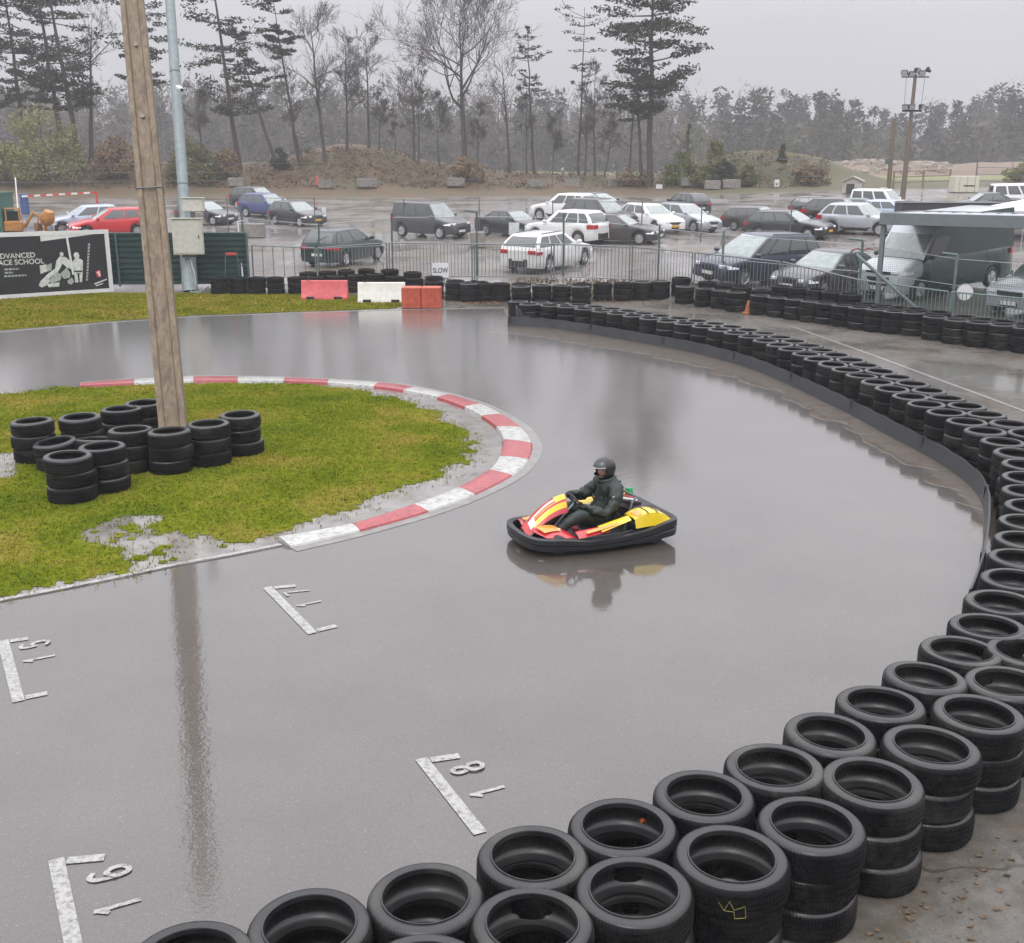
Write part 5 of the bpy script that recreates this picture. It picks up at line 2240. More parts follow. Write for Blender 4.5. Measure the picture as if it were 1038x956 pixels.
for px, py, wpx in BLK:
    if not wpx:
        continue
    q = G(px, py)
    s_ = FPX / depth(q)
    r = empty('concrete_block', q, R(rb_.uniform(-6, 6)), 'grey ' + BL_TXT.get(px, 'low concrete block at the far edge of the car park'), 'block', 'concrete blocks in the car park')
    mb = MB().box((0, 0, .36), (wpx / s_, .6, .72), bev=.04)
    mb.build('block', M['concrete'], r, 35)
    for dx in (-.25, .25):
        MB().tube([(dx * wpx / s_ - .08, 0, .72), (dx * wpx / s_, 0, .80), (dx * wpx / s_ + .08, 0, .72)], .015, 5).build('lifting_eye', M['darksteel'], r)

# barrier boom and yard things at the left edge
q0 = G(26, 217)
r = empty('boom_gate', q0, 0, 'red and white boom gate on a blue post at the left', 'gate')
s_ = FPX / depth(q0)
MB().box((0, 0, .65), (.45, .4, 1.3), bev=.05).build('post', plain('blue_gate_post', (.04, .08, .22), .5), r)
Lb = 75 / s_
for k in range(12):
    a, b = k / 12, (k + 1) / 12
    MB().box(((a + b) / 2 * Lb, -.25, 1.12 + .25 * (a + b) / 2), (Lb / 12, .07, .12), Matrix.Rotation(-math.atan2(.25, Lb), 3, 'Y')).build('boom_section', plain('gate_red', (.5, .05, .05), .5) if k % 2 else WHT, r)
MB().tube([(Lb, -.25, 0), (Lb, -.25, 1.4)], .07, 8).build('rest_post', plain('gate_red', (.5, .05, .05), .5), r)
OR = plain('orange_machine_paint', (.38, .17, .04), .5, var=.3, scale=4)
q0 = G(17, 243)
r = empty('small_digger', q0, R(20), 'orange small digger behind the banner at the left edge', 'digger')
r.scale = (.70, .70, .66)
s_ = FPX / depth(q0)
u_ = 1 / s_
MB().box((0, 0, .35), (1.7, 1.3, .45), bev=.12).build('tracks', DARK, r, 35)
MB().box((-.1, 0, 1.0), (1.3, 1.1, .85), bev=.12).build('body', OR, r, 35)
mb = MB()
for sx_ in (-.5, .35):
    for sy_ in (-.45, .45):
        mb.box((sx_, sy_, 1.85), (.08, .08, .95))
mb.box((-.08, 0, 2.33), (1.05, 1.05, .08), bev=.02)
mb.build('cab_frame', OR, r)
MB().box((-.08, 0, 1.78), (.78, .85, .7)).build('cab_glass', GLASSY, r)
mb = MB()
mb.tube([(.6, 0, .9), (1.3, 0, 2.0), (2.0, 0, 1.5)], [.14, .12, .10], 6)
mb.tube([(2.0, 0, 1.5), (2.05, 0, .6)], .10, 6)
mb.build('arm', OR, r, 40)
MB().box((2.05, 0, .42), (.5, .7, .4), bev=.1).build('bucket', plain('dirty_brown_steel', (.16, .09, .05), .6), r, 35)
q0 = G(43, 243)
r = empty('cement_mixer', q0, R(-25), 'orange cement mixer right of the small digger', 'mixer')
r.scale = (.8, .8, .8)
MB().lathe([(.18, 1.0), (.42, 1.25), (.46, 1.55), (.26, 1.95), (.24, 1.95)], 18, Matrix.Rotation(R(25), 3, 'Y')).build('drum', OR, r, 40)
mb = MB()
mb.tube([(-.3, -.4, 0), (.2, -.3, 1.35)], .04, 6)
mb.tube([(-.3, .4, 0), (.2, .3, 1.35)], .04, 6)
mb.tube([(.9, -.4, 0), (.3, -.3, 1.35)], .04, 6)
mb.tube([(.9, .4, 0), (.3, .3, 1.35)], .04, 6)
mb.tube([(.2, -.3, 1.35), (.2, .3, 1.35)], .04, 6)
mb.build('stand', OR, r, 40)
MB().box((-.2, 0, .8), (.4, .4, .5), bev=.05).build('motor_box', plain('dirty_brown_steel', (.16, .09, .05), .6), r)
q0 = G(-14, 242)
r = empty('green_container', q0, R(8), 'dark green steel container at the left edge', 'container')
GC = plain('green_container_paint', (.03, .12, .09), .5)
mb = MB()
mb.grid(lambda u, v: Vector((-1.2 + 2.4 * u, -1.2 - .03 * (1 if math.sin(u * 60) > 0 else 0), 2.25 * v)), 40, 1)
mb.box((0, 0, 1.12), (2.38, 2.36, 2.24))
mb.build('case', GC, r)
MB().box((0, 0, 2.26), (2.5, 2.5, .10)).build('roof', GC, r)
for x_ in (-1.2, 1.2):
    MB().box((x_, -1.22, 1.12), (.12, .12, 2.24)).build('corner_post', GC, r)
q0 = G(19, 222)
r = empty('flag_pole', q0, 0, 'thin white pole beside the boom gate', 'pole')
MB().tube([(0, 0, 0), AT(15.5, 180, depth(q0)) - q0], .04, 6).build('shaft', M['white'], r)
MB().lathe([(.12, 0), (.12, .1), (.05, .12)], 10).build('socket', M['concrete'], r)
q0 = G(322, 188.5)
r = empty('traffic_cone', q0, 0, 'tiny red cone on the brown bank beyond the car park', 'cone')
MB().lathe([(.22, .04), (.07, .8), (.03, .82)], 12).build('cone', plain('gate_red', (.5, .05, .05), .5), r, 40)
MB().box((0, 0, .02), (.5, .5, .05)).build('base', plain('gate_red', (.5, .05, .05), .5), r)
SG = [(329, 226, 222, 210, 4.2, 'white notice on the wire fence right of the small black hatchback'), (668, 192, 192, 187, 6.5, 'small white notice below the big pine'), (787, 191, 189.5, 182, 5, 'small white notice on the right-hand mound fence')]
for px, gy_, b, t, wpx, lab in SG:
    q = G(px, gy_)
    s_ = FPX / depth(q)
    r = empty('notice_sign', q, 0, lab, 'sign')
    z0, z1 = max(.05, AT(px, b, depth(q)).z - q.z), AT(px, t, depth(q)).z - q.z
    MB().box((0, -.06, (z0 + z1) / 2), (wpx / s_, .02, z1 - z0)).build('board', WHT, r)
    MB().tube([(0, 0, 0), (0, 0, z1)], .03, 6).build('stake', M['darksteel'], r)


# ------------------------------------------------------------------ the kart and its driver
def skin_mesh(verts, edges, radii, root=0, sub=2):
    me = bpy.data.meshes.new('skin')
    me.from_pydata([tuple(v) for v in verts], edges, [])
    o = bpy.data.objects.new('skin', me)
    COL.objects.link(o)
    sm = o.modifiers.new('s', 'SKIN')
    sm.use_smooth_shade = True
    sk = me.skin_vertices[0].data
    for i, r_ in enumerate(radii):
        sk[i].radius = (r_, r_) if not isinstance(r_, (tuple, list)) else r_
        sk[i].use_root = (i == root)
    ss = o.modifiers.new('u', 'SUBSURF')
    ss.levels = sub
    ss.render_levels = sub
    dg = bpy.context.evaluated_depsgraph_get()
    out = bpy.data.meshes.new_from_object(o.evaluated_get(dg))
    bpy.data.objects.remove(o)
    out.shade_smooth()
    return out


KP = G(594, 545, 0)
KH = R(204)
KS = .875
KX = Matrix.Translation((KP.x, KP.y, .006)) @ Matrix.Rotation(KH, 4, 'Z')
kart = empty('racing_kart', (KP.x, KP.y, .006), KH, 'yellow and red rental kart with black wraparound bumper on the wet track', 'kart')
kart.scale = (KS, KS, KS)
KB = plain('kart_black_plastic', (.012, .013, .015), .42, var=.3, scale=7, bump=.003)
KR = plain('kart_red', (.50, .022, .03), .3, var=.1, coat=.6)
KY = plain('kart_yellow', (.70, .50, .012), .3, var=.12, coat=.6)
KO = plain('kart_orange', (.66, .26, .02), .3, var=.12, coat=.6)
KW = plain('kart_white', (.70, .70, .68), .3, var=.1, coat=.6)
KD = plain('kart_dark', (.02, .02, .022), .5)
pr = [(1.04, 0), (1.03, .22), (.97, .42), (.84, .53), (.66, .57), (.5, .60), (.3, .655), (0, .675), (-.4, .685), (-.8, .685), (-.96, .67), (-1.03, .60), (-1.05, .4), (-1.05, 0)]
path = pr + [(x, -y) for x, y in pr[-2:0:-1]]
path = [Vector((p.x, p.y)) for p in catmull(path, 3, True)]
mb = MB()
n = len(path)
vs = []
for i, p in enumerate(path):
    a, b = path[i - 1], path[(i + 1) % n]
    t_ = (b - a).normalized()
    nr = Vector((-t_.y, t_.x))
    if nr.dot(p) < 0:
        nr = -nr
    zt = interp(p.x, [(-1.05, .345), (-.9, .325), (-.6, .25), (-.2, .205), (.3, .195), (.7, .235), (1.04, .25)])
    zb = interp(p.x, [(-1.05, .10), (-.6, .06), (.6, .05), (1.04, .075)])
    for off, z in ((-.03, zb), (.018, zb + .012), (.030, zb + .40 * (zt - zb)), (.012, zb + .47 * (zt - zb)), (.032, zb + .56 * (zt - zb)), (.028, zt - .012), (-.025, zt), (-.055, zt - .02), (-.055, zb + .02)):
        vs.append((p.x + nr.x * off, p.y + nr.y * off, z))
fs = []
for i in range(n):
    i2 = (i + 1) % n
    for j in range(9):
        j2 = (j + 1) % 9
        fs.append((i * 9 + j, i2 * 9 + j, i2 * 9 + j2, i * 9 + j2))
mb.add(vs, fs)
mb.build('bumper', KB, kart, 45)
fl_ = [(p.x * .95, p.y * .93) for p in path]
MB().add([(x, y, .065) for x, y in fl_], [tuple(range(n))]).build('floor_tray', KD, kart)
# nose: low red panels left and right of the steering fairing, and a rising fairing with stripes
for sg in (1, -1):
    mb = MB()
    mb.grid(lambda u, v: Vector((.92 - .42 * u - .10 * v, sg * (.10 + .36 * v + .06 * u * v), .265 - .03 * v + .05 * math.sin(math.pi * u) * math.sin(math.pi * v) - .04 * u * v)), 8, 8)
    mb.build('nose_panel', KR, kart, 60)
    mb = MB()
    mb.grid(lambda u, v: Vector((.86 - .24 * u - .05 * v, sg * (.17 + .20 * v), .292 - .03 * v + .05 * math.sin(math.pi * (.15 + .5 * u)) * math.sin(math.pi * (.25 + .5 * v)) - .015 * u)), 6, 6)
    mb.build('nose_stripe', KO, kart, 60)


def fair(u, q, lift=0):
    """steering fairing: u along the kart from the nose up to the wheel, q across"""
    x = .96 - .62 * u
    z = .26 + .36 * u + .10 * math.sin(math.pi * u * .9) + lift
    wd = .150 - .03 * u + .03 * math.sin(math.pi * u)
    return Vector((x, q * wd, z - .10 * q * q * (1 + u)))


mb = MB().grid(lambda u, v: fair(u, 2 * v - 1), 12, 8)
mb.grid(lambda u, v: fair(u, 2 * v - 1, -.02), 12, 8)
mb.build('steering_fairing', KR, kart, 60)
for q0_, q1_, m_, nm in ((.62, .88, KY, 'fairing_stripe'), (-.88, -.62, KY, 'fairing_stripe'), (.16, .32, KW, 'fairing_stripe'), (-.36, -.18, KO, 'fairing_stripe'), (.40, .50, KO, 'fairing_stripe')):
    MB().grid(lambda u, v: fair(.18 + .80 * u, q0_ + (q1_ - q0_) * v, .004 + .003), 10, 3).build(nm, m_, kart, 60)
MB().grid(lambda u, v: fair(.72 + .26 * u, -.5 + v, .011), 5, 5).build('number_panel', KY, kart, 60)
# side pods
for sg in (1, -1):
    mb = MB()
    mb.grid(lambda u, v: Vector((.42 - .44 * u, sg * (.60 - .24 * v + .03 * u), .215 + .06 * math.sin(math.pi * v) + .05 * u * (1 - v * .3))), 8, 6)
    mb.build('side_pod', KR, kart, 60)
    mb = MB()
    mb.grid(lambda u, v: Vector((.10 - .44 * u, sg * (.635 - .22 * v), .255 + .065 * math.sin(math.pi * (v * .8 + .1)) + .11 * u * (1 - .25 * v))), 8, 6)
    mb.build('side_pod', KY, kart, 60)
    mb = MB()
    mb.grid(lambda u, v: Vector((.30 - .62 * u, sg * (.612 - .05 * v + .02 * u), .275 + .10 * u + .02 * v)), 8, 2)
    mb.build('pod_stripe', KO, kart, 60)
    # rear engine cover, humped over the wheel
    mb = MB()

    def cover(u, v):
        x = -.40 - .56 * u
        prof_ = math.sin(math.pi * min(1, .16 + .78 * u)) ** .6
        y = sg * (.655 - .36 * v)
        ed = 1 - (2 * v - 1) ** 4 * .5
        z = .25 + .215 * prof_ * (.55 + .45 * ed) if 0 < v < 1 else .25 + .215 * prof_ * .30
        if v == 0:
            z = .25 + .02 * prof_
        return Vector((x, y, z))
    mb.grid(cover, 14, 10)
    mb.build('engine_cover', KY, kart, 40)
    for u_ in (.34, .60):
        g = MB().grid(lambda u, v: cover(u_ + .035 * u, .08 + .8 * v) + Vector((0, sg * .006, .006)), 2, 8)
        g.build('cover_groove', KD, kart, 60)
    MB().grid(lambda u, v: cover(.06 + .16 * u, .15 + .5 * v) + Vector((0, sg * .005, .006)), 4, 4).build('cover_label', KW if sg < 0 else KO, kart, 60)
# wheels
for (x, y, rr_, ww_) in ((.66, .47, .125, .13), (.66, -.47, .125, .13), (-.72, .55, .138, .19), (-.72, -.55, .138, .19)):
    M9 = Matrix.Rotation(R(90), 3, 'X')
    wl = MB().lathe([(rr_ * .5, -ww_ / 2), (rr_ * .88, -ww_ / 2), (rr_, -ww_ * .36), (rr_, ww_ * .36), (rr_ * .88, ww_ / 2), (rr_ * .5, ww_ / 2)], 22, M9, closed=True).build('wheel', TYM, kart, 40)
    wl.location = (x, y, rr_)
    MB().lathe([(rr_ * .5, -ww_ * .42), (rr_ * .42, -ww_ * .2), (.02, -ww_ * .15), (.02, ww_ * .15), (rr_ * .42, ww_ * .2), (rr_ * .5, ww_ * .42)], 18, M9).build('rim', M['chrome'], wl, 40)
MB().tube([(-.72, -.6, .138), (-.72, .6, .138)], .02, 8).build('rear_axle', M['steel'], kart, 40)
mb = MB()
for sg in (1, -1):
    mb.tube([(.9, sg * .2, .10), (.3, sg * .3, .10), (-.9, sg * .34, .11)], .016, 6)
    mb.tube([(-.42, sg * .30, .12), (-.55, sg * .27, .50), (-.66, sg * .20, .55)], .016, 6)
mb.tube([(-.66, -.20, .55), (-.66, .20, .55)], .016, 6)
mb.tube([(.45, -.30, .10), (.45, .30, .10)], .016, 6)
mb.build('frame_tubes', M['darksteel'], kart, 40)
# seat
mb = MB()


def seat(u, v):
    q = 2 * v - 1
    if u < .45:
        t_ = u / .45
        x, z = .05 - .34 * t_, .10 + .01 * t_
    else:
        t_ = (u - .45) / .55
        x, z = -.29 - .20 * t_, .11 + .42 * t_
    return Vector((x + .05 * q * q * (1 if u > .45 else 0), q * .225, z + .12 * q * q * (1 - .4 * u)))


mb.grid(seat, 14, 10)
mb.build('seat', KD, kart, 60)
# steering wheel and column
wc = Vector((.175, 0, .535))
wn = Vector((.80, .0, -.60)).normalized()
wu = Vector((0, 1, 0))
wv = wn.cross(wu)
P = [wc + (wu * math.cos(a) + wv * math.sin(a)) * .145 for a in [2 * math.pi * k / 22 for k in range(22)]]
mb = MB()
mb.tube(P + [P[0]], .0135, 8, cap=False)
for a in (.5, 2.64, 4.71):
    mb.tube([wc, wc + (wu * math.cos(a) + wv * math.sin(a)) * .14], .011, 6)
mb.tube([wc, wc + wn * .03], .04, 10)
sw_ = mb.build('steering_wheel', KD, kart, 50)
MB().tube([wc, Vector((.55, 0, .16))], .013, 8).build('steering_column', M['steel'], kart, 40)
for sg in (1, -1):
    mb = MB()
    mb.tube([(.66, sg * .16, .08), (.70, sg * .16, .24)], .012, 6)
    mb.tube([(.70, sg * .10, .25), (.70, sg * .22, .25)], .016, 8)
    mb.build('pedal', KR if sg > 0 else M['steel'], kart, 40)
# white bottle and red cap by the near front wheel, the bits behind the seat
MB().lathe([(.035, 0), (.042, .02), (.042, .10), (.02, .13), (.018, .15)], 14, None).build('white_reservoir', KW, kart, 50).location = (.58, .33, .15)
MB().lathe([(.05, 0), (.05, .05), (.04, .06)], 14).build('red_cap', KR, kart, 50).location = (.50, .38, .15)
MB().box((-.60, -.10, .50), (.34, .10, .035), Matrix.Rotation(R(-14), 3, 'Y'), bev=.01).build('rear_panel', KR, kart, 40)
MB().box((-.60, .02, .485), (.36, .06, .035), Matrix.Rotation(R(-14), 3, 'Y'), bev=.01).build('rear_panel', KW, kart, 40)
MB().box((-.62, .11, .46), (.34, .05, .05), Matrix.Rotation(R(-14), 3, 'Y'), bev=.01).build('rear_panel', KD, kart, 40)
gl = MB().box((-.74, -.14, .53), (.07, .12, .10), Matrix.Rotation(R(14), 3, 'X'), bev=.006).build('green_lamp', plain('green_marker', (.01, .30, .09), .35), kart, 40)
MB().tube([(-.74, -.14, .38), (-.74, -.14, .50)], .02, 6).build('lamp_stalk', KD, kart, 40)
MB().box((-.78, .0, .30), (.40, .50, .22), bev=.05).build('engine_box', KD, kart, 40)
mb = MB()
mb.tube([(-1.0, -.3, .25), (-.98, -.3, .34), (-.98, .3, .34), (-1.0, .3, .25)], .014, 6)
mb.build('rear_hoop', M['darksteel'], kart, 40)

# driver
JK = plain('dark_green_jacket', (.007, .016, .012), .45, var=.35, scale=9, bump=.012)
TRS = plain('dark_wet_trousers', (.008, .014, .012), .48, var=.35, scale=9, bump=.012)
GLV = plain('black_glove', (.014, .014, .015), .55)
HEL = plain('black_helmet', (.010, .0105, .012), .38, coat=.25, var=.2)
drv = empty('person', (KP.x, KP.y, .006), KH, 'kart driver in dark green rain jacket and black helmet gripping the wheel', 'person')
drv.scale = (KS, KS, KS)
V = [(-.20, 0, .24), (-.27, 0, .40), (-.32, 0, .56), (-.32, 0, .70), (-.30, 0, .785), (-.285, 0, .86),
     (-.33, .13, .71), (-.33, .235, .665), (-.25, .315, .49), (-.12, .325, .42), (.01, .25, .455), (.115, .165, .495),
     (-.33, -.13, .71), (-.31, -.235, .67), (-.15, -.315, .54), (-.06, -.305, .51), (.08, -.23, .555), (.175, -.155, .60),
     (-.16, .10, .225), (.02, .16, .31), (.20, .21, .41), (.33, .20, .34), (.60, .15, .155), (.63, .15, .14), (.72, .155, .20),
     (-.16, -.10, .225), (.02, -.16, .31), (.20, -.21, .41), (.33, -.20, .34), (.60, -.15, .155), (.63, -.15, .14), (.72, -.155, .20)]
E_ = [(0, 1), (1, 2), (2, 3), (3, 4), (4, 5), (3, 6), (6, 7), (7, 8), (8, 9), (9, 10), (10, 11), (3, 12), (12, 13), (13, 14), (14, 15), (15, 16), (16, 17),
      (0, 18), (18, 19), (19, 20), (20, 21), (21, 22), (22, 23), (23, 24), (0, 25), (25, 26), (26, 27), (27, 28), (28, 29), (29, 30), (30, 31)]
RD = [(.20, .18), (.205, .175), (.215, .18), (.19, .155), .085, .078,
      .125, .112, .090, .082, .068, .044, .125, .112, .090, .082, .068, .044,
      .125, .115, .096, .084, .060, .052, .045, .125, .115, .096, .084, .060, .052, .045]
me = skin_mesh(V, E_, RD, 0, 2)
me.materials.append(JK)
me.materials.append(TRS)
KM = plain('black_shoe', (.02, .02, .022), .5)
me.materials.append(KM)
# cloth folds and a jacket hem that hangs over the hips
for v in me.vertices:
    c = v.co
    k = .019 if c.z > .40 and c.x < .1 else .013
    f = noise.noise(Vector((c.x * 13, c.y * 13, c.z * 19))) + .6 * noise.noise(Vector((c.x * 26 + c.z * 14, c.y * 26, c.z * 38)))
    v.co = c + v.normal * (k * f * (1.6 if c.x < .15 else 1.2))
for p in me.polygons:
    c = p.center
    if c.x > .57 and c.z < .27:
        p.material_index = 2
    elif c.z < .36 and c.x > -.16 + (.36 - c.z) * .0 and abs(c.y) < .34 and not (c.z > .33 and abs(c.y) > .22 and c.x < .05):
        p.material_index = 1
body = link(bpy.data.objects.new('body', me), drv)
# raised collar / hood roll
mb = MB()
ringc = [Vector((-.30 + .100 * math.cos(a), .104 * math.sin(a), .800 + .022 * -math.cos(a))) for a in [2 * math.pi * k / 18 for k in range(18)]]
mb.tube(ringc + [ringc[0]], .040, 8, cap=False)
mb.build('collar', JK, drv, 60)
hd = MB()
hd.grid(lambda u, v: Vector((-.445 - .04 * math.sin(math.pi * v) * math.sin(math.pi * u), (v - .5) * .30 * (1 - .3 * u), .80 - .16 * u + .02 * math.sin(6 * v))), 6, 8)
hd.build('hood', JK, drv, 60)
MB().box((-.25, .318, .63), (.055, .010, .022), Matrix.Rotation(R(25), 3, 'Y')).build('white_print', KW, drv)
MB().tube([(-.135, .0, .45), (-.125, .0, .62), (-.20, 0, .75)], .006, 5).build('zip', KD, drv, 40)


# hands: palm, four fingers and a thumb closed round the rim
def hand(wrist, grip, rim_dir, inward, sg):
    """fingers wrap the rim around the axis rim_dir at the point grip"""
    w_ = Vector(wrist)
    g_ = Vector(grip)
    ax = Vector(rim_dir).normalized()
    d = (g_ - w_).normalized()
    d = (d - ax * d.dot(ax)).normalized()
    nn = ax.cross(d)
    verts = [w_, w_.lerp(g_, .45) + nn * .010, g_ - d * .030 + nn * .016]
    edges = [(0, 1), (1, 2)]
    rad_ = [.027, (.034, .022), (.038, .018)]
    for k, (o_, ln) in enumerate(((-.033, .86), (-.011, 1.0), (.011, .95), (.032, .78))):
        b_ = len(verts)
        pts = []
        for a in (100, 40, -30, -110, -160):
            rr_ = .027 * (1.0 if a > 0 else .95)
            pts.append(g_ + ax * o_ + (-d * -math.cos(R(a)) + nn * math.sin(R(a))) * rr_ * (.9 + .1 * ln))
        if ln < .9:
            pts = pts[:-1]
        verts += pts
        rad_ += [.0112, .0108, .0102, .0095, .009][:len(pts)]
        edges.append((2, b_))
        edges += [(b_ + i, b_ + i + 1) for i in range(len(pts) - 1)]
    b_ = len(verts)
    s2 = sg
    verts += [w_.lerp(g_, .55) + ax * s2 * .034, g_ - d * .022 + ax * s2 * .052 - nn * .012, g_ + d * .006 + ax * s2 * .050 - nn * .026]
    rad_ += [.0135, .012, .010]
    edges += [(1, b_), (b_, b_ + 1), (b_ + 1, b_ + 2)]
    m_ = skin_mesh(verts, edges, rad_, 0, 1)
    m_.materials.append(GLV)
    return link(bpy.data.objects.new('glove', m_), drv)


gl_ = wc + (wu * math.cos(.25) + wv * math.sin(.25)) * .145
gr_ = wc + (wu * math.cos(2.6) + wv * math.sin(2.6)) * .145
if gr_.z < wc.z:
    gr_ = wc + (wu * math.cos(-2.6) + wv * math.sin(-2.6)) * .145
if gl_.z > wc.z:
    gl_ = wc + (wu * math.cos(-.25) + wv * math.sin(-.25)) * .145
for gp, wr_, sg in ((gl_, V[11], -1), (gr_, V[17], 1)):
    rd_ = wn.cross(gp - wc).normalized()
    w2 = gp + (Vector(wr_) - gp).normalized() * .085
    hand(w2, gp, rd_, None, 1 if rd_.z * 1 > 0 else -1)
    cf = MB().tube([Vector(wr_) + (Vector(wr_) - w2) * .5, Vector(wr_), w2], [.045, .042, .031], 12)
    cf.build('cuff', GLV, drv, 50)

# head: face inside an open-visor helmet
hc_ = Vector((-.268, 0, .935))
hroot = Matrix.Rotation(R(7), 3, 'Z') @ Matrix.Rotation(R(6), 3, 'Y')
mb = MB()


def head(u, v):
    th, ph = math.pi * u, 2 * math.pi * v
    x = .098 * math.sin(th) * math.cos(ph)
    y = .076 * math.sin(th) * math.sin(ph)
    z = .118 * math.cos(th)
    if x > 0:
        c_ = max(0, 1 - abs(y) / .022)
        if -.04 < z < .012:
            x += .020 * c_ * (1 - abs(z + .016) / .028) if abs(z + .016) < .028 else 0      # nose
        if abs(abs(y) - .030) < .016 and abs(z - .014) < .012:
            x -= .007                                                                     # eye sockets
        if abs(z + .058) < .008 and abs(y) < .026:
            x += .004                                                                     # lips
        if z < -.075:
            x += .006
    return hc_ + hroot @ Vector((x, y, z))


mb.grid(head, 28, 36)
fc = mb.build('face', M['skin'], drv, 180)
for sy in (-1, 1):
    e = MB().lathe([(.001, -.010), (.008, -.006), (.010, 0), (.008, .006), (.001, .010)], 10)
    eo = e.build('eye', plain('eye_white', (.5, .48, .45), .3), drv, 60)
    eo.location = hc_ + hroot @ Vector((.084, sy * .030, .014))
    i_ = MB().lathe([(.001, -.004), (.005, 0), (.001, .004)], 8).build('iris', plain('iris_brown', (.03, .018, .01), .2), eo, 60)
    i_.location = (.009, 0, 0)


def hel(th, ph, r=1.0):
    x = .152 * math.sin(th) * math.cos(ph) * (1.04 if math.cos(ph) > 0 else 1)
    y = .127 * math.sin(th) * math.sin(ph)
    z = .148 * math.cos(th) + .012
    if z < -.07:
        x *= .94 + .06 * max(0, math.cos(ph))
    return hc_ + hroot @ (Vector((x, y, z)) * r * 1.07)


def shell(rad):
    vs, fs, keep = [], [], {}
    NU, NV = 30, 44
    for i in range(NU + 1):
        for j in range(NV):
            th = R(2) + R(142) * i / NU
            ph = 2 * math.pi * j / NV
            keep[(i, j)] = len(vs)
            vs.append(hel(th, ph, rad))
    for i in range(NU):
        for j in range(NV):
            th = R(2) + R(142) * (i + .5) / NU
            ph = 2 * math.pi * (j + .5) / NV
            if ph > math.pi:
                ph -= 2 * math.pi
            z = .148 * math.cos(th)
            if abs(ph) < R(62) and -.052 < z < .052:
                continue
            j2 = (j + 1) % NV
            fs.append((keep[(i, j)], keep[(i + 1, j)], keep[(i + 1, j2)], keep[(i, j2)]))
    fs.append(tuple(keep[(0, j)] for j in range(NV)))
    return vs, fs


mb = MB().add(*shell(1.0))
mb.add(*shell(.955))
ho = mb.build('helmet', HEL, drv, 40)


def vis(u, v, r, z0, z1, w_):
    ph = R(-w_) + R(2 * w_) * u
    z = z0 + (z1 - z0) * v
    th = math.acos(max(-1, min(1, z / .148)))
    return hel(th, ph, r)


MB().grid(lambda u, v: vis(u, v, 1.025, .040, .112, 66), 18, 5).build('visor', plain('raised_visor', (.03, .033, .036), .2, coat=.4), ho, 60)
MB().grid(lambda u, v: vis(u, v, 1.03, .040, .050, 67), 18, 2).build('visor_edge', plain('visor_edge', (.45, .46, .47), .35), ho, 60)
MB().grid(lambda u, v: vis(u, v, 1.02, -.085, -.050, 50), 14, 3).build('chin_guard', plain('grey_chin', (.22, .21, .21), .4), ho, 60)
for sy in (1, -1):
    MB().tube([hc_ + hroot @ Vector((.015, sy * .122, .050)), hc_ + hroot @ Vector((.015, sy * .136, .050))], .018, 12).build('visor_pivot', KD, ho, 40)


# ------------------------------------------------------------------ trees
def twig_tree(mb, base, H, r0, rng, spread=.5, first=.35, depth=4, lean=(0, 0), wig=.05, nkids=(5, 4, 3, 3), up=.25, ln0=.42, minr=.012):
    top = Vector((base[0] + lean[0], base[1] + lean[1], base[2] + H))
    n = 9
    pts, rad = [], []
    b = Vector(base)
    off = Vector((0, 0, 0))
    for k in range(n + 1):
        t = k / n
        off += Vector((rng.uniform(-1, 1), rng.uniform(-1, 1), 0)) * wig * H / n
        pts.append(b.lerp(top, t) + off * min(1, t * 2))
        rad.append(max(minr, r0 * (1 - t) ** .8 * (1.0 + .35 * max(0, .12 - t) / .12)))
    mb.tube(pts, rad, 7, cap=False)

    def grow(p, d, L, r, lv):
        n = 4 if lv < 2 else 3
        pts, rad = [p], [r]
        q = p.copy()
        dd = d.copy()
        for k in range(n):
            dd = (dd + Vector((rng.uniform(-1, 1), rng.uniform(-1, 1), rng.uniform(-.6, 1) + up * .6)) * .30).normalized()
            q = q + dd * L / n
            pts.append(q.copy())
            rad.append(max(minr * .8, r * (1 - .75 * (k + 1) / n)))
        mb.tube(pts, rad, 4 if lv < 2 else 3, cap=False)
        if lv + 1 >= depth:
            return
        for c in range(nkids[min(lv + 1, len(nkids) - 1)] + rng.randint(0, 1)):
            t = rng.uniform(.25, 1.0)
            i = min(n - 1, int(t * n))
            pp_ = pts[i].lerp(pts[i + 1], t * n - i)
            ax = dd.orthogonal().normalized()
            ax.rotate(Matrix.Rotation(rng.uniform(0, 6.28), 3, dd))
            nd = (dd + ax * rng.uniform(.4, .95)).normalized()
            grow(pp_, nd, L * rng.uniform(.45, .75), max(minr * .8, r * (1 - .6 * t) * .6), lv + 1)
    m = nkids[0]
    for c in range(m):
        t = first + (1 - first) * (c + rng.random()) / m
        i = min(n_ := len(pts) - 2, int(t * (len(pts) - 1)))
        f = t * (len(pts) - 1) - i
        p = pts[i].lerp(pts[i + 1], min(1, f))
        a = rng.uniform(0, 6.28)
        el = up + rng.uniform(.0, .5)
        d = Vector((math.cos(a), math.sin(a), el + .4 * t)).normalized()
        grow(p, d, H * ln0 * spread * (1.15 - .6 * t) * rng.uniform(.8, 1.25), max(minr, rad[i] * .62), 0)
    return pts


def clump(mb, c, rx, ry, rz, n, size, rng):
    for _ in range(n):
        while True:
            a, b, d = rng.uniform(-1, 1), rng.uniform(-1, 1), rng.uniform(-1, 1)
            if a * a + b * b + d * d <= 1:
                break
        p = Vector((c[0] + a * rx, c[1] + b * ry, c[2] + d * rz))
        u = Vector((rng.gauss(0, 1), rng.gauss(0, 1), rng.gauss(0, .6))).normalized()
        v = u.orthogonal().normalized()
        v.rotate(Matrix.Rotation(rng.uniform(0, 6.28), 3, u))
        s_ = size * rng.uniform(.5, 1.4)
        mb.add([p - u * s_, p + v * s_ * .45, p + u * s_, p - v * s_ * .45], [(0, 1, 2, 3)])


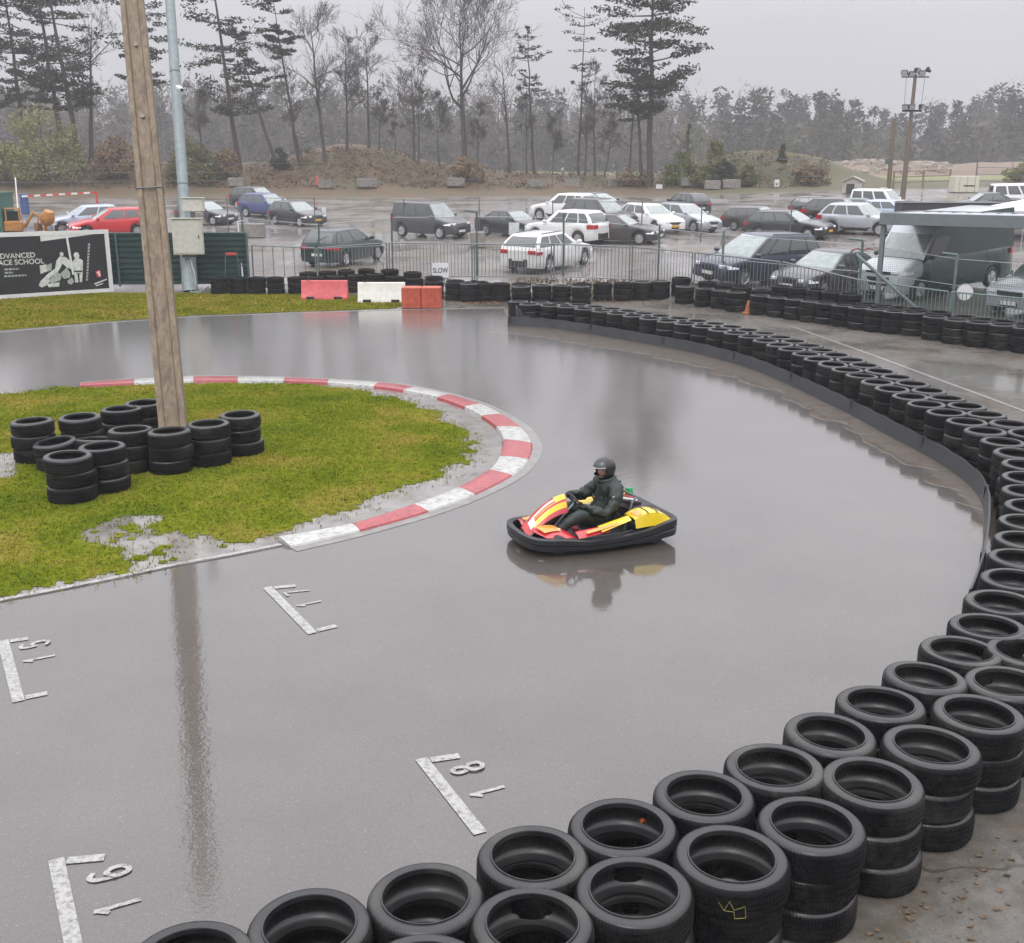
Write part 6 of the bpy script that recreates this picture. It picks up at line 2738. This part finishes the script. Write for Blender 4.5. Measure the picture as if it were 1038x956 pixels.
def tree_root(name, px, py, label, cat, group=None):
    b = G(px, py)
    if b.y > 112:
        Y_ = 103.0
        d_ = ray(px, py)
        b = Vector((d_.x / d_.y * Y_, Y_, 0))
        b.z = terrain(b.x, b.y) - .1
    return b, empty(name, b, 0, label, cat, group)


_d = depth


def bare(px, py, top, label, seed, spread=.5, r=.16, lean=0.0, first=.35, depth=4, nk=(9, 5, 5, 4), up=.25, ln0=.42, name='bare_tree', wig=.05):
    rng = random.Random(seed)
    b, root = tree_root(name, px, py, label, 'tree', 'bare trees along the bank')
    s_ = FPX / _d(b) * .965
    H = (py - top) / s_
    mb = MB()
    twig_tree(mb, (0, 0, -.2), H, r, rng, spread, first, depth, (lean / s_, 0), wig, nk, up, ln0)
    mb.build('branches', M['bark'], root, 60)
    return root




def pine(px, py, top, label, seed, crown0=.35, spread=2.6, r=.24, lean=0.0, dense=1.0, layers=16, size=.30, name='pine_tree', shape='wide', mat=None):
    rng = random.Random(seed)
    b, root = tree_root(name, px, py, label, 'tree', 'pines along the bank')
    s_ = FPX / _d(b) * .965
    H = (py - top) / s_
    lx = lean / s_
    tb = MB()
    pts, rad = [], []
    for k in range(11):
        t = k / 10
        pts.append(Vector((lx * t + .06 * rng.uniform(-1, 1), .06 * rng.uniform(-1, 1), -.2 + (H + .2) * t)))
        rad.append(max(.02, r * (1 - .9 * t)))
    tb.tube(pts, rad, 8)
    nb, bb = MB(), MB()
    layers = int(layers * 1.35)
    for L in range(layers):
        t = crown0 + (1 - crown0) * min(.985, (L + rng.uniform(-1.2, 1.6)) / layers)
        t = max(crown0 * .9, t)
        i = min(9, int(t * 10))
        p = pts[i].lerp(pts[i + 1], t * 10 - i)
        w_ = (t - crown0) / (1 - crown0)
        if shape == 'wide':
            wd = spread * (.55 + .55 * math.sin(math.pi * min(1, .15 + w_ * .72))) * (1 if w_ < .8 else .8)
        elif shape == 'cone':
            wd = spread * (1.1 - .85 * w_)
        else:
            wd = spread * (.45 + .65 * w_) * (1 if w_ < .93 else .7)
        if rng.random() < .12:
            continue
        k = rng.randint(1, 4)
        a0 = rng.uniform(0, 6.28)
        for c in range(k):
            a = a0 + 6.28 * c / k + rng.uniform(-.5, .5)
            ln = wd * rng.uniform(.4, 1.25)
            el = rng.uniform(-.22, .42) if w_ < .75 else rng.uniform(.1, .6)
            P_ = [p]
            for q in range(1, 5):
                P_.append(p + Vector((math.cos(a), math.sin(a), el * (q / 4))) * ln * q / 4 + Vector((0, 0, rng.uniform(-.06, .10))) * ln * .4)
            bb.tube(P_, [max(.02, r * .22 * (1 - .2 * q)) for q in range(5)], 4, cap=False)
            m = max(2, int(4.2 * dense))
            for q in range(m):
                tt_ = .42 + .62 * (q + rng.random()) / m
                i2 = min(3, int(min(.999, tt_) * 4))
                pp_ = P_[i2].lerp(P_[i2 + 1], min(1.0, tt_ * 4 - i2))
                sc_ = wd * rng.uniform(.16, .27)
                clump(nb, (pp_.x, pp_.y, pp_.z + .08), sc_ * 1.2, sc_ * 1.2, sc_ * .36, int(34 * dense), size * .52, rng)
    tb.build('trunk', M['pinebark'], root, 60)
    bb.build('branches', M['pinebark'], root, 60)
    nb.build('crown', mat or M['needle'], root)
    return root


# the bank's trees, left to right
pine(66, 166, -60, 'large dark pine at the far left with two leaning neighbours', 1, .22, 3.6, .26, -14, 1.15, 20)
pine(82, 168, -52, 'tall dark pine behind the yellow-green bush on the left', 2, .25, 3.0, .26, -20, 1.0, 18)
pine(28, 160, -40, 'dark pine standing at the left edge of the photo', 3, .25, 3.2, .24, -6, 1.1, 16)
bare(92, 160, 30, 'crooked dark bare tree between the far-left pines and the pole', 4, .75, .22, 14, .38, 4, (8, 4, 3, 3), .35)
pine(145, 165, -30, 'pine partly hidden behind the leaning pole', 5, .35, 2.4, .2, 10, .9, 13)
pine(243, 171, -40, 'broad open pine just right of the blue-grey post', 6, .22, 3.7, .24, -18, 1.0, 17)
pine(281, 170, 42, 'slanting thin pine leaning left above the bank', 7, .55, 1.9, .18, -34, .8, 7)
pine(304, 168, 12, 'tall pine with a round tuft of needles left of the bare trees', 8, .55, 1.7, .17, -18, .9, 10)
bare(330, 167, 28, 'forked bare tree with a wide fan of twigs right of the tufted pine', 9, .62, .19, -8, .34, 4, (11, 5, 4, 4), .24)
bare(309, 168, 82, 'thin bare tree leaning left below the forked tree', 10, .4, .11, -22)
bare(352, 152, 52, 'straight bare tree on top of the brown mound', 11, .55, .14, 2, .35, 4, (10, 5, 4, 4), .22)
bare(374, 150, 46, 'bare tree with feathery twigs right of the mound top', 12, .62, .14, 2, .35, 4, (11, 5, 4, 4), .24)
bare(384, 152, 100, 'small bare sapling on the mound', 13, .5, .07, 4)
bare(401, 156, 112, 'short bare stem on the mound slope', 14, .3, .06, 0)
bare(420, 158, 66, 'double-stemmed bare tree left of the big oak', 15, .6, .13, -3, .35, 4, (10, 5, 4, 4), .22)
bare(424, 158, 82, 'second stem tree touching the double-stemmed bare tree', 16, .5, .1, 4)
bare(445, 160, 92, 'faint thin bare tree beside the big oak', 17, .45, .08, -3)
# big oak
bare(472, 172, 34, 'big bare oak with long spreading limbs in the middle', 18, 1.15, .30, -4, .42, 5, (13, 5, 4, 3, 3), .18, .42, wig=.05)
bare(517, 168, 60, 'crooked bare tree right of the big oak', 19, .7, .15, -6, .4, 4, (7, 4, 3, 3), .3)
pine(541, 168, 34, 'slim pine with sparse tufted top right of the crooked tree', 20, .55, 1.5, .15, -7, .55, 9, .22)
bare(534, 168, 78, 'thin bare companion stem of the slim pine', 21, .35, .10, 0)
pine(586, 172, 18, 'thin reddish pine with a flat sparse top left of the big pine', 22, .48, 2.1, .13, 4, .55, 12, .22, shape='top')
bare(593, 172, 82, 'thin bare tree beside the reddish pine', 23, .35, .09, 1)
bare(603, 172, 70, 'slender bare tree with upright twigs left of the big pine', 24, .4, .12, -1)
bare(612, 172, 107, 'leaning bare stem below the big pine', 25, .35, .09, 12)
bare(638, 184, 88, 'bare tree directly left of the big pine trunk', 26, .6, .12, 2, .35, 4, (8, 3, 3), .1)
pine(658, 190, -30, 'biggest pine with layered dark crown above the car park', 27, .30, 3.9, .32, -3, 1.35, 19, .32)
pine(651, 189, 60, 'second trunk pine close beside the biggest pine', 28, .45, 2.2, .2, -10, .9, 8, .3)
bare(697, 162, 124, 'small forked bare tree right of the biggest pine', 29, .55, .09, 0, .25, 4, (9, 4, 3), .7)
bare(484, 166, 108, 'thin grey bare tree just right of the big oak trunk', 31, .5, .08, 3)
bare(560, 168, 112, 'small bare tree between the slim pine and the reddish pine', 32, .5, .07, 3)
bare(206, 168, 96, 'thin bare tree behind the blue-grey post', 33, .5, .09, -3)


# bushes
def bush(px, py, wpx, hpx, label, seed, mat, name='bush', dens=1.0, leaf=.16, conic=False, twigs=True):
    rng = random.Random(seed)
    b, root = tree_root(name, px, py, label, 'bush', 'bushes on the bank')
    s_ = FPX / _d(b)
    w_, h_ = wpx / s_, hpx / s_
    nb = MB()
    k = int(44 * dens)
    for _ in range(k):
        a = rng.uniform(0, 6.28)
        t = rng.random()
        rr_ = math.sqrt(rng.random()) * .5 * w_
        if conic:
            rr_ *= 1.05 - t
            z = t * h_ * .92
        else:
            z = h_ * (.12 + .80 * t) * math.sqrt(max(.05, 1 - (rr_ / (.5 * w_)) ** 2 * .8))
        clump(nb, (rr_ * math.cos(a), rr_ * math.sin(a) * .8, z), w_ * .15, w_ * .15, h_ * .13, int(95 * dens), leaf * .8, rng)
    nb.build('foliage', mat, root)
    mb = MB()
    for _ in range(7):
        a = rng.uniform(0, 6.28)
        mb.tube([(0, 0, -.1), (math.cos(a) * w_ * .15, math.sin(a) * w_ * .12, h_ * .4), (math.cos(a) * w_ * .32, math.sin(a) * w_ * .25, h_ * .85)], [.05, .035, .012], 4, cap=False)
    mb.build('stems', M['bark'], root)
    return root


L_yg = m_leaf('spring_leaves', (.17, .175, .06), (.27, .26, .11))
L_ol = m_leaf('olive_leaves', (.10, .105, .035), (.17, .16, .065))
L_dk = m_leaf('dark_evergreen', (.035, .045, .028), (.065, .078, .045))
L_br = m_leaf('brown_leaves', (.17, .11, .06), (.25, .175, .09))
L_gr = m_leaf('fresh_green_leaves', (.11, .14, .03), (.19, .20, .055))
bush(46, 184, 80, 76, 'large round yellow-green bush at the left', 41, L_yg, dens=1.5, leaf=.15)
bush(8, 186, 40, 50, 'olive bush at the left edge of the photo', 42, L_yg, dens=1.0, leaf=.15)
bush(118, 184, 46, 44, 'straw-coloured bush left of the leaning pole', 43, L_br, dens=1.0)
bush(196, 186, 46, 48, 'green bush behind the blue-grey post', 44, L_ol, dens=1.1)
bush(230, 180, 30, 30, 'low brownish bush at the foot of the open pine', 45, L_br, dens=.8)
bush(284, 172, 18, 22, 'small dark bush at the foot of the slanting pine', 46, L_dk, dens=.7)
bush(472, 184, 40, 26, 'brown scrub around the foot of the big oak', 47, L_br, dens=.8)
bush(690, 186, 32, 34, 'bright green bush right of the biggest pine', 48, L_gr, dens=1.0)
bush(722, 186, 44, 30, 'broad olive bush on the right-hand mound', 49, L_ol, dens=1.0)
bush(733, 190, 22, 28, 'dark evergreen bush at the foot of the right-hand mound', 50, L_dk, dens=.9)
bush(756, 189, 20, 22, 'second dark evergreen bush at the foot of the right-hand mound', 51, L_ol, dens=.8)
bush(793, 164, 10, 17, 'small pointed dark conifer on the mound shoulder', 52, L_dk, dens=.7, conic=True, leaf=.12)
bush(726, 160, 16, 24, 'thin yellowish sapling bush on top of the right-hand mound', 53, L_yg, dens=.5)
bush(1034, 186, 34, 24, 'olive bush at the right edge behind the white van', 54, L_yg, dens=.8)
bush(820, 186, 34, 20, 'brown scrub right of the right-hand mound', 55, L_br, dens=.7)
bush(640, 189, 40, 18, 'reddish brown scrub left of the biggest pine foot', 56, L_br, dens=.7)

# low scrub over the bank
rs_ = random.Random(77)
sb = MB()
for _ in range(3000):
    px, py = rs_.uniform(-10, 840), rs_.uniform(150, 192)
    q = G(px, py)
    if not (90 < q.y < 116):
        continue
    h_ = rs_.uniform(.15, .6)
    clump(sb, (q.x, q.y, q.z + h_ * .4), h_ * 1.3, h_ * 1.3, h_ * .5, 14, .06 + .06 * h_, rs_)
so_ = sb.build('scrub', m_leaf('dead_bracken', (.075, .047, .026), (.125, .088, .047), .25))
tag(so_, 'brown bracken and scrub covering the bank', 'scrub', kind='stuff')

# far wood: masses of grey bare crowns and dark conifers beyond the field
rs_ = random.Random(99)
fw, fc_, ft = MB(), MB(), MB()
L_fw = m_leaf('far_bare_twigs', (.070, .055, .050), (.098, .078, .072), .05)
L_fc = m_leaf('far_conifers', (.034, .038, .032), (.052, .056, .044), .05)
L_fg = m_leaf('far_spring_wood', (.085, .085, .035), (.14, .13, .055), .05)
fg = MB()
TOPL = [(-120, 90), (0, 88), (90, 86), (200, 84), (330, 80), (430, 88), (560, 92), (700, 92), (830, 92), (868, 106), (900, 108), (940, 100), (985, 88), (1040, 78), (1200, 66)]
for k in range(1150):
    px = rs_.uniform(-330, 1330)
    Y = rs_.uniform(215, 300)
    x = (px - CX) / FPX * Y * 1.0
    gz = terrain(x, Y)
    top_py = interp(px, TOPL) + rs_.uniform(10, 32)
    zt = CAMH - (top_py - 178) / FPX * Y * 1.06
    h_ = max(4, zt - gz)
    conif = rs_.random() < (.62 if px > 690 else .28)
    mb = fc_ if conif else (fg if rs_.random() < (.5 if px > 690 else .10) else fw)
    if mb is fg:
        h_ *= .65
    wd = h_ * (.17 if conif else .30)
    for j in range(13 if conif else 11):
        t = rs_.random()
        z = gz + h_ * ((.25 + .75 * t) if conif else (.12 + .86 * t))
        rr_ = wd * ((1.1 - .95 * t) if conif else .8 * math.sqrt(max(.1, 1 - (2 * t - 1) ** 2)))
        a = rs_.uniform(0, 6.28)
        c_ = (x + rr_ * math.cos(a) * .7, Y + rr_ * math.sin(a) * .7, z)
        if conif:
            clump(mb, c_, wd * .5, wd * .5, h_ * .06, 14, .55, rs_)
        else:
            for _ in range(9):
                d_ = Vector((rs_.uniform(-1, 1), rs_.uniform(-1, 1), rs_.uniform(.1, 1.5))).normalized()
                p_ = Vector(c_) + Vector((rs_.uniform(-1, 1), rs_.uniform(-1, 1), rs_.uniform(-1, 1))) * wd * .5
                u_ = d_.orthogonal().normalized() * .09
                e_ = d_ * rs_.uniform(1.0, 2.4)
                mb.add([p_ - u_, p_ + u_, p_ + e_], [(0, 1, 2)])
    ft.tube([(x, Y, gz - .5), (x, Y, gz + h_ * .9)], [.20, .05], 4, cap=False)
# a close dark understorey closes the foot of the wood
for k in range(3000):
    px = rs_.uniform(-330, 1330)
    Y = rs_.uniform(225, 305)
    x = (px - CX) / FPX * Y
    gz = terrain(x, Y)
    zt = CAMH - (interp(px, TOPL) + 40 - 178) / FPX * Y * 1.06
    clump(fw, (x, Y, gz + rs_.random() ** 1.2 * max(3, zt - gz) * .95), 3.0, 3.0, 2.2, 14, 1.0, rs_)
fo = MB()
for o_, m_ in ((fw, L_fw), (fc_, L_fc), (fg, L_fg), (ft, M['bark'])):
    pass
allm = MB()
for idx, o_ in enumerate((fw, fc_, fg, ft)):
    k = len(allm.v)
    allm.v += o_.v
    allm.f += [tuple(i + k for i in f) for f in o_.f]
    allm.m += [idx] * len(o_.f)
wo = allm.build('far_wood', [L_fw, L_fc, L_fg, M['bark']])
tag(wo, 'distant hazy wood of bare trees and conifers along the horizon', 'wood', kind='stuff')

# rubble bank at the edge of the field
rs_ = random.Random(31)
rbm = MB()
for k in range(420):
    px, py = rs_.uniform(785, 945), rs_.uniform(150, 167)
    Y = 160 + rs_.uniform(0, 26)
    x = (px - CX) / FPX * Y
    t = (Y - 160) / 26
    z = terrain(x, Y) + 2.8 * math.sin(math.pi * min(1, t * .9 + .05)) * (.6 + .4 * noise.noise(Vector((x * .1, 0, 0))))
    s_ = rs_.uniform(.25, .9)
    rot = Matrix.Rotation(rs_.uniform(0, 3), 3, 'Z') @ Matrix.Rotation(rs_.uniform(-.6, .6), 3, 'X')
    rbm.box((x, Y, z), (s_ * 1.5, s_, s_ * .7), rot, taper=.75)
ro_ = rbm.build('rubble', plain('pale_rubble', (.24, .20, .165), .8, var=.35, scale=.3))
tag(ro_, 'bank of pale rubble at the far edge of the field', 'rubble', kind='stuff')
hm2 = MB()
hm2.grid(lambda u, v: Vector((38 + 48 * u, 158 + 30 * v, terrain(38 + 48 * u, 158 + 30 * v) - .3 + 2.7 * math.sin(math.pi * v) * min(1, 6 * u, 6 * (1 - u)) * (.75 + .25 * noise.noise(Vector((u * 9, v * 4, 0)))))), 40, 14)
h2 = hm2.build('rubble_bank', plain('brown_spoil', (.16, .115, .08), .85, var=.35, scale=.2), None, 180)
tag(h2, 'brown spoil heap under the rubble', kind='structure')
# cover of the wet earthy strip at the foot of the far barrier
rs_ = random.Random(8)
lv_ = MB()
for k in range(2600):
    t = rs_.random()
    i = rs_.randrange(len(fb) - 1)
    p = fb[i].lerp(fb[i + 1], rs_.random())
    d_ = abs(rs_.gauss(.5, .45))
    nn = (fb[i + 1] - fb[i]).normalized()
    x, y = p.x - nn.y * -(-d_), p.y - d_ * .9
    if inside(x, y, ver) or inside(x, y, tr):
        continue
    z = terrain(x, y) + .008
    a = rs_.uniform(0, 6.28)
    s_ = rs_.uniform(.02, .055)
    lv_.add([(x + s_ * math.cos(a + q), y + s_ * math.sin(a + q), z + .012 * (q % 2)) for q in (0, 1.57, 3.14, 4.71)], [(0, 1, 2, 3)])
lo_ = lv_.build('fallen_leaves', plain('fallen_leaf_brown', (.15, .075, .03), .6, var=.4, scale=3))
tag(lo_, 'wet brown leaves and dirt at the foot of the far tyres', 'leaves', kind='stuff')

# jacket details and kart decals
MB().box((-.165, .10, .56), (.02, .10, .035), Matrix.Rotation(R(-18), 3, 'Y'), bev=.006).build('pocket_flap', JK, drv, 40)
MB().box((-.165, -.10, .56), (.02, .10, .035), Matrix.Rotation(R(-18), 3, 'Y'), bev=.006).build('pocket_flap', JK, drv, 40)
for sg in (1, -1):
    MB().grid(lambda u, v: fair(.10 + .12 * u, sg * (.2 + .6 * v), .008), 4, 4).build('nose_sticker', KW, kart, 60)
    MB().grid(lambda u, v: cover(.70 + .14 * u, .12 + .3 * v) + Vector((0, sg * .005 - (0 if sg < 0 else 0), .006)), 4, 4) if False else None
    MB().box((.44, sg * .50, .19), (.18, .10, .02), Matrix.Rotation(R(-8), 3, 'Y'), bev=.006).build('brake_cover', KD, kart, 40)
    MB().tube([(.30, sg * .52, .16), (-.10, sg * .575, .17), (-.40, sg * .57, .22)], .017, 6).build('side_bar', KD, kart, 40)
MB().tube([(-.60, .30, .30), (-.85, .34, .30), (-1.0, .33, .26)], .035, 10).build('exhaust', M['steel'], kart, 40)
MB().lathe([(.045, 0), (.05, .02), (.05, .05), (.03, .06)], 14).build('fuel_cap', KR, kart, 40).location = (.18, .02, .12)

# litter on the paddock side of the near tyres
rs_ = random.Random(18)
lv_ = MB()
for k in range(1800):
    i = rs_.randrange(0, 20)
    p = out_[i].lerp(out_[i + 1], rs_.random())
    t_ = (out_[i + 1] - out_[i]).normalized()
    d_ = .36 + abs(rs_.gauss(0, .55))
    x, y = p.x + t_.y * d_, p.y - t_.x * d_
    a = rs_.uniform(0, 6.28)
    s_ = rs_.choice([.003, .004, .005, .006, .008, .012, .018])
    lv_.add([(x + s_ * (1 + .6 * (q % 2)) * math.cos(a + q), y + s_ * math.sin(a + q), .004 + .006 * (q % 2)) for q in (0, 1.57, 3.14, 4.71)], [(0, 1, 2, 3)])
lo_ = lv_.build('litter', plain('dead_leaf_bits', (.10, .062, .032), .6, var=.6, scale=4))
tag(lo_, 'bits of leaf and grit on the wet ground beside the near tyres', 'leaf litter', kind='stuff')
